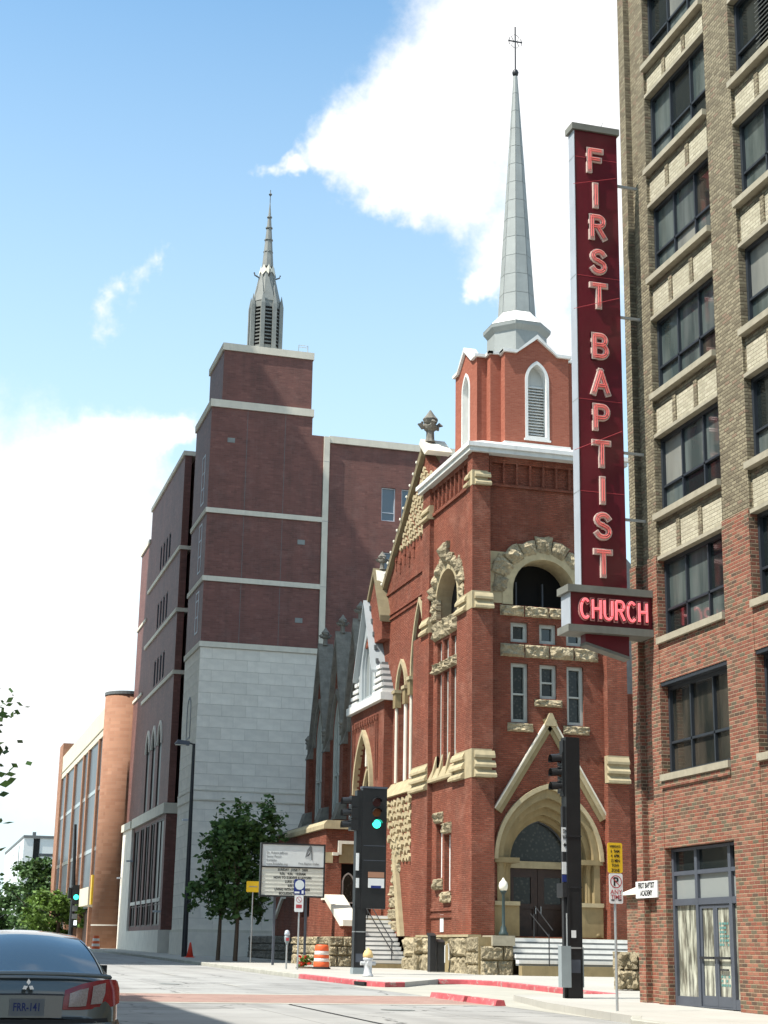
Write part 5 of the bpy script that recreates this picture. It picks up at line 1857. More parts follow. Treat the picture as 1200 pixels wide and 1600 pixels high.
gbox('wing_core', 'maroon_brick', 17.3, 24.5, WYA - .0, WYB, g0, 36.1)
gbox('wing_core', 'maroon_brick', 17.0, 24.5, WYB + .01, WYC, g0, 33.5)
gbox('ledge', 'lime_band', 16.25, 18.0, WYA - .1, WYB + .1, 10.26, 10.98)
gbox('ledge', 'lime_band', 16.15, 18.0, WYB + .11, WYC + .4, 10.31, 10.88)
gbox('stone_band', 'lime_band', 16.38, 17.5, WYA - .08, WYB + .08, 36.2, 36.55)
gbox('stone_band', 'lime_band', 16.38, 17.5, WYB + .09, WYC + .08, 33.6, 33.9)
for zz in (29.1, 24.5, 20.0):
    gbox('stone_band', 'lime_band', 16.38, 17.4, WYA - .09, WYB - .3, zz, zz + .28)
    gbox('stone_band', 'lime_band', 18.5, 20.0, 111.9, 112.1, zz, zz + .28) if False else None
for zz in (27.0, 20.9):
    gbox('stone_band', 'lime_band', 16.40, 17.0, WYB + .05, WYC + .05, zz, zz + .22)
for r_ in wh:
    window(gb_, 'X', 16.53, r_, .06, .1, 'frame_slate', 'glass_dim')
for l in lanc:
    l2 = [(p[0], max(p[1], 11.02)) for p in l]
    window(gb_, 'X', 16.53, l2, .10, .1, 'door_wood', 'glass_dim', name='lancet_window')
    uc = (l[0][0] + l[1][0]) / 2
    hd = arch_curve(uc, 2.1, 15.6, 1.75, 8); hi = arch_curve(uc, 1.7, 15.6, 1.5, 8)
    m_ = len(hd)
    v = [(16.38, p[0], p[1]) for p in hd] + [(16.38, p[0], p[1]) for p in hi] + [(16.52, p[0], p[1]) for p in hd] + [(16.52, p[0], p[1]) for p in hi]
    f = []
    for i in range(m_ - 1):
        f += [(i, i + 1, m_ + i + 1, m_ + i), (i, i + 1, 2 * m_ + i + 1, 2 * m_ + i), (m_ + i, m_ + i + 1, 3 * m_ + i + 1, 3 * m_ + i)]
    MB().add(v, f).build('hood_mould', 'lime_block', gb_)
for r_ in low:
    window(gb_, 'X', 16.50, r_, .09, .12, 'door_wood', 'glass_dim', ((r_[0][0] + r_[1][0]) / 2,), (4.2,), .08)
    gbox('transom_block', 'lime_block', 16.42, 16.8, r_[0][0] + .02, r_[1][0] - .02, 4.35, 4.6)
# tower side windows on the street face
for z0, z1 in ((30.0, 33.4), (25.3, 28.6), (21.2, 24.0)):
    window(gb_, 'X', GX - .02, rect(102.3, 103.4, z0, z1), .08, .1, 'frame_blue', 'glass_blue', (), (z0 + 1.1, z0 + 2.2), .06)
rw = arch(103.9, 1.5, 14.4, 16.3, .9, 8)
window(gb_, 'X', GX - .05, rw, .12, .1, 'frame_slate', 'glass_leaded', name='arched_window')
for yy, zz in ((133.9, 6.6), (128.6, 7.7), (112.3, 3.6), (101.5, 9.0)):
    gbox('wall_lamp', 'sign_metal', 15.95, 16.5, yy - .15, yy + .15, zz, zz + .12)
# lead-grey fleche on the roof
SX_, SYY = 20.55, 104.2
zf = lambda py: fY(415, py, SYY)[1]
R0 = 1.02
fl = MB().lathe(SX_, SYY, [(R0, 40.9), (R0, zf(476))], 8, math.pi / 8).build('fleche_drum', 'lead_metal', gb_)
for k in range(8):
    a = 2 * math.pi * k / 8 + math.pi / 8
    dx, dy = math.cos(a), math.sin(a)
    px_, py_ = SX_ + dx * (R0 + .08), SYY + dy * (R0 + .08)
    MB().prism([(px_ - .14, py_ - .14), (px_ + .14, py_ - .14), (px_ + .14, py_ + .14), (px_ - .14, py_ + .14)], 'Z', 40.9, zf(482)).build('fleche_buttress', 'lead_metal', gb_)
    MB().lathe(px_, py_, [(.19, zf(482)), (.01, zf(464))], 4, math.pi / 4).build('pinnacle', 'lead_metal', gb_)
    a2 = a + math.pi / 8
    cx_, cy_ = math.cos(a2), math.sin(a2)
    tx_, ty_ = -cy_, cx_
    rr_ = R0 * math.cos(math.pi / 8) + .012
    for q in range(11):
        zz = 42.2 + q * .27
        c0 = Vector((SX_ + cx_ * rr_, SYY + cy_ * rr_, zz))
        hw_ = .26
        v = [(c0.x - tx_ * hw_, c0.y - ty_ * hw_, zz), (c0.x + tx_ * hw_, c0.y + ty_ * hw_, zz),
             (c0.x + tx_ * hw_ + cx_ * .08, c0.y + ty_ * hw_ + cy_ * .08, zz + .13), (c0.x - tx_ * hw_ + cx_ * .08, c0.y - ty_ * hw_ + cy_ * .08, zz + .13)]
        if cy_ < .3 and cx_ < .8:
            MB().add(v, [(0, 1, 2, 3)]).build('louver_blade', 'void_black', fl)
    gz0, gz1 = zf(476), zf(436)
    MB().add([(SX_ + cx_ * (R0 - .05) + tx_ * .42, SYY + cy_ * (R0 - .05) + ty_ * .42, gz0), (SX_ + cx_ * (R0 - .05) - tx_ * .42, SYY + cy_ * (R0 - .05) - ty_ * .42, gz0),
              (SX_ + cx_ * .62, SYY + cy_ * .62, gz1), (SX_ + cx_ * .4, SYY + cy_ * .4, gz1)], [(0, 1, 2), (1, 3, 2), (0, 2, 3)]).build('gablet', 'lead_light' if False else 'lead_metal', gb_)
MB().lathe(SX_, SYY, [(R0 - .1, zf(476)), (.50, zf(424))], 8, math.pi / 8).build('fleche_cone', 'lead_metal', gb_)
for k in range(8):
    a = 2 * math.pi * k / 8
    c_, s_ = math.cos(a), math.sin(a)
    t_ = (-s_, c_)
    z0, z1, zm = zf(416), zf(434), zf(426)
    MB().add([(SX_ + c_ * .50 - t_[0] * .26, SYY + s_ * .50 - t_[1] * .26, zm), (SX_ + c_ * .50 + t_[0] * .26, SYY + s_ * .50 + t_[1] * .26, zm), (SX_ + c_ * .47, SYY + s_ * .47, z0), (SX_ + c_ * .66, SYY + s_ * .66, z1)],
             [(0, 1, 2), (0, 3, 1), (0, 2, 3), (1, 3, 2)]).build('crown_gablet', 'lead_light', gb_)
for k in range(4):
    a = math.pi / 2 * k
    c_, s_ = math.cos(a), math.sin(a)
    MB().tube([(SX_ + c_ * .5, SYY + s_ * .5, zf(436)), (SX_ + c_ * .9, SYY + s_ * .9, zf(432)), (SX_ + c_ * .95, SYY + s_ * .95, zf(428))], .06, 5).build('gargoyle', 'slate_dark', gb_)
MB().lathe(SX_, SYY, [(.42, zf(418)), (.02, zf(314))], 8, math.pi / 8).build('fleche_spirelet', 'lead_metal', gb_)
for py, r_ in ((339, .19), (356, .26), (375, .32), (394, .36)):
    zz = zf(py)
    MB().lathe(SX_, SYY, [(.05, zz - .04), (r_, zz - .03), (r_, zz + .04), (.05, zz + .10)], 8).build('crocket_ring', 'lead_metal', gb_)
MB().tube([(SX_, SYY, zf(316)), (SX_, SYY, zf(296))], .03, 5).build('finial_rod', 'slate_dark', gb_)
MB().lathe(SX_, SYY, [(.02, zf(306)), (.13, zf(303)), (.02, zf(300))], 8).build('finial_ball', 'slate_dark', gb_)
# roof ladder hoops
for q in (0, .35):
    MB().tube([(22.45 + q * .2, 101.6 + q, 40.9), (22.45 + q * .2, 101.6 + q, 41.75), (23.1 + q * .2, 101.6 + q, 41.75), (23.1 + q * .2, 101.6 + q, 40.9)], .03, 5).build('ladder_rail', 'galvanised', gb_)

# ------------------------------------------------------------------ orange brick building with round stair tower
ob = thing('orange_brick_building', (17, 160, gz(150)), 'orange brick building with round corner tower and tall strip windows', 'building')
TCX, TCY, TR_ = 16.30, 137.0, 1.86
MB().lathe(TCX, TCY, [(TR_, .6), (TR_, 21.9)], 36).build('round_tower', 'orange_brick', ob, True)
MB().lathe(TCX, TCY, [(TR_ + .06, 21.9), (TR_ + .06, 22.15), (TR_ - .2, 22.2)], 36).build('tower_rim', 'slate_dark', ob)
MB().lathe(TCX, TCY, [(TR_ + .03, 2.9), (TR_ + .03, 3.0)], 36).build('tower_joint', 'joint_grey', ob)
BXO = 15.5
yA, yB = 139.0, 189.5
MB().box(BXO + .9, 40, yA, yB, .8, 22.0).build('body', 'glass_office', ob)
MB().box(BXO, BXO + 1.2, yA, yB, 19.75, 22.3).build('fascia', 'cream_concrete', ob)
MB().box(BXO - .06, BXO + 1.2, yA, yB, 20.35, 20.45).build('fascia_joint', 'sill_stone', ob)
for yy in (141.5, 149.5, 158.5, 163.5, 172.5, 182.0):
    MB().box(BXO - .05, BXO + 1.1, yy, yy + .8, 1.0, 19.75).build('brick_pier', 'orange_brick', ob)
for zz in (15.0, 9.6):
    MB().box(BXO + .10, BXO + 1.0, yA, yB, zz, zz + .35).build('spandrel_bar', 'glass_pale', ob)
edges_ = [142.5, 149.5, 150.5, 158.5, 159.5, 163.5, 164.5, 172.5, 173.5, 182.0, 183.0, 189.0]
for a, c in zip(edges_[::2], edges_[1::2]):
    for z0, z1 in ((4.6, 9.6), (9.95, 15.0), (15.35, 19.75)):
        MB().box(BXO + .15, BXO + .25, a - .1, c - .05, z0, z1).build('pane', 'glass_office', ob)
MB().box(BXO - .05, BXO + 4, 189.0, 193.5, .8, 23.9).build('end_tower', 'orange_brick', ob)
MB().box(BXO - 1.2, BXO + .6, 139.6, 147.0, 4.6, 6.1).build('canopy', 'cream_concrete', ob)
MB().box(BXO + .4, BXO + .9, 139.5, 189.0, 1.0, 4.5).build('ground_floor', 'door_wood', ob)
MB().box(TCX - TR_ - .12, TCX - TR_ + .2, 137.4, 138.3, 4.6, 7.0).build('tower_lamp', 'sign_yellow', ob)

# ------------------------------------------------------------------ pale office box far down the street
fb = thing('pale_office_building', (21, 305, gz(230)), 'small pale white building with dark window bays at the far end', 'building')
x0, x1 = 18.7, 30.0
Y0 = 300.0
MB().box(x0, x1, Y0, 360, 1.5, 19.8).build('body', 'sign_panel', fb)
MB().box(x0 - .1, x1 + .1, Y0 - .2, 360.1, 19.8, 20.25).build('roof_edge', 'slate_dark', fb)
for a in (20.4, 24.1, 27.4):
    MB().box(a, a + 1.1, Y0 - .12, Y0 + .2, 1.5, 19.7).build('window_bay', 'glass_dark', fb)
for zz in (8.0, 12.3, 16.6):
    MB().box(21.6, 24.0, Y0 - .06, Y0 + .2, zz, zz + .5).build('vent', 'glass_office', fb)
MB().box(21.6, 21.68, Y0 - .06, Y0, 6, 17).build('bay_joint', 'slate_dark', fb)
MB().box(x0 - .06, x0, 312, 313, 14.0, 19.0).build('bay_joint', 'glass_office', fb)
MB().box(20.3, 20.9, 302, 303, 20.25, 21.0).build('roof_vent', 'slate_dark', fb)

# ------------------------------------------------------------------ unseen buildings: left ones shade the road, right one is added to block skylight
for nm, bx, lab in (('corner_shop_building', (-30.0, -6.6, -45.0, 37.0, 19.4), 'low brick building on the near left side of the street shading the road'),
                    ('sky_blocking_building', (16.4, 40.0, -70.0, 12.0, 27.0), 'unseen tan brick building added on the near right side of the street to cut skylight'),
                    ('office_tower', (-42.0, -6.6, 73.5, 123.0, 82.0), 'tall stone office tower on the far left side of the street')):
    t_ = thing(nm, ((bx[0] + bx[1]) / 2, (bx[2] + bx[3]) / 2, gz(bx[2])), lab, 'building')
    MB().box(bx[0], bx[1], bx[2], bx[3], -1.0, bx[4]).build('wall', 'tan_brick' if bx[4] < 50 else 'sill_stone', t_)
    z = 4.0
    while z < bx[4] - 3:
        (MB().box(bx[1] - .1, bx[1] + .03, bx[2] + 1.0, bx[3] - 1.0, z, z + 1.9) if bx[0] < 0 else MB().box(bx[0] - .03, bx[0] + .1, bx[2] + 1.0, bx[3] - 1.0, z, z + 1.9)).build('window_strip', 'glass_office', t_)
        z += 3.6
# ------------------------------------------------------------------ street furniture
def on_ground(px, py, off=0.10):
    d = ray(px, py); t = (off - CAM.z) / (d.z - 0.0075 * d.y)
    return CAM + t * d


def signal_head(parent, x, y, z, face, s=1.0, green=False, label=None):
    """three-section head; face 'X' looks to the street (-x), 'Y' towards the camera (-y)"""
    h = 0.30 * s
    for k, mt in enumerate(('red_lens', 'amber_lens', 'green_lamp' if green else 'slate_dark')):
        zc = z - k * h * 1.06
        sec = MB()
        if face == 'X':
            sec.box(x, x + .20 * s, y - .15 * s, y + .15 * s, zc - h / 2, zc + h / 2)
        else:
            sec.box(x - .15 * s, x + .15 * s, y, y + .20 * s, zc - h / 2, zc + h / 2)
        o = sec.build('signal_section', 'signal_black', parent)
        v, f = [], []
        n = 14
        for i in range(n + 1):
            a = math.radians(-25 + 230 * i / n)
            ca, sa = math.cos(a) * .125 * s, math.sin(a) * .125 * s
            L = .24 * s
            if face == 'X':
                v += [(x - .001, y + ca, zc + sa), (x - L, y + ca, zc + sa - .02 * s)]
            else:
                v += [(x + ca, y - .001, zc + sa), (x + ca, y - L, zc + sa - .02 * s)]
        f = [(2 * i, 2 * i + 2, 2 * i + 3, 2 * i + 1) for i in range(n)]
        MB().add(v, f).build('visor', 'signal_black', o)
        lens = MB()
        if face == 'X':
            lens.tube([(x - .012, y, zc), (x + .01, y, zc)], .105 * s, 16)
        else:
            lens.tube([(x, y - .012, zc), (x, y + .01, zc)], .105 * s, 16)
        lens.build('lens', mt, o)


# nearer signal: a tall black box column with side-facing heads
s1 = thing('traffic_signal', (15.25, 36.7, gz(36.7)), 'tall black box column traffic signal nearest the brick building, grey cabinet at its foot', 'traffic signal', 'traffic signals')
zt1 = fY(895, 1152, 36.4)[1]
xl_, xr_ = fY(887, 1400, 36.4)[0], fY(909, 1400, 36.4)[0]
MB().box(xl_, xr_, 36.4, 36.72, gz(36.5, .1), zt1).build('column', 'signal_black', s1)
xa = fY(878, 1450, 36.55)[0]
MB().box(xa + .03, xl_ - .004, 36.5, 36.62, gz(36.5, .1), fY(880, 1260, 36.5)[1]).build('side_post', 'iron_black', s1)
zh = fY(878, 1186, 36.6)[1]
signal_head(s1, fY(882, 1200, 36.6)[0] - .10, 36.66, zh, 'X', 1.05)
MB().box(xa + .06, xl_ - .004, 36.5, 36.72, zh - .9, zh + .45).build('mount', 'signal_black', s1)
for (pa, pb, mt) in ((1293, 1331, 'sign_white'), (1347, 1366, 'sign_white'), (1367, 1378, 'sign_blue')):
    z1_, z0_ = fY(884, pa, 36.5)[1], fY(884, pb, 36.5)[1]
    pf = MB().box(xa - .012, xa + .155, 36.455, 36.47, z0_, z1_).build('sign_plate', mt, s1)
    if pa == 1293:
        text('lettering', 'ONE', 0.15, (xa + .08, 36.45, z1_ - .10), FACE_Y, 'ink_black', pf, .002, sx=.42, bold=.003)
        text('lettering', 'WAY', 0.15, (xa + .08, 36.45, z1_ - .24), FACE_Y, 'ink_black', pf, .002, sx=.42, bold=.003)
        MB().prism([(xa + .02, z0_ + .16), (xa + .07, z0_ + .10), (xa + .07, z0_ + .14), (xa + .15, z0_ + .14), (xa + .15, z0_ + .18), (xa + .07, z0_ + .18), (xa + .07, z0_ + .22)], 'Y', 36.446, 36.452).build('arrow', 'ink_black', pf)
MB().box(xa - .02, xl_ - .006, 36.42, 36.8, fY(884, 1402, 36.5)[1], fY(884, 1380, 36.5)[1]).build('pedestrian_head', 'iron_black', s1)
za, zb = fY(884, 1543, 36.3)[1], fY(884, 1478, 36.3)[1]
MB().box(fY(877, 1500, 36.3)[0], fY(892, 1500, 36.3)[0], 36.28, 36.49, za, zb).build('cabinet', 'cabinet_grey', s1)
MB().box(xr_ + .003, xr_ + .07, 36.5, 36.9, za, zb - .02).build('cabinet', 'cabinet_grey', s1)
MB().tube([(xl_ - .02, 36.42, zb), (xl_ - .02, 36.42, zb + .75)], .02, 6).build('conduit', 'galvanised', s1)

# signal in front of the church stairs with the green light
s2 = thing('traffic_signal', (15.9, 58.2, gz(58)), 'black traffic signal showing a green light in front of the church stairs', 'traffic signal', 'traffic signals')
Y2 = 58.0
fx = lambda px, py: fY(px, py, Y2)
MB().box(fx(553, 1500)[0], fx(571, 1500)[0], Y2 + .02, Y2 + .36, gz(Y2, .1), fx(570, 1235)[1]).build('column', 'signal_black', s2)
MB().box(fx(566, 1300)[0], fx(604, 1300)[0], Y2, Y2 + .35, fx(585, 1420)[1], fx(585, 1231)[1]).build('signal_panel', 'signal_black', s2)
for py, mt in ((1254, 'red_lens'), (1270, 'amber_lens'), (1287.5, 'green_lamp')):
    xx, zz = fx(588.5, py)
    MB().tube([(xx, Y2 - .02, zz), (xx, Y2 + .01, zz)], .155, 18).build('lens', mt, s2)
    v = []
    for i in range(13):
        a = math.radians(10 + 160 * i / 12)
        v += [(xx + .175 * math.cos(a), Y2 - .001, zz + .175 * math.sin(a)), (xx + .175 * math.cos(a), Y2 - .22, zz + .165 * math.sin(a))]
    MB().add(v, [(2 * i, 2 * i + 2, 2 * i + 3, 2 * i + 1) for i in range(12)]).build('visor', 'signal_black', s2)
signal_head(s2, fx(553, 1280)[0] - .10, Y2 + .2, fx(555, 1252)[1], 'X', 1.35)
xx0, z0 = fx(575, 1387); xx1, z1 = fx(600, 1373)
pl = MB().box(xx0, xx1, Y2 - .03, Y2 - .003, z0, z1).build('sign_plate', 'sign_white', s2)
MB().box(xx0 + .1, xx1 - .12, Y2 - .034, Y2 - .031, z0 - .01, z0 + .08).build('sign_mark', 'sign_blue', pl)
xx0, z0 = fx(575, 1371); xx1, z1 = fx(600, 1363)
pl = MB().box(xx0, xx1, Y2 - .03, Y2 - .003, z0, z1).build('sign_plate', 'orange_brick', s2)
for (pa, pb, mt) in ((1333, 1360, 'sign_white'), (1372, 1387, 'sign_white')):
    a_ = fx(556, pb); c_ = fx(561, pa)
    MB().box(a_[0], c_[0], Y2 - .02, Y2 + .015, a_[1], c_[1]).build('sign_plate', mt, s2)
MB().box(fx(552, 1500)[0] - .004, fx(571, 1500)[0] + .004, Y2 - .01, Y2 + .40, gz(Y2, .1), fx(560, 1512)[1]).build('base_cover', 'cabinet_grey', s2)

# far signal with tall mast down the street
Y3 = 148.0
fx3 = lambda px, py: fY(px, py, Y3)
s3 = thing('traffic_signal', (fx3(111, 1460)[0], Y3, gz(Y3)), 'distant black traffic signal with green light on a tall mast beyond the car', 'traffic signal', 'traffic signals')
p0 = fx3(110, 1462)[0]
MB().tube([(p0, Y3, gz(Y3)), (p0 + .02, Y3, 5), (fx3(118, 1288)[0], Y3, fx3(118, 1288)[1])], [.22, .2, .12], 8).build('mast', 'iron_black', s3)
MB().box(fx3(112, 1400)[0], fx3(123, 1400)[0], Y3 - .5, Y3 - .25, fx3(117, 1413)[1], fx3(117, 1383)[1]).build('signal_head', 'signal_black', s3)
xx, zz = fx3(118, 1402)
MB().tube([(xx, Y3 - .53, zz), (xx, Y3 - .49, zz)], .22, 14).build('lens', 'green_lamp', s3)
for a_, c_, mt in ((1415, 1424, 'ink_grey'), (1428, 1436, 'ink_grey')):
    MB().box(fx3(112.5, 1420)[0], fx3(120.5, 1420)[0], Y3 - .42, Y3 - .36, fx3(116, c_)[1], fx3(116, a_)[1]).build('sign_plate', mt, s3)
MB().box(fx3(112, 1440)[0], fx3(120, 1440)[0], Y3 - .5, Y3 - .2, fx3(116, 1449)[1], fx3(116, 1437)[1]).build('pedestrian_head', 'signal_black', s3)
xx, zz = fx3(116.5, 1442)
MB().box(xx - .13, xx + .13, Y3 - .53, Y3 - .505, zz - .2, zz + .2).build('walk_symbol', 'walk_lamp', s3)
MB().box(fx3(106, 1400)[0], fx3(111, 1400)[0], Y3 - .2, Y3 + .1, fx3(108, 1404)[1], fx3(108, 1387)[1]).build('side_head', 'signal_black', s3)


# bands, hatches and cables on the two near signal columns
for t_, xa_, xb_, y_, zs_ in ((s1, xl_, xr_, 36.4, (1.5, 2.9, 4.1)), (s2, fx(553, 1500)[0], fx(571, 1500)[0], Y2 + .02, (2.0, 2.9))):
    for zz in zs_:
        MB().box(xa_ - .012, xb_ + .012, y_ - .012, y_ + .30, zz, zz + .035).build('clamp_band', 'galvanised' if zz < 2.5 else 'iron_black', t_)
    MB().box(xa_ + .06, xb_ - .06, y_ - .008, y_ + .01, .95, 1.25).build('hand_hole', 'frame_slate', t_)
    for sx__ in (.03, -.03):
        MB().tube([((xa_ if sx__ > 0 else xb_) + sx__, y_ - .012, z_b) for z_b in (.6, 1.9, 3.0)], .009, 5).build('cable', 'car_trim', t_)
MB().box(xl_ + .08, xl_ + .20, 36.388, 36.398, 1.75, 1.92).build('sticker', 'sign_white', s1)
MB().box(fx(566, 1300)[0] - .015, fx(604, 1300)[0] + .015, Y2 - .012, Y2 + .36, fx(585, 1232)[1], fx(585, 1229)[1]).build('panel_cap', 'frame_slate', s2)
for py in (1322, 1345):
    MB().box(fx(568, py)[0], fx(602, py)[0], Y2 - .004, Y2 + .004, fx(585, py)[1], fx(585, py)[1] + .02).build('panel_seam', 'frame_slate', s2)


def post(name, loc, h, r, label, cat, mat='galvanised', group=None):
    t_ = thing(name, loc, label, cat, group)
    MB().tube([(loc[0], loc[1], loc[2] - .05), (loc[0], loc[1], loc[2] + h)], r, 8).build('post', mat, t_)
    return t_


def plate(parent, x, y, z0, z1, wd, mat, name='sign_plate'):
    r_ = min(.04, wd * .12)
    pts = []
    for cx_, cz_, a0 in ((x + wd / 2 - r_, z1 - r_, 0), (x - wd / 2 + r_, z1 - r_, 90), (x - wd / 2 + r_, z0 + r_, 180), (x + wd / 2 - r_, z0 + r_, 270)):
        for k in range(4):
            a = math.radians(a0 + 30 * k)
            pts.append((cx_ + r_ * math.cos(a), cz_ + r_ * math.sin(a)))
    return MB().prism(pts, 'Y', y, y + .012).build(name, mat, parent)


def ring(parent, x, y, z, r, t, mat, slash=True, name='ring'):
    b = MB()
    n = 24
    v = []
    for i in range(n):
        a = 2 * math.pi * i / n
        v += [(x + r * math.cos(a), y, z + r * math.sin(a)), (x + (r - t) * math.cos(a), y, z + (r - t) * math.sin(a))]
    f = [(2 * i, 2 * ((i + 1) % n), 2 * ((i + 1) % n) + 1, 2 * i + 1) for i in range(n)]
    b.add(v, f)
    if slash:
        a = math.radians(135)
        d_ = Vector((math.cos(a), math.sin(a))); q_ = Vector((-d_.y, d_.x)) * t * .45
        P = [d_ * r + q_, -d_ * r + q_, -d_ * r - q_, d_ * r - q_]
        b.add([(x + p.x, y - .001, z + p.y) for p in P], [(0, 1, 2, 3)])
    return b.build(name, mat, parent)


# no-parking post near the corner
g = on_ground(964.5, 1580)
np1 = post('sign_post', g, fY(962, 1318, g.y)[1] - g.z - .02, .028, 'grey post with yellow plate above a no parking sign at the near kerb', 'sign post', group='street sign posts')
yy = g.y - .035
xc, zc = fY(960, 1340, g.y)
zt_, zb_ = fY(960, 1317, g.y)[1], fY(960, 1364, g.y)[1]
py_ = plate(np1, xc, yy, zb_, zt_, .315, 'sign_yellow')
for k, ln in enumerate(('WEEKDAYS', '6  9AM', '4  6PM', '15 MIN', 'TOW', 'ZONE')):
    text('lettering', ln, .085 if k else .06, (xc, yy - .003, zt_ - .075 - k * .093), FACE_Y, 'ink_black', py_, .001, sx=.75, bold=.002)
zt_, zb_ = fY(961, 1365, g.y)[1], fY(961, 1412, g.y)[1]
xc = fY(961.5, 1390, g.y)[0]
pw = plate(np1, xc, yy - .002, zb_, zt_, .29, 'sign_white')
ring(pw, xc, yy - .006, zt_ - .16, .125, .018, 'ink_red')
text('lettering', 'P', .23, (xc - .004, yy - .005, zt_ - .165), FACE_Y, 'ink_black', pw, .001, bold=.006)
text('lettering', 'ANY', .12, (xc, yy - .005, zt_ - .36), FACE_Y, 'ink_red', pw, .001, bold=.001)
text('lettering', 'TIME', .12, (xc, yy - .005, zt_ - .46), FACE_Y, 'ink_red', pw, .001, sx=.9, bold=.001)
for s in (-1, 1):
    MB().box(xc + s * .04, xc + s * .11, yy - .006, yy - .004, zb_ + .055, zb_ + .08).build('arrow', 'ink_black', pw)

# bus stop style post with blue plate
g = on_ground(464.5, 1515)
bs = post('sign_post', g, fY(467, 1376, g.y)[1] - g.z, .035, 'grey post with blue square sign above a small white sign before the marquee', 'sign post', group='street sign posts')
yy = g.y - .05
xc, zt_ = fY(468, 1374, g.y); zb_ = fY(468, 1398, g.y)[1]
pb = plate(bs, xc, yy, zb_, zt_, .46, 'sign_blue')
n_ = 20
MB().prism([(xc + .19 * math.cos(2 * math.pi * i / n_), zt_ - .22 + .19 * math.sin(2 * math.pi * i / n_)) for i in range(n_)], 'Y', yy - .004, yy - .001).build('sign_disc', 'sign_panel', pb)
MB().box(xc - .2, xc + .0, yy - .004, yy - .001, zb_ + .05, zb_ + .12).build('sign_mark', 'sign_white', pb)
MB().box(xc + .09, xc + .17, yy - .004, yy - .001, zb_ + .04, zb_ + .17).build('sign_mark', 'sign_white', pb)
xc, zt_ = fY(467, 1399, g.y); zb_ = fY(467, 1425, g.y)[1]
pw = plate(bs, xc, yy - .002, zb_, zt_, .36, 'sign_white')
ring(pw, xc, yy - .006, zt_ - .17, .12, .02, 'ink_red')
MB().box(xc - .12, xc + .12, yy - .005, yy - .003, zt_ - .5, zt_ - .36).build('sign_mark', 'ink_red', pw)

# yellow plate by the tree
d_ = ray(391, 1502)
g = Vector((d_.x / d_.y * 78.5, 78.5, gz(78.5)))
yp = post('sign_post', g, fY(395, 1378, g.y)[1] - g.z, .035, 'grey post with a small blank yellow plate beside the street tree', 'sign post', group='street sign posts')
xc, zt_ = fY(395.5, 1377, g.y); zb_ = fY(395.5, 1394, g.y)[1]
p_ = plate(yp, xc, g.y - .05, zb_, zt_, .66, 'sign_yellow')
MB().box(xc - .2, xc + .2, g.y - .054, g.y - .051, (zt_ + zb_) / 2 - .02, (zt_ + zb_) / 2 + .03).build('sign_mark', 'sill_stone', p_)

# parking meters
for px, py, top, lab in ((447, 1514, 1453, 'grey parking meter on the sunlit pavement before the marquee'), (414, 1497, 1470, 'small grey parking meter in the shade left of the marquee')):
    g = on_ground(px, py)
    h = fY(px, top, g.y)[1] - g.z
    pm = thing('parking_meter', g, lab, 'parking meter', 'parking meters')
    MB().tube([(g.x, g.y, g.z - .05), (g.x, g.y, g.z + h * .66)], .035, 8).build('post', 'galvanised', pm)
    MB().lathe(g.x, g.y, [(.05, g.z + h * .62), (.06, g.z + h * .66), (.10, g.z + h * .70), (.115, g.z + h * .80), (.10, g.z + h * .86)], 12, sy=.7).build('meter_body', 'cabinet_grey', pm, True)
    MB().lathe(g.x, g.y, [(.115, g.z + h * .86), (.12, g.z + h * .90), (.09, g.z + h * .97), (.02, g.z + h)], 12, sy=.7).build('meter_dome', 'sign_metal', pm, True)
    MB().box(g.x - .06, g.x + .06, g.y - .10, g.y - .075, g.z + h * .72, g.z + h * .80).build('meter_plate', 'ink_red', pm)

# church marquee
YM = 73.0
fm = lambda px, py: fY(px, py, YM)
mx0, mz1 = fm(410, 1318); mx1, mz0 = fm(505, 1402)
mz0 = fm(458, 1400)[1]
mq = thing('church_marquee', ((mx0 + mx1) / 2, YM + .1, gz(YM)), 'white two part church notice board with black movable letters on two posts', 'notice board')
MB().panel('Y', YM - .02, rect(mx0 - .05, mx1 + .05, mz0 - .05, mz1 + .05), [rect(mx0 + .02, mx1 - .02, mz0 + .02, mz1 - .02)], .25).build('frame', 'iron_black', mq)
zm = mz0 + (mz1 - mz0) * .555
up_ = MB().box(mx0 + .02, mx1 - .02, YM + .02, YM + .18, zm + .03, mz1 - .02).build('upper_board', 'sign_panel', mq)
lo_ = MB().box(mx0 + .02, mx1 - .02, YM + .02, YM + .18, mz0 + .02, zm - .03).build('letter_board', 'sign_letters', mq)
MB().box(mx0, mx1, YM - .015, YM + .1, zm - .03, zm + .03).build('mid_rail', 'iron_black', mq)
xm = (mx0 + mx1) / 2
for s in (.25, .75):
    xx = mx0 + (mx1 - mx0) * s
    MB().box(xx - .05, xx + .05, YM + .26, YM + .36, gz(YM), mz1 - .3).build('post', 'frame_slate', mq)
lines = ('SUNDAY   JUNE 7   2009', '9:00,   9:30,   10:50AM', 'HOW TO SURVIVE A LAYOFF?', 'LUKE 16:1-9', '6:30 PM', 'LIVING WITH FORGIVENESS', 'ECCLESIASTES PLAIN')
hh = (zm - .03 - mz0 - .02) / 7
for k, ln in enumerate(lines):
    text('lettering', ln, hh * .88, (xm, YM + .014, zm - .03 - hh * (k + .52)), FACE_Y, 'ink_black', lo_, .002, sx=.86, bold=.004)
    MB().box(mx0 + .03, mx1 - .03, YM + .008, YM + .0195, zm - .035 - hh * (k + 1), zm - .025 - hh * (k + 1)).build('letter_track', 'sign_white', lo_)
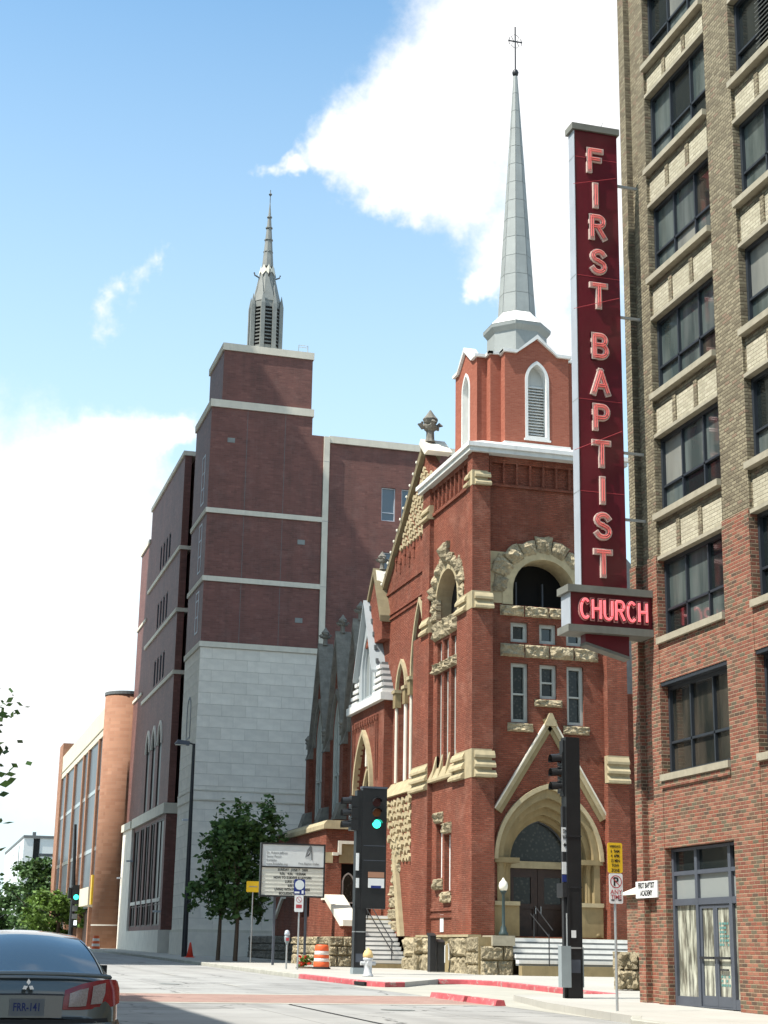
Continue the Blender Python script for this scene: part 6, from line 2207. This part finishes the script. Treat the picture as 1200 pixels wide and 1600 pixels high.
for k, ln in enumerate(('Dr. Robert Jeffress', 'Senior Pastor', 'firstdallas', 'www.firstdallas.org')):
    text('lettering', ln, .15, (mx0 + .22, YM + .014, zm + .63 - k * .165), FACE_Y, 'ink_grey', up_, .002, align='LEFT', sx=.85)
text('lettering', 'First Baptist Dallas', .13, (mx1 - .72, YM + .014, zm + .18), FACE_Y, 'ink_grey', up_, .002)
ex = mx1 - .68
emb = MB().prism([(ex - .22, zm + .45), (ex - .14, zm + .78), (ex + .02, zm + 1.0), (ex + .10, zm + .92), (ex + .13, zm + .35), (ex + .08, zm + .35), (ex + .05, zm + .80), (ex - .06, zm + .72), (ex - .14, zm + .5)], 'Y', YM + .008, YM + .016)
emb.build('emblem', 'ink_grey', up_)
MB().tube([(ex - .12, YM + .01, zm + .52), (ex - .02, YM + .01, zm + .62), (ex + .05, YM + .01, zm + .78)], .022, 6).build('emblem', 'ink_black', up_)

# traffic barrel, flowers, hydrant, cone
g = on_ground(502, 1514)
tb_ = thing('traffic_barrel', g, 'orange and white striped traffic barrel beside the flowers', 'traffic barrel', 'traffic barrels')
hb = fY(502, 1476, g.y)[1] - g.z
prof = [(.36, 0), (.36, .06), (.31, .07), (.305, .26), (.30, .27), (.30, .42), (.295, .43), (.29, .58), (.285, .59), (.28, .72), (.275, .73), (.27, .93), (.24, .97)]
MB().lathe(g.x, g.y, [(.38, g.z), (.38, g.z + .06 * hb), (.33, g.z + .08 * hb)], 20).build('base', 'car_rubber', tb_)
for k, (a, c) in enumerate(((.08, .30), (.30, .44), (.44, .58), (.58, .74), (.74, .96))):
    ra, rc = .325 - .055 * a, .325 - .055 * c
    MB().lathe(g.x, g.y, [(ra, g.z + a * hb), (ra + .012, g.z + (a + .02) * hb), (rc + .008, g.z + (c - .02) * hb), (rc, g.z + c * hb)], 20).build('band', 'barrel_orange' if k % 2 == 0 else 'barrel_white', tb_, True)
MB().lathe(g.x, g.y, [(.25, g.z + .96 * hb), (.22, g.z + hb)], 20).build('lid', 'barrel_orange', tb_)
g2 = Vector((fY(150, 1470, 131.0)[0], 131.0, gz(131)))
tb2 = thing('traffic_barrel', g2, 'distant orange traffic barrel at the foot of the round brick tower', 'traffic barrel', 'traffic barrels')
for k in range(5):
    MB().lathe(g2.x, g2.y, [(.33 - .02 * k, g2.z + .2 * k), (.32 - .02 * k, g2.z + .2 * k + .2)], 14).build('band', 'barrel_orange' if k % 2 == 0 else 'barrel_white', tb2)


def leaves(mb, n, cen, rad, size, shape='ellipsoid', seed=1, gaps=0.0, flat=.5):
    rnd = random.Random(seed)
    cl = []
    lobes = [Vector((rnd.uniform(-.6, .6), rnd.uniform(-.6, .6), rnd.uniform(-.75, .8))) for _ in range(11)]
    for k in range(max(8, n // 34)):
        L = rnd.choice(lobes)
        p = L + Vector((rnd.gauss(0, 1), rnd.gauss(0, 1), rnd.gauss(0, .9))) * .24
        if p.length > 1.0:
            p *= rnd.uniform(.8, 1.12) / p.length
        cl.append((p, rnd.uniform(.07, .20)))
    for k in range(n):
        c, r_ = rnd.choice(cl)
        q = Vector((rnd.gauss(0, 1), rnd.gauss(0, 1), rnd.gauss(0, .8))) * r_ * .62 + c
        p = Vector((cen[0] + q.x * rad[0], cen[1] + q.y * rad[1], cen[2] + q.z * rad[2]))
        d = Vector((rnd.gauss(0, 1), rnd.gauss(0, 1), rnd.gauss(0, flat))).normalized()
        e = d.cross(Vector((rnd.gauss(0, 1), rnd.gauss(0, 1), rnd.gauss(0, 1)))).normalized()
        s = size * rnd.choice((.5, .75, .9, 1.0, 1.15, 1.5)) * rnd.uniform(.85, 1.15)
        mb.add([p - d * s * .6, p + e * s * .36, p + d * s * .6, p - e * s * .36], [(0, 1, 2, 3)])


g = on_ground(478, 1513)
fl_ = thing('flower_bed', g, 'small bed of green plants with orange red flowers beside the barrel', 'flowers')
mbl = MB(); leaves(mbl, 420, (g.x + .1, g.y, g.z + .18), (.42, .5, .28), .13, seed=3)
mbl.build('foliage', 'leaf_bright', fl_)['kind'] = 'stuff'
mbl = MB(); leaves(mbl, 60, (g.x - .15, g.y - .2, g.z + .30), (.3, .3, .2), .12, seed=5)
mbl.build('blossoms', 'petal_red', fl_)['kind'] = 'stuff'
MB().lathe(g.x + .05, g.y, [(.5, g.z - .02), (.48, g.z + .05), (.2, g.z + .07)], 14).build('soil', 'leaf_trunk', fl_)

g = on_ground(574.5, 1526)
hy = thing('fire_hydrant', g, 'silver fire hydrant with cream cap on the corner pavement', 'fire hydrant')
hh_ = fY(575, 1481, g.y)[1] - g.z
r_ = .15 * hh_ / .95
MB().lathe(g.x, g.y, [(r_ * 1.25, g.z), (r_ * 1.25, g.z + .06), (r_ * .95, g.z + .08), (r_ * .92, g.z + hh_ * .55), (r_ * 1.15, g.z + hh_ * .58), (r_ * 1.15, g.z + hh_ * .64), (r_, g.z + hh_ * .66)], 16).build('barrel', 'hydrant_silver', hy, True)
MB().lathe(g.x, g.y, [(r_ * 1.05, g.z + hh_ * .66), (r_ * 1.2, g.z + hh_ * .70), (r_ * 1.15, g.z + hh_ * .78), (r_ * .8, g.z + hh_ * .9), (r_ * .3, g.z + hh_ * .95), (r_ * .3, g.z + hh_)], 16).build('bonnet', 'hydrant_cap', hy, True)
for d_ in ((-1, 0), (1, 0), (0, -1)):
    k_ = 1.75 if d_[1] == 0 else 1.6
    MB().tube([(g.x + d_[0] * r_ * .8, g.y + d_[1] * r_ * .8, g.z + hh_ * .46), (g.x + d_[0] * r_ * k_, g.y + d_[1] * r_ * k_, g.z + hh_ * .46)], r_ * (.45 if d_[1] == 0 else .6), 10).build('outlet', 'hydrant_silver', hy)

g = on_ground(296, 1496)
co = thing('traffic_cone', g, 'red orange traffic cone at the foot of the street light', 'traffic cone')
MB().box(g.x - .25, g.x + .25, g.y - .25, g.y + .25, g.z, g.z + .05).build('base', 'cone_red', co)
MB().lathe(g.x + .02, g.y, [(.2, g.z + .05), (.05, g.z + .80), (.03, g.z + .82)], 14).build('cone', 'cone_red', co, True)

# tall street light
g = on_ground(287.5, 1495)
sl_ = thing('street_light', g, 'tall dark street light pole with short arm before the limestone corner', 'street light')
x1, z1 = fY(303, 1162, g.y)
MB().tube([(g.x, g.y, g.z - .1), (x1, g.y, z1)], [.17, .09], 10).build('pole', 'iron_black', sl_)
MB().tube([(x1, g.y, z1 - .05), (x1 - .35, g.y, z1 + .05), (x1 - .5, g.y, z1)], .05, 6).build('arm', 'iron_black', sl_)
lx = fY(284, 1160, g.y)
MB().prism([(lx[0] - .42, lx[1] - .1), (lx[0] + .45, lx[1] - .16), (lx[0] + .45, lx[1] + .08), (lx[0] - .25, lx[1] + .14)], 'Y', g.y - .18, g.y + .18).build('lamp_housing', 'frame_slate', sl_)
MB().box(lx[0] - .35, lx[0] + .25, g.y - .14, g.y + .14, lx[1] - .17, lx[1] - .13).build('lamp_lens', 'opal_glass', sl_)
MB().box(g.x + .06, g.x + .22, g.y - .25, g.y - .1, fY(284, 1425, g.y)[1], fY(284, 1385, g.y)[1]).build('junction_box', 'iron_black', sl_)

# globe lamps
lx, lz = 22.08, 2.0
LY = 59.95
lp = thing('lamp_post', (lx, LY, lz), 'short dark green lamp post with acorn globe on the stone plinth', 'lamp post', 'globe lamp posts')
k_ = fY(769, 1371, LY)[1] - lz
P_ = lambda t: lz + t * k_
MB().lathe(lx, LY, [(.19, P_(0)), (.19, P_(.04)), (.13, P_(.08)), (.11, P_(.14)), (.065, P_(.18)), (.055, P_(.70)), (.08, P_(.73)), (.13, P_(.76)), (.13, P_(.775))], 14).build('shaft', 'green_iron', lp, True)
MB().lathe(lx, LY, [(.12, P_(.776)), (.165, P_(.81)), (.18, P_(.86)), (.15, P_(.92)), (.06, P_(.965)), (.02, P_(1.0))], 16).build('globe', 'opal_glass', lp, True)
g = Vector((fY(626, 1452, 71.6)[0], 71.6, 1.95))
lp2 = thing('lamp_post', g, 'globe lamp post at the right of the church stairs', 'lamp post', 'globe lamp posts')
zt_ = fY(626, 1404, 71.6)[1]
MB().tube([(g.x, g.y, g.z), (g.x, g.y, zt_ - .3)], .045, 8).build('shaft', 'green_iron', lp2)
MB().lathe(g.x, g.y, [(.1, zt_ - .36), (.2, zt_ - .25), (.21, zt_ - .15), (.15, zt_ - .03), (.03, zt_)], 14).build('globe', 'opal_glass', lp2, True)

# handrails
hr = thing('handrail', (25.0, 59.5, 1.0), 'thin dark metal handrail on the portal steps behind the tall signal', 'handrail', 'handrails')
for dy in (0,):
    a = fY(829, 1428, 60.6); c = fY(858, 1478, 58.9)
    b_ = fY(836, 1416, 60.6); d_ = fY(864, 1462, 58.9)
    MB().tube([(a[0], 60.6, a[1]), (c[0], 58.9, c[1] + .35)], .022, 6).build('rail', 'iron_black', hr)
    MB().tube([(b_[0], 60.6, b_[1]), (d_[0], 58.9, d_[1] + .2)], .022, 6).build('rail', 'iron_black', hr)
    MB().tube([(a[0] + .1, 60.5, 1.95), (a[0] + .1, 60.5, a[1])], .022, 6).build('upright', 'iron_black', hr)
    MB().tube([(c[0], 58.9, .75), (c[0], 58.9, c[1] + .45)], .022, 6).build('upright', 'iron_black', hr)
hr = thing('handrail', (20.6, 73.5, 1.0), 'thin black handrail down the middle of the side stairs', 'handrail', 'handrails')
q0, q1 = (20.1, 73.0, 3.8), (20.65, 70.1, 1.70)
for dz in (0, -.45):
    MB().tube([(q0[0], q0[1], q0[2] + dz), (q1[0], q1[1], q1[2] + dz)], .024, 6).build('rail', 'iron_black', hr)
for s in (0.1, .95):
    x_ = q0[0] + (q1[0] - q0[0]) * s; y_ = q0[1] + (q1[1] - q0[1]) * s; z_ = q0[2] + (q1[2] - q0[2]) * s
    MB().tube([(x_, y_, z_ - 1.1), (x_, y_, z_)], .024, 6).build('upright', 'iron_black', hr)

# black news racks against the tower base
YN = 62.6
nr = thing('news_rack', (20.3, YN, gz(YN)), 'pair of narrow black news racks against the rough stone tower base', 'news rack')
for px0, px1, top in ((672, 681, 1462), (684, 695, 1472)):
    a = fY(px0, 1515, YN)[0]; c = fY(px1, 1515, YN)[0]
    zz = fY(px0, top, YN)[1]
    MB().box(a, c, YN, YN + .35, gz(YN) + .02, zz).build('cabinet', 'iron_black', nr)
    MB().prism([(YN - .06, zz), (YN + .40, zz), (YN + .40, zz + .12)], 'X', a - .02, c + .02).build('hood', 'iron_black', nr)
a = fY(697, 1490, YN - .1)
MB().tube([(a[0] - .05, YN - .1, a[1] - .35), (a[0] - .05, YN - .1, a[1] + .30), (a[0] + .08, YN - .1, a[1] + .38), (a[0] + .12, YN - .1, a[1] + .2), (a[0] + .12, YN - .1, a[1] - .25)], .022, 6).build('loop', 'sign_white', nr)

# ------------------------------------------------------------------ trees


def tree(name, loc, h_trunk, cen, rad, n, size, mat, label, group, seed, r0=.12, lean=(0, 0), limbs=6):
    t_ = thing(name, loc, label, 'tree', group)
    rnd = random.Random(seed)
    b = MB()
    top = (loc[0] + lean[0], loc[1] + lean[1], cen[2] + rad[2] * .35)
    mid = (loc[0] + lean[0] * .4 + .05, loc[1] + lean[1] * .4, loc[2] + h_trunk)
    b.tube([(loc[0], loc[1], loc[2] - .1), (loc[0] + .03, loc[1], loc[2] + h_trunk * .5), mid, top], [r0 * 1.15, r0, r0 * .8, r0 * .2], 8)
    for k in range(limbs):
        a = 2 * math.pi * k / limbs + rnd.uniform(-.4, .4)
        e = (cen[0] + math.cos(a) * rad[0] * .75, cen[1] + math.sin(a) * rad[1] * .75, cen[2] + rnd.uniform(-.35, .5) * rad[2])
        s = (mid[0], mid[1], mid[2] + rnd.uniform(-.2, .6))
        m_ = tuple(s[i] * .5 + e[i] * .5 + (.12 * rad[2] if i == 2 else 0) for i in range(3))
        b.tube([s, m_, e], [r0 * .5, r0 * .33, r0 * .08], 6)
    b.build('trunk', 'leaf_trunk', t_)
    mb = MB()
    leaves(mb, n, cen, rad, size, seed=seed + 50)
    mb.build('crown', mat, t_)
    return t_


g = on_ground(340, 1501)
zc1 = fY(345, 1355, g.y)[1]
tree('street_tree', tuple(g), 2.3, (g.x + .25, g.y, zc1), (1.95, 1.8, 2.75), 4600, .23, 'leaf_street', 'slender dark green street tree nearest the street light', 'street trees', 11, .10)
g = on_ground(367, 1502)
zc2 = fY(385, 1350, g.y)[1]
tree('street_tree', tuple(g), 2.3, (g.x + .55, g.y, zc2), (1.75, 1.8, 3.2), 4800, .23, 'leaf_street', 'taller dark green street tree nearest the notice board', 'street trees', 12, .11)
# tree overhanging from the left
tree('street_tree', (-3.6, 37.0, gz(37)), 2.6, (-2.4, 37.0, 4.6), (4.95, 4.6, 2.9), 8000, .18, 'leaf_mid', 'tree whose leafy branch tips hang into the left edge', 'street trees', 21, .18, limbs=8)
# far trees behind the car
for k, (px, py, Y_, rx, rz, n, mt, lab) in enumerate((
        (62, 1402, 196, 5.2, 4.3, 6500, 'leaf_mid', 'dark green rounded tree below the far pale building'),
        (8, 1420, 205, 5.0, 3.7, 5500, 'leaf_mid', 'dark green tree at the left edge behind the car'),
        (92, 1425, 165, 3.6, 2.3, 5200, 'leaf_bright', 'light yellow green feathery tree behind the distant signal'),
        (135, 1428, 158, 1.6, 1.5, 1300, 'leaf_bright', 'small light green tree before the orange brick building'))):
    xx, zz = fY(px, py, Y_)
    tree('park_tree', (xx, Y_, gz(Y_)), 2.0, (xx, Y_, zz), (rx, rx * .9, rz), n, .42 if k != 2 else .34, mt, lab, 'trees at the far end of the street', 31 + k, .2)

# ------------------------------------------------------------------ the car
d = ray(44, 1540)
CYR = 16.4
cxr = d.x / d.y * CYR
car = thing('car', (cxr, CYR, gz(CYR, -.05)), 'dark grey green sedan seen from behind at the lower left', 'car', rz=0)
O = ORG[car]


def C(x, y, z):
    return (O.x + x, O.y + y, O.z + z)


# lower body: lofted half sections mirrored
ST = [  # y, half width, bottom, belt(shoulder) z, top z
    (0.00, .70, .42, .60, .64), (0.02, .80, .34, .62, .78), (0.07, .86, .28, .72, .98), (0.16, .895, .25, .86, 1.055), (0.35, .915, .22, .93, 1.075), (0.60, .925, .20, .94, 1.065),
    (1.1, .93, .19, .93, 1.0), (2.0, .93, .18, .91, .98), (2.9, .93, .18, .89, .97), (3.5, .925, .18, .86, .98), (4.2, .90, .20, .76, .90), (4.55, .84, .25, .66, .78), (4.72, .70, .32, .56, .62)]
prof_n = 13
vs_, fs_ = [], []
for (y, hw, zb, zs_, zt) in ST:
    half_ = [(0, zb), (hw * .80, zb), (hw * .95, zb + .06), (hw * .995, zb + .18), (hw, zb + (zs_ - zb) * .55), (hw * .985, zs_ - .06), (hw * .955, zs_), (hw * .90, zs_ + (zt - zs_) * .45), (hw * .80, zs_ + (zt - zs_) * .78), (hw * .6, zt - .012), (hw * .3, zt), (0, zt + .004)]
    full = half_ + [(-p[0], p[1]) for p in reversed(half_[1:-1])]
    vs_.append([C(p[0], y, p[1]) for p in full])
m_ = len(vs_[0])
b = MB()
f = []
for i in range(len(ST) - 1):
    for k in range(m_):
        k2 = (k + 1) % m_
        f.append((i * m_ + k, i * m_ + k2, (i + 1) * m_ + k2, (i + 1) * m_ + k))
f.append(tuple(range(m_))); f.append(tuple(range((len(ST) - 1) * m_, len(ST) * m_)))
b.add([p for r in vs_ for p in r], f)
body = b.build('body', 'carpaint', car, True)
sm = body.modifiers.new('smooth', 'SUBSURF'); sm.levels = 1; sm.render_levels = 2


def surf(name, mat, rows, smooth=True, parent=None, th=0.0):
    b = MB()
    n = len(rows[0])
    b.add([C(*p) for r in rows for p in r], [(i * n + k, i * n + k + 1, (i + 1) * n + k + 1, (i + 1) * n + k) for i in range(len(rows) - 1) for k in range(n - 1)])
    return b.build(name, mat, parent or car, smooth)


def topsurf(y, hw, z, crown, n=9, bulge=0.0):
    return [(hw * (2 * k / (n - 1) - 1), y + bulge * (2 * k / (n - 1) - 1) ** 2, z - crown * (2 * k / (n - 1) - 1) ** 2) for k in range(n)]


PROF = [(.50, .78, 1.055, .02), (.62, .765, 1.115, .025), (.80, .735, 1.205, .035), (1.0, .695, 1.295, .045), (1.2, .65, 1.37, .05), (1.36, .615, 1.415, .055), (1.5, .60, 1.44, .055), (1.9, .59, 1.468, .05), (2.4, .59, 1.465, .05), (2.75, .60, 1.425, .05), (3.0, .63, 1.33, .05), (3.3, .68, 1.18, .045), (3.55, .74, 1.02, .04)]
rows = [topsurf(y, hw, z, c) for y, hw, z, c in PROF]
surf('rear_window', 'car_glass', [topsurf(y, hw * .955, z + .006, c * .95) for y, hw, z, c in PROF[:6]])
surf('roof', 'carpaint', rows[5:10])
surf('cabin_shell', 'car_trim', [topsurf(y, hw, z - .012, c) for y, hw, z, c in PROF[:6]])
surf('windscreen', 'car_glass', rows[9:])
for s in (-1, 1):
    side = []
    for (y, hw, z, c) in PROF:
        side.append([(s * hw, y, z - c), (s * (hw * .45 + .875 * .55), y, (z - c) * .5 + .98 * .5), (s * .875, y, .955)])
    surf('pillar', 'carpaint', side)
    inn = []
    for (y, hw, z, c) in PROF[4:11]:
        inn.append([(s * (hw + .012), y, z - c - .03), (s * (hw * .45 + .875 * .55 + .012), y, (z - c) * .5 + .98 * .5), (s * .884, y, .985)])
    surf('side_window', 'car_glass', inn)
    # chrome strip along the rear pillar
    MB().tube([C(s * (PROF[k][1] * .975 + .004), PROF[k][0], PROF[k][2] - PROF[k][3] + .006) for k in range(0, 6)], .008, 5).build('window_trim', 'car_chrome', car)
    # wheels
    for wy in (.95, 3.65):
        w_ = MB().tube([C(s * .72, wy, .31), C(s * .90, wy, .31)], .315, 22).build('wheel', 'car_rubber', car)
        MB().tube([C(s * .895, wy, .31), C(s * .912, wy, .31)], .21, 14).build('rim', 'galvanised', w_)
    # tail lamp wrapping the corner
    tl = surf('tail_lamp', 'car_red', [
        [(s * .36, .045, .895), (s * .52, .06, .955), (s * .66, .085, .985), (s * .78, .125, 1.0), (s * .862, .20, .995), (s * .898, .33, .975)],
        [(s * .345, .006, .80), (s * .52, .018, .84), (s * .70, .05, .875), (s * .82, .10, .90), (s * .895, .19, .91), (s * .918, .33, .915)],
        [(s * .34, -.004, .715), (s * .52, .004, .715), (s * .70, .03, .725), (s * .83, .085, .745), (s * .905, .18, .775), (s * .925, .30, .82)]])
    surf('lamp_lens', 'car_clear', [
        [(s * .405, .012, .865), (s * .50, .016, .90), (s * .585, .034, .92)],
        [(s * .40, -.012, .79), (s * .50, -.006, .81), (s * .575, .008, .83)],
        [(s * .395, -.018, .742), (s * .50, -.014, .745), (s * .565, .0, .752)]], parent=tl)
    surf('lamp_lens', 'car_clear', [
        [(s * .63, .046, .935), (s * .70, .066, .955), (s * .755, .09, .965)],
        [(s * .62, .014, .84), (s * .69, .03, .855), (s * .75, .058, .87)],
        [(s * .61, .008, .765), (s * .67, .016, .77), (s * .72, .032, .775)]], parent=tl)
    MB().box(*[v for pr in zip(C(s * 1.0 - .09, 2.95, .98), C(s * 1.0 + .09, 3.12, 1.10)) for v in pr]).build('mirror', 'car_trim', car)
# trunk seam, plate recess, plate, emblem, bumper
surf('trunk_lip', 'carpaint', [topsurf(.10, .80, 1.07, .03, 11, .05), topsurf(.05, .815, 1.05, .03, 11, .07), topsurf(.06, .81, 1.03, .03, 11, .07)])
surf('recess', 'car_trim', [[(-.34, -.012, .86), (0, -.020, .865), (.34, -.012, .86)], [(-.36, -.020, .845), (0, -.03, .85), (.36, -.020, .845)]])
surf('recess_panel', 'carpaint', [[(-.335, -.010, .845), (0, -.018, .85), (.335, -.010, .845)], [(-.335, -.016, .64), (0, -.024, .64), (.335, -.016, .64)]])
surf('bumper_gap', 'car_trim', [[(-.78, .02, .640), (-.4, -.028, .625), (0, -.036, .622), (.4, -.028, .625), (.78, .02, .640)], [(-.79, .016, .600), (-.4, -.034, .585), (0, -.042, .582), (.4, -.034, .585), (.79, .016, .600)]])
surf('bumper', 'carpaint', [[(-.90, .16, .625), (-.80, .01, .60), (-.4, -.05, .585), (0, -.065, .582), (.4, -.05, .585), (.80, .01, .60), (.90, .16, .625)],
                            [(-.925, .16, .56), (-.82, -.03, .54), (-.4, -.10, .525), (0, -.115, .522), (.4, -.10, .525), (.82, -.03, .54), (.925, .16, .56)],
                            [(-.925, .16, .40), (-.82, -.02, .36), (-.4, -.09, .34), (0, -.105, .34), (.4, -.09, .34), (.82, -.02, .36), (.925, .16, .40)],
                            [(-.90, .18, .25), (-.80, .06, .23), (-.4, .0, .22), (0, -.01, .22), (.4, .0, .22), (.80, .06, .23), (.90, .18, .25)]])
a0, a1 = C(-.165, -.034, .655), C(.165, -.022, .815)
pl = MB().box(a0[0], a1[0], a0[1], a1[1], a0[2], a1[2]).build('number_plate', 'plate_white', car)
c_ = C(0, -.036, .735)
text('lettering', 'FRR-141', .105, c_, FACE_Y, 'sign_blue', pl, .001, sx=.72, bold=.002)
ex, ey, ez = C(0, -.024 + .02, .935)
for a in (90, 210, 330):
    d_ = Vector((math.cos(math.radians(a)), math.sin(math.radians(a)))); q_ = Vector((-d_.y, d_.x))
    P = [d_ * .006, d_ * .034 + q_ * .021, d_ * .064, d_ * .034 - q_ * .021]
    MB().prism([(ex + p.x, ez + p.y) for p in P], 'Y', ey - .03, ey + .02).build('emblem', 'car_chrome', car)
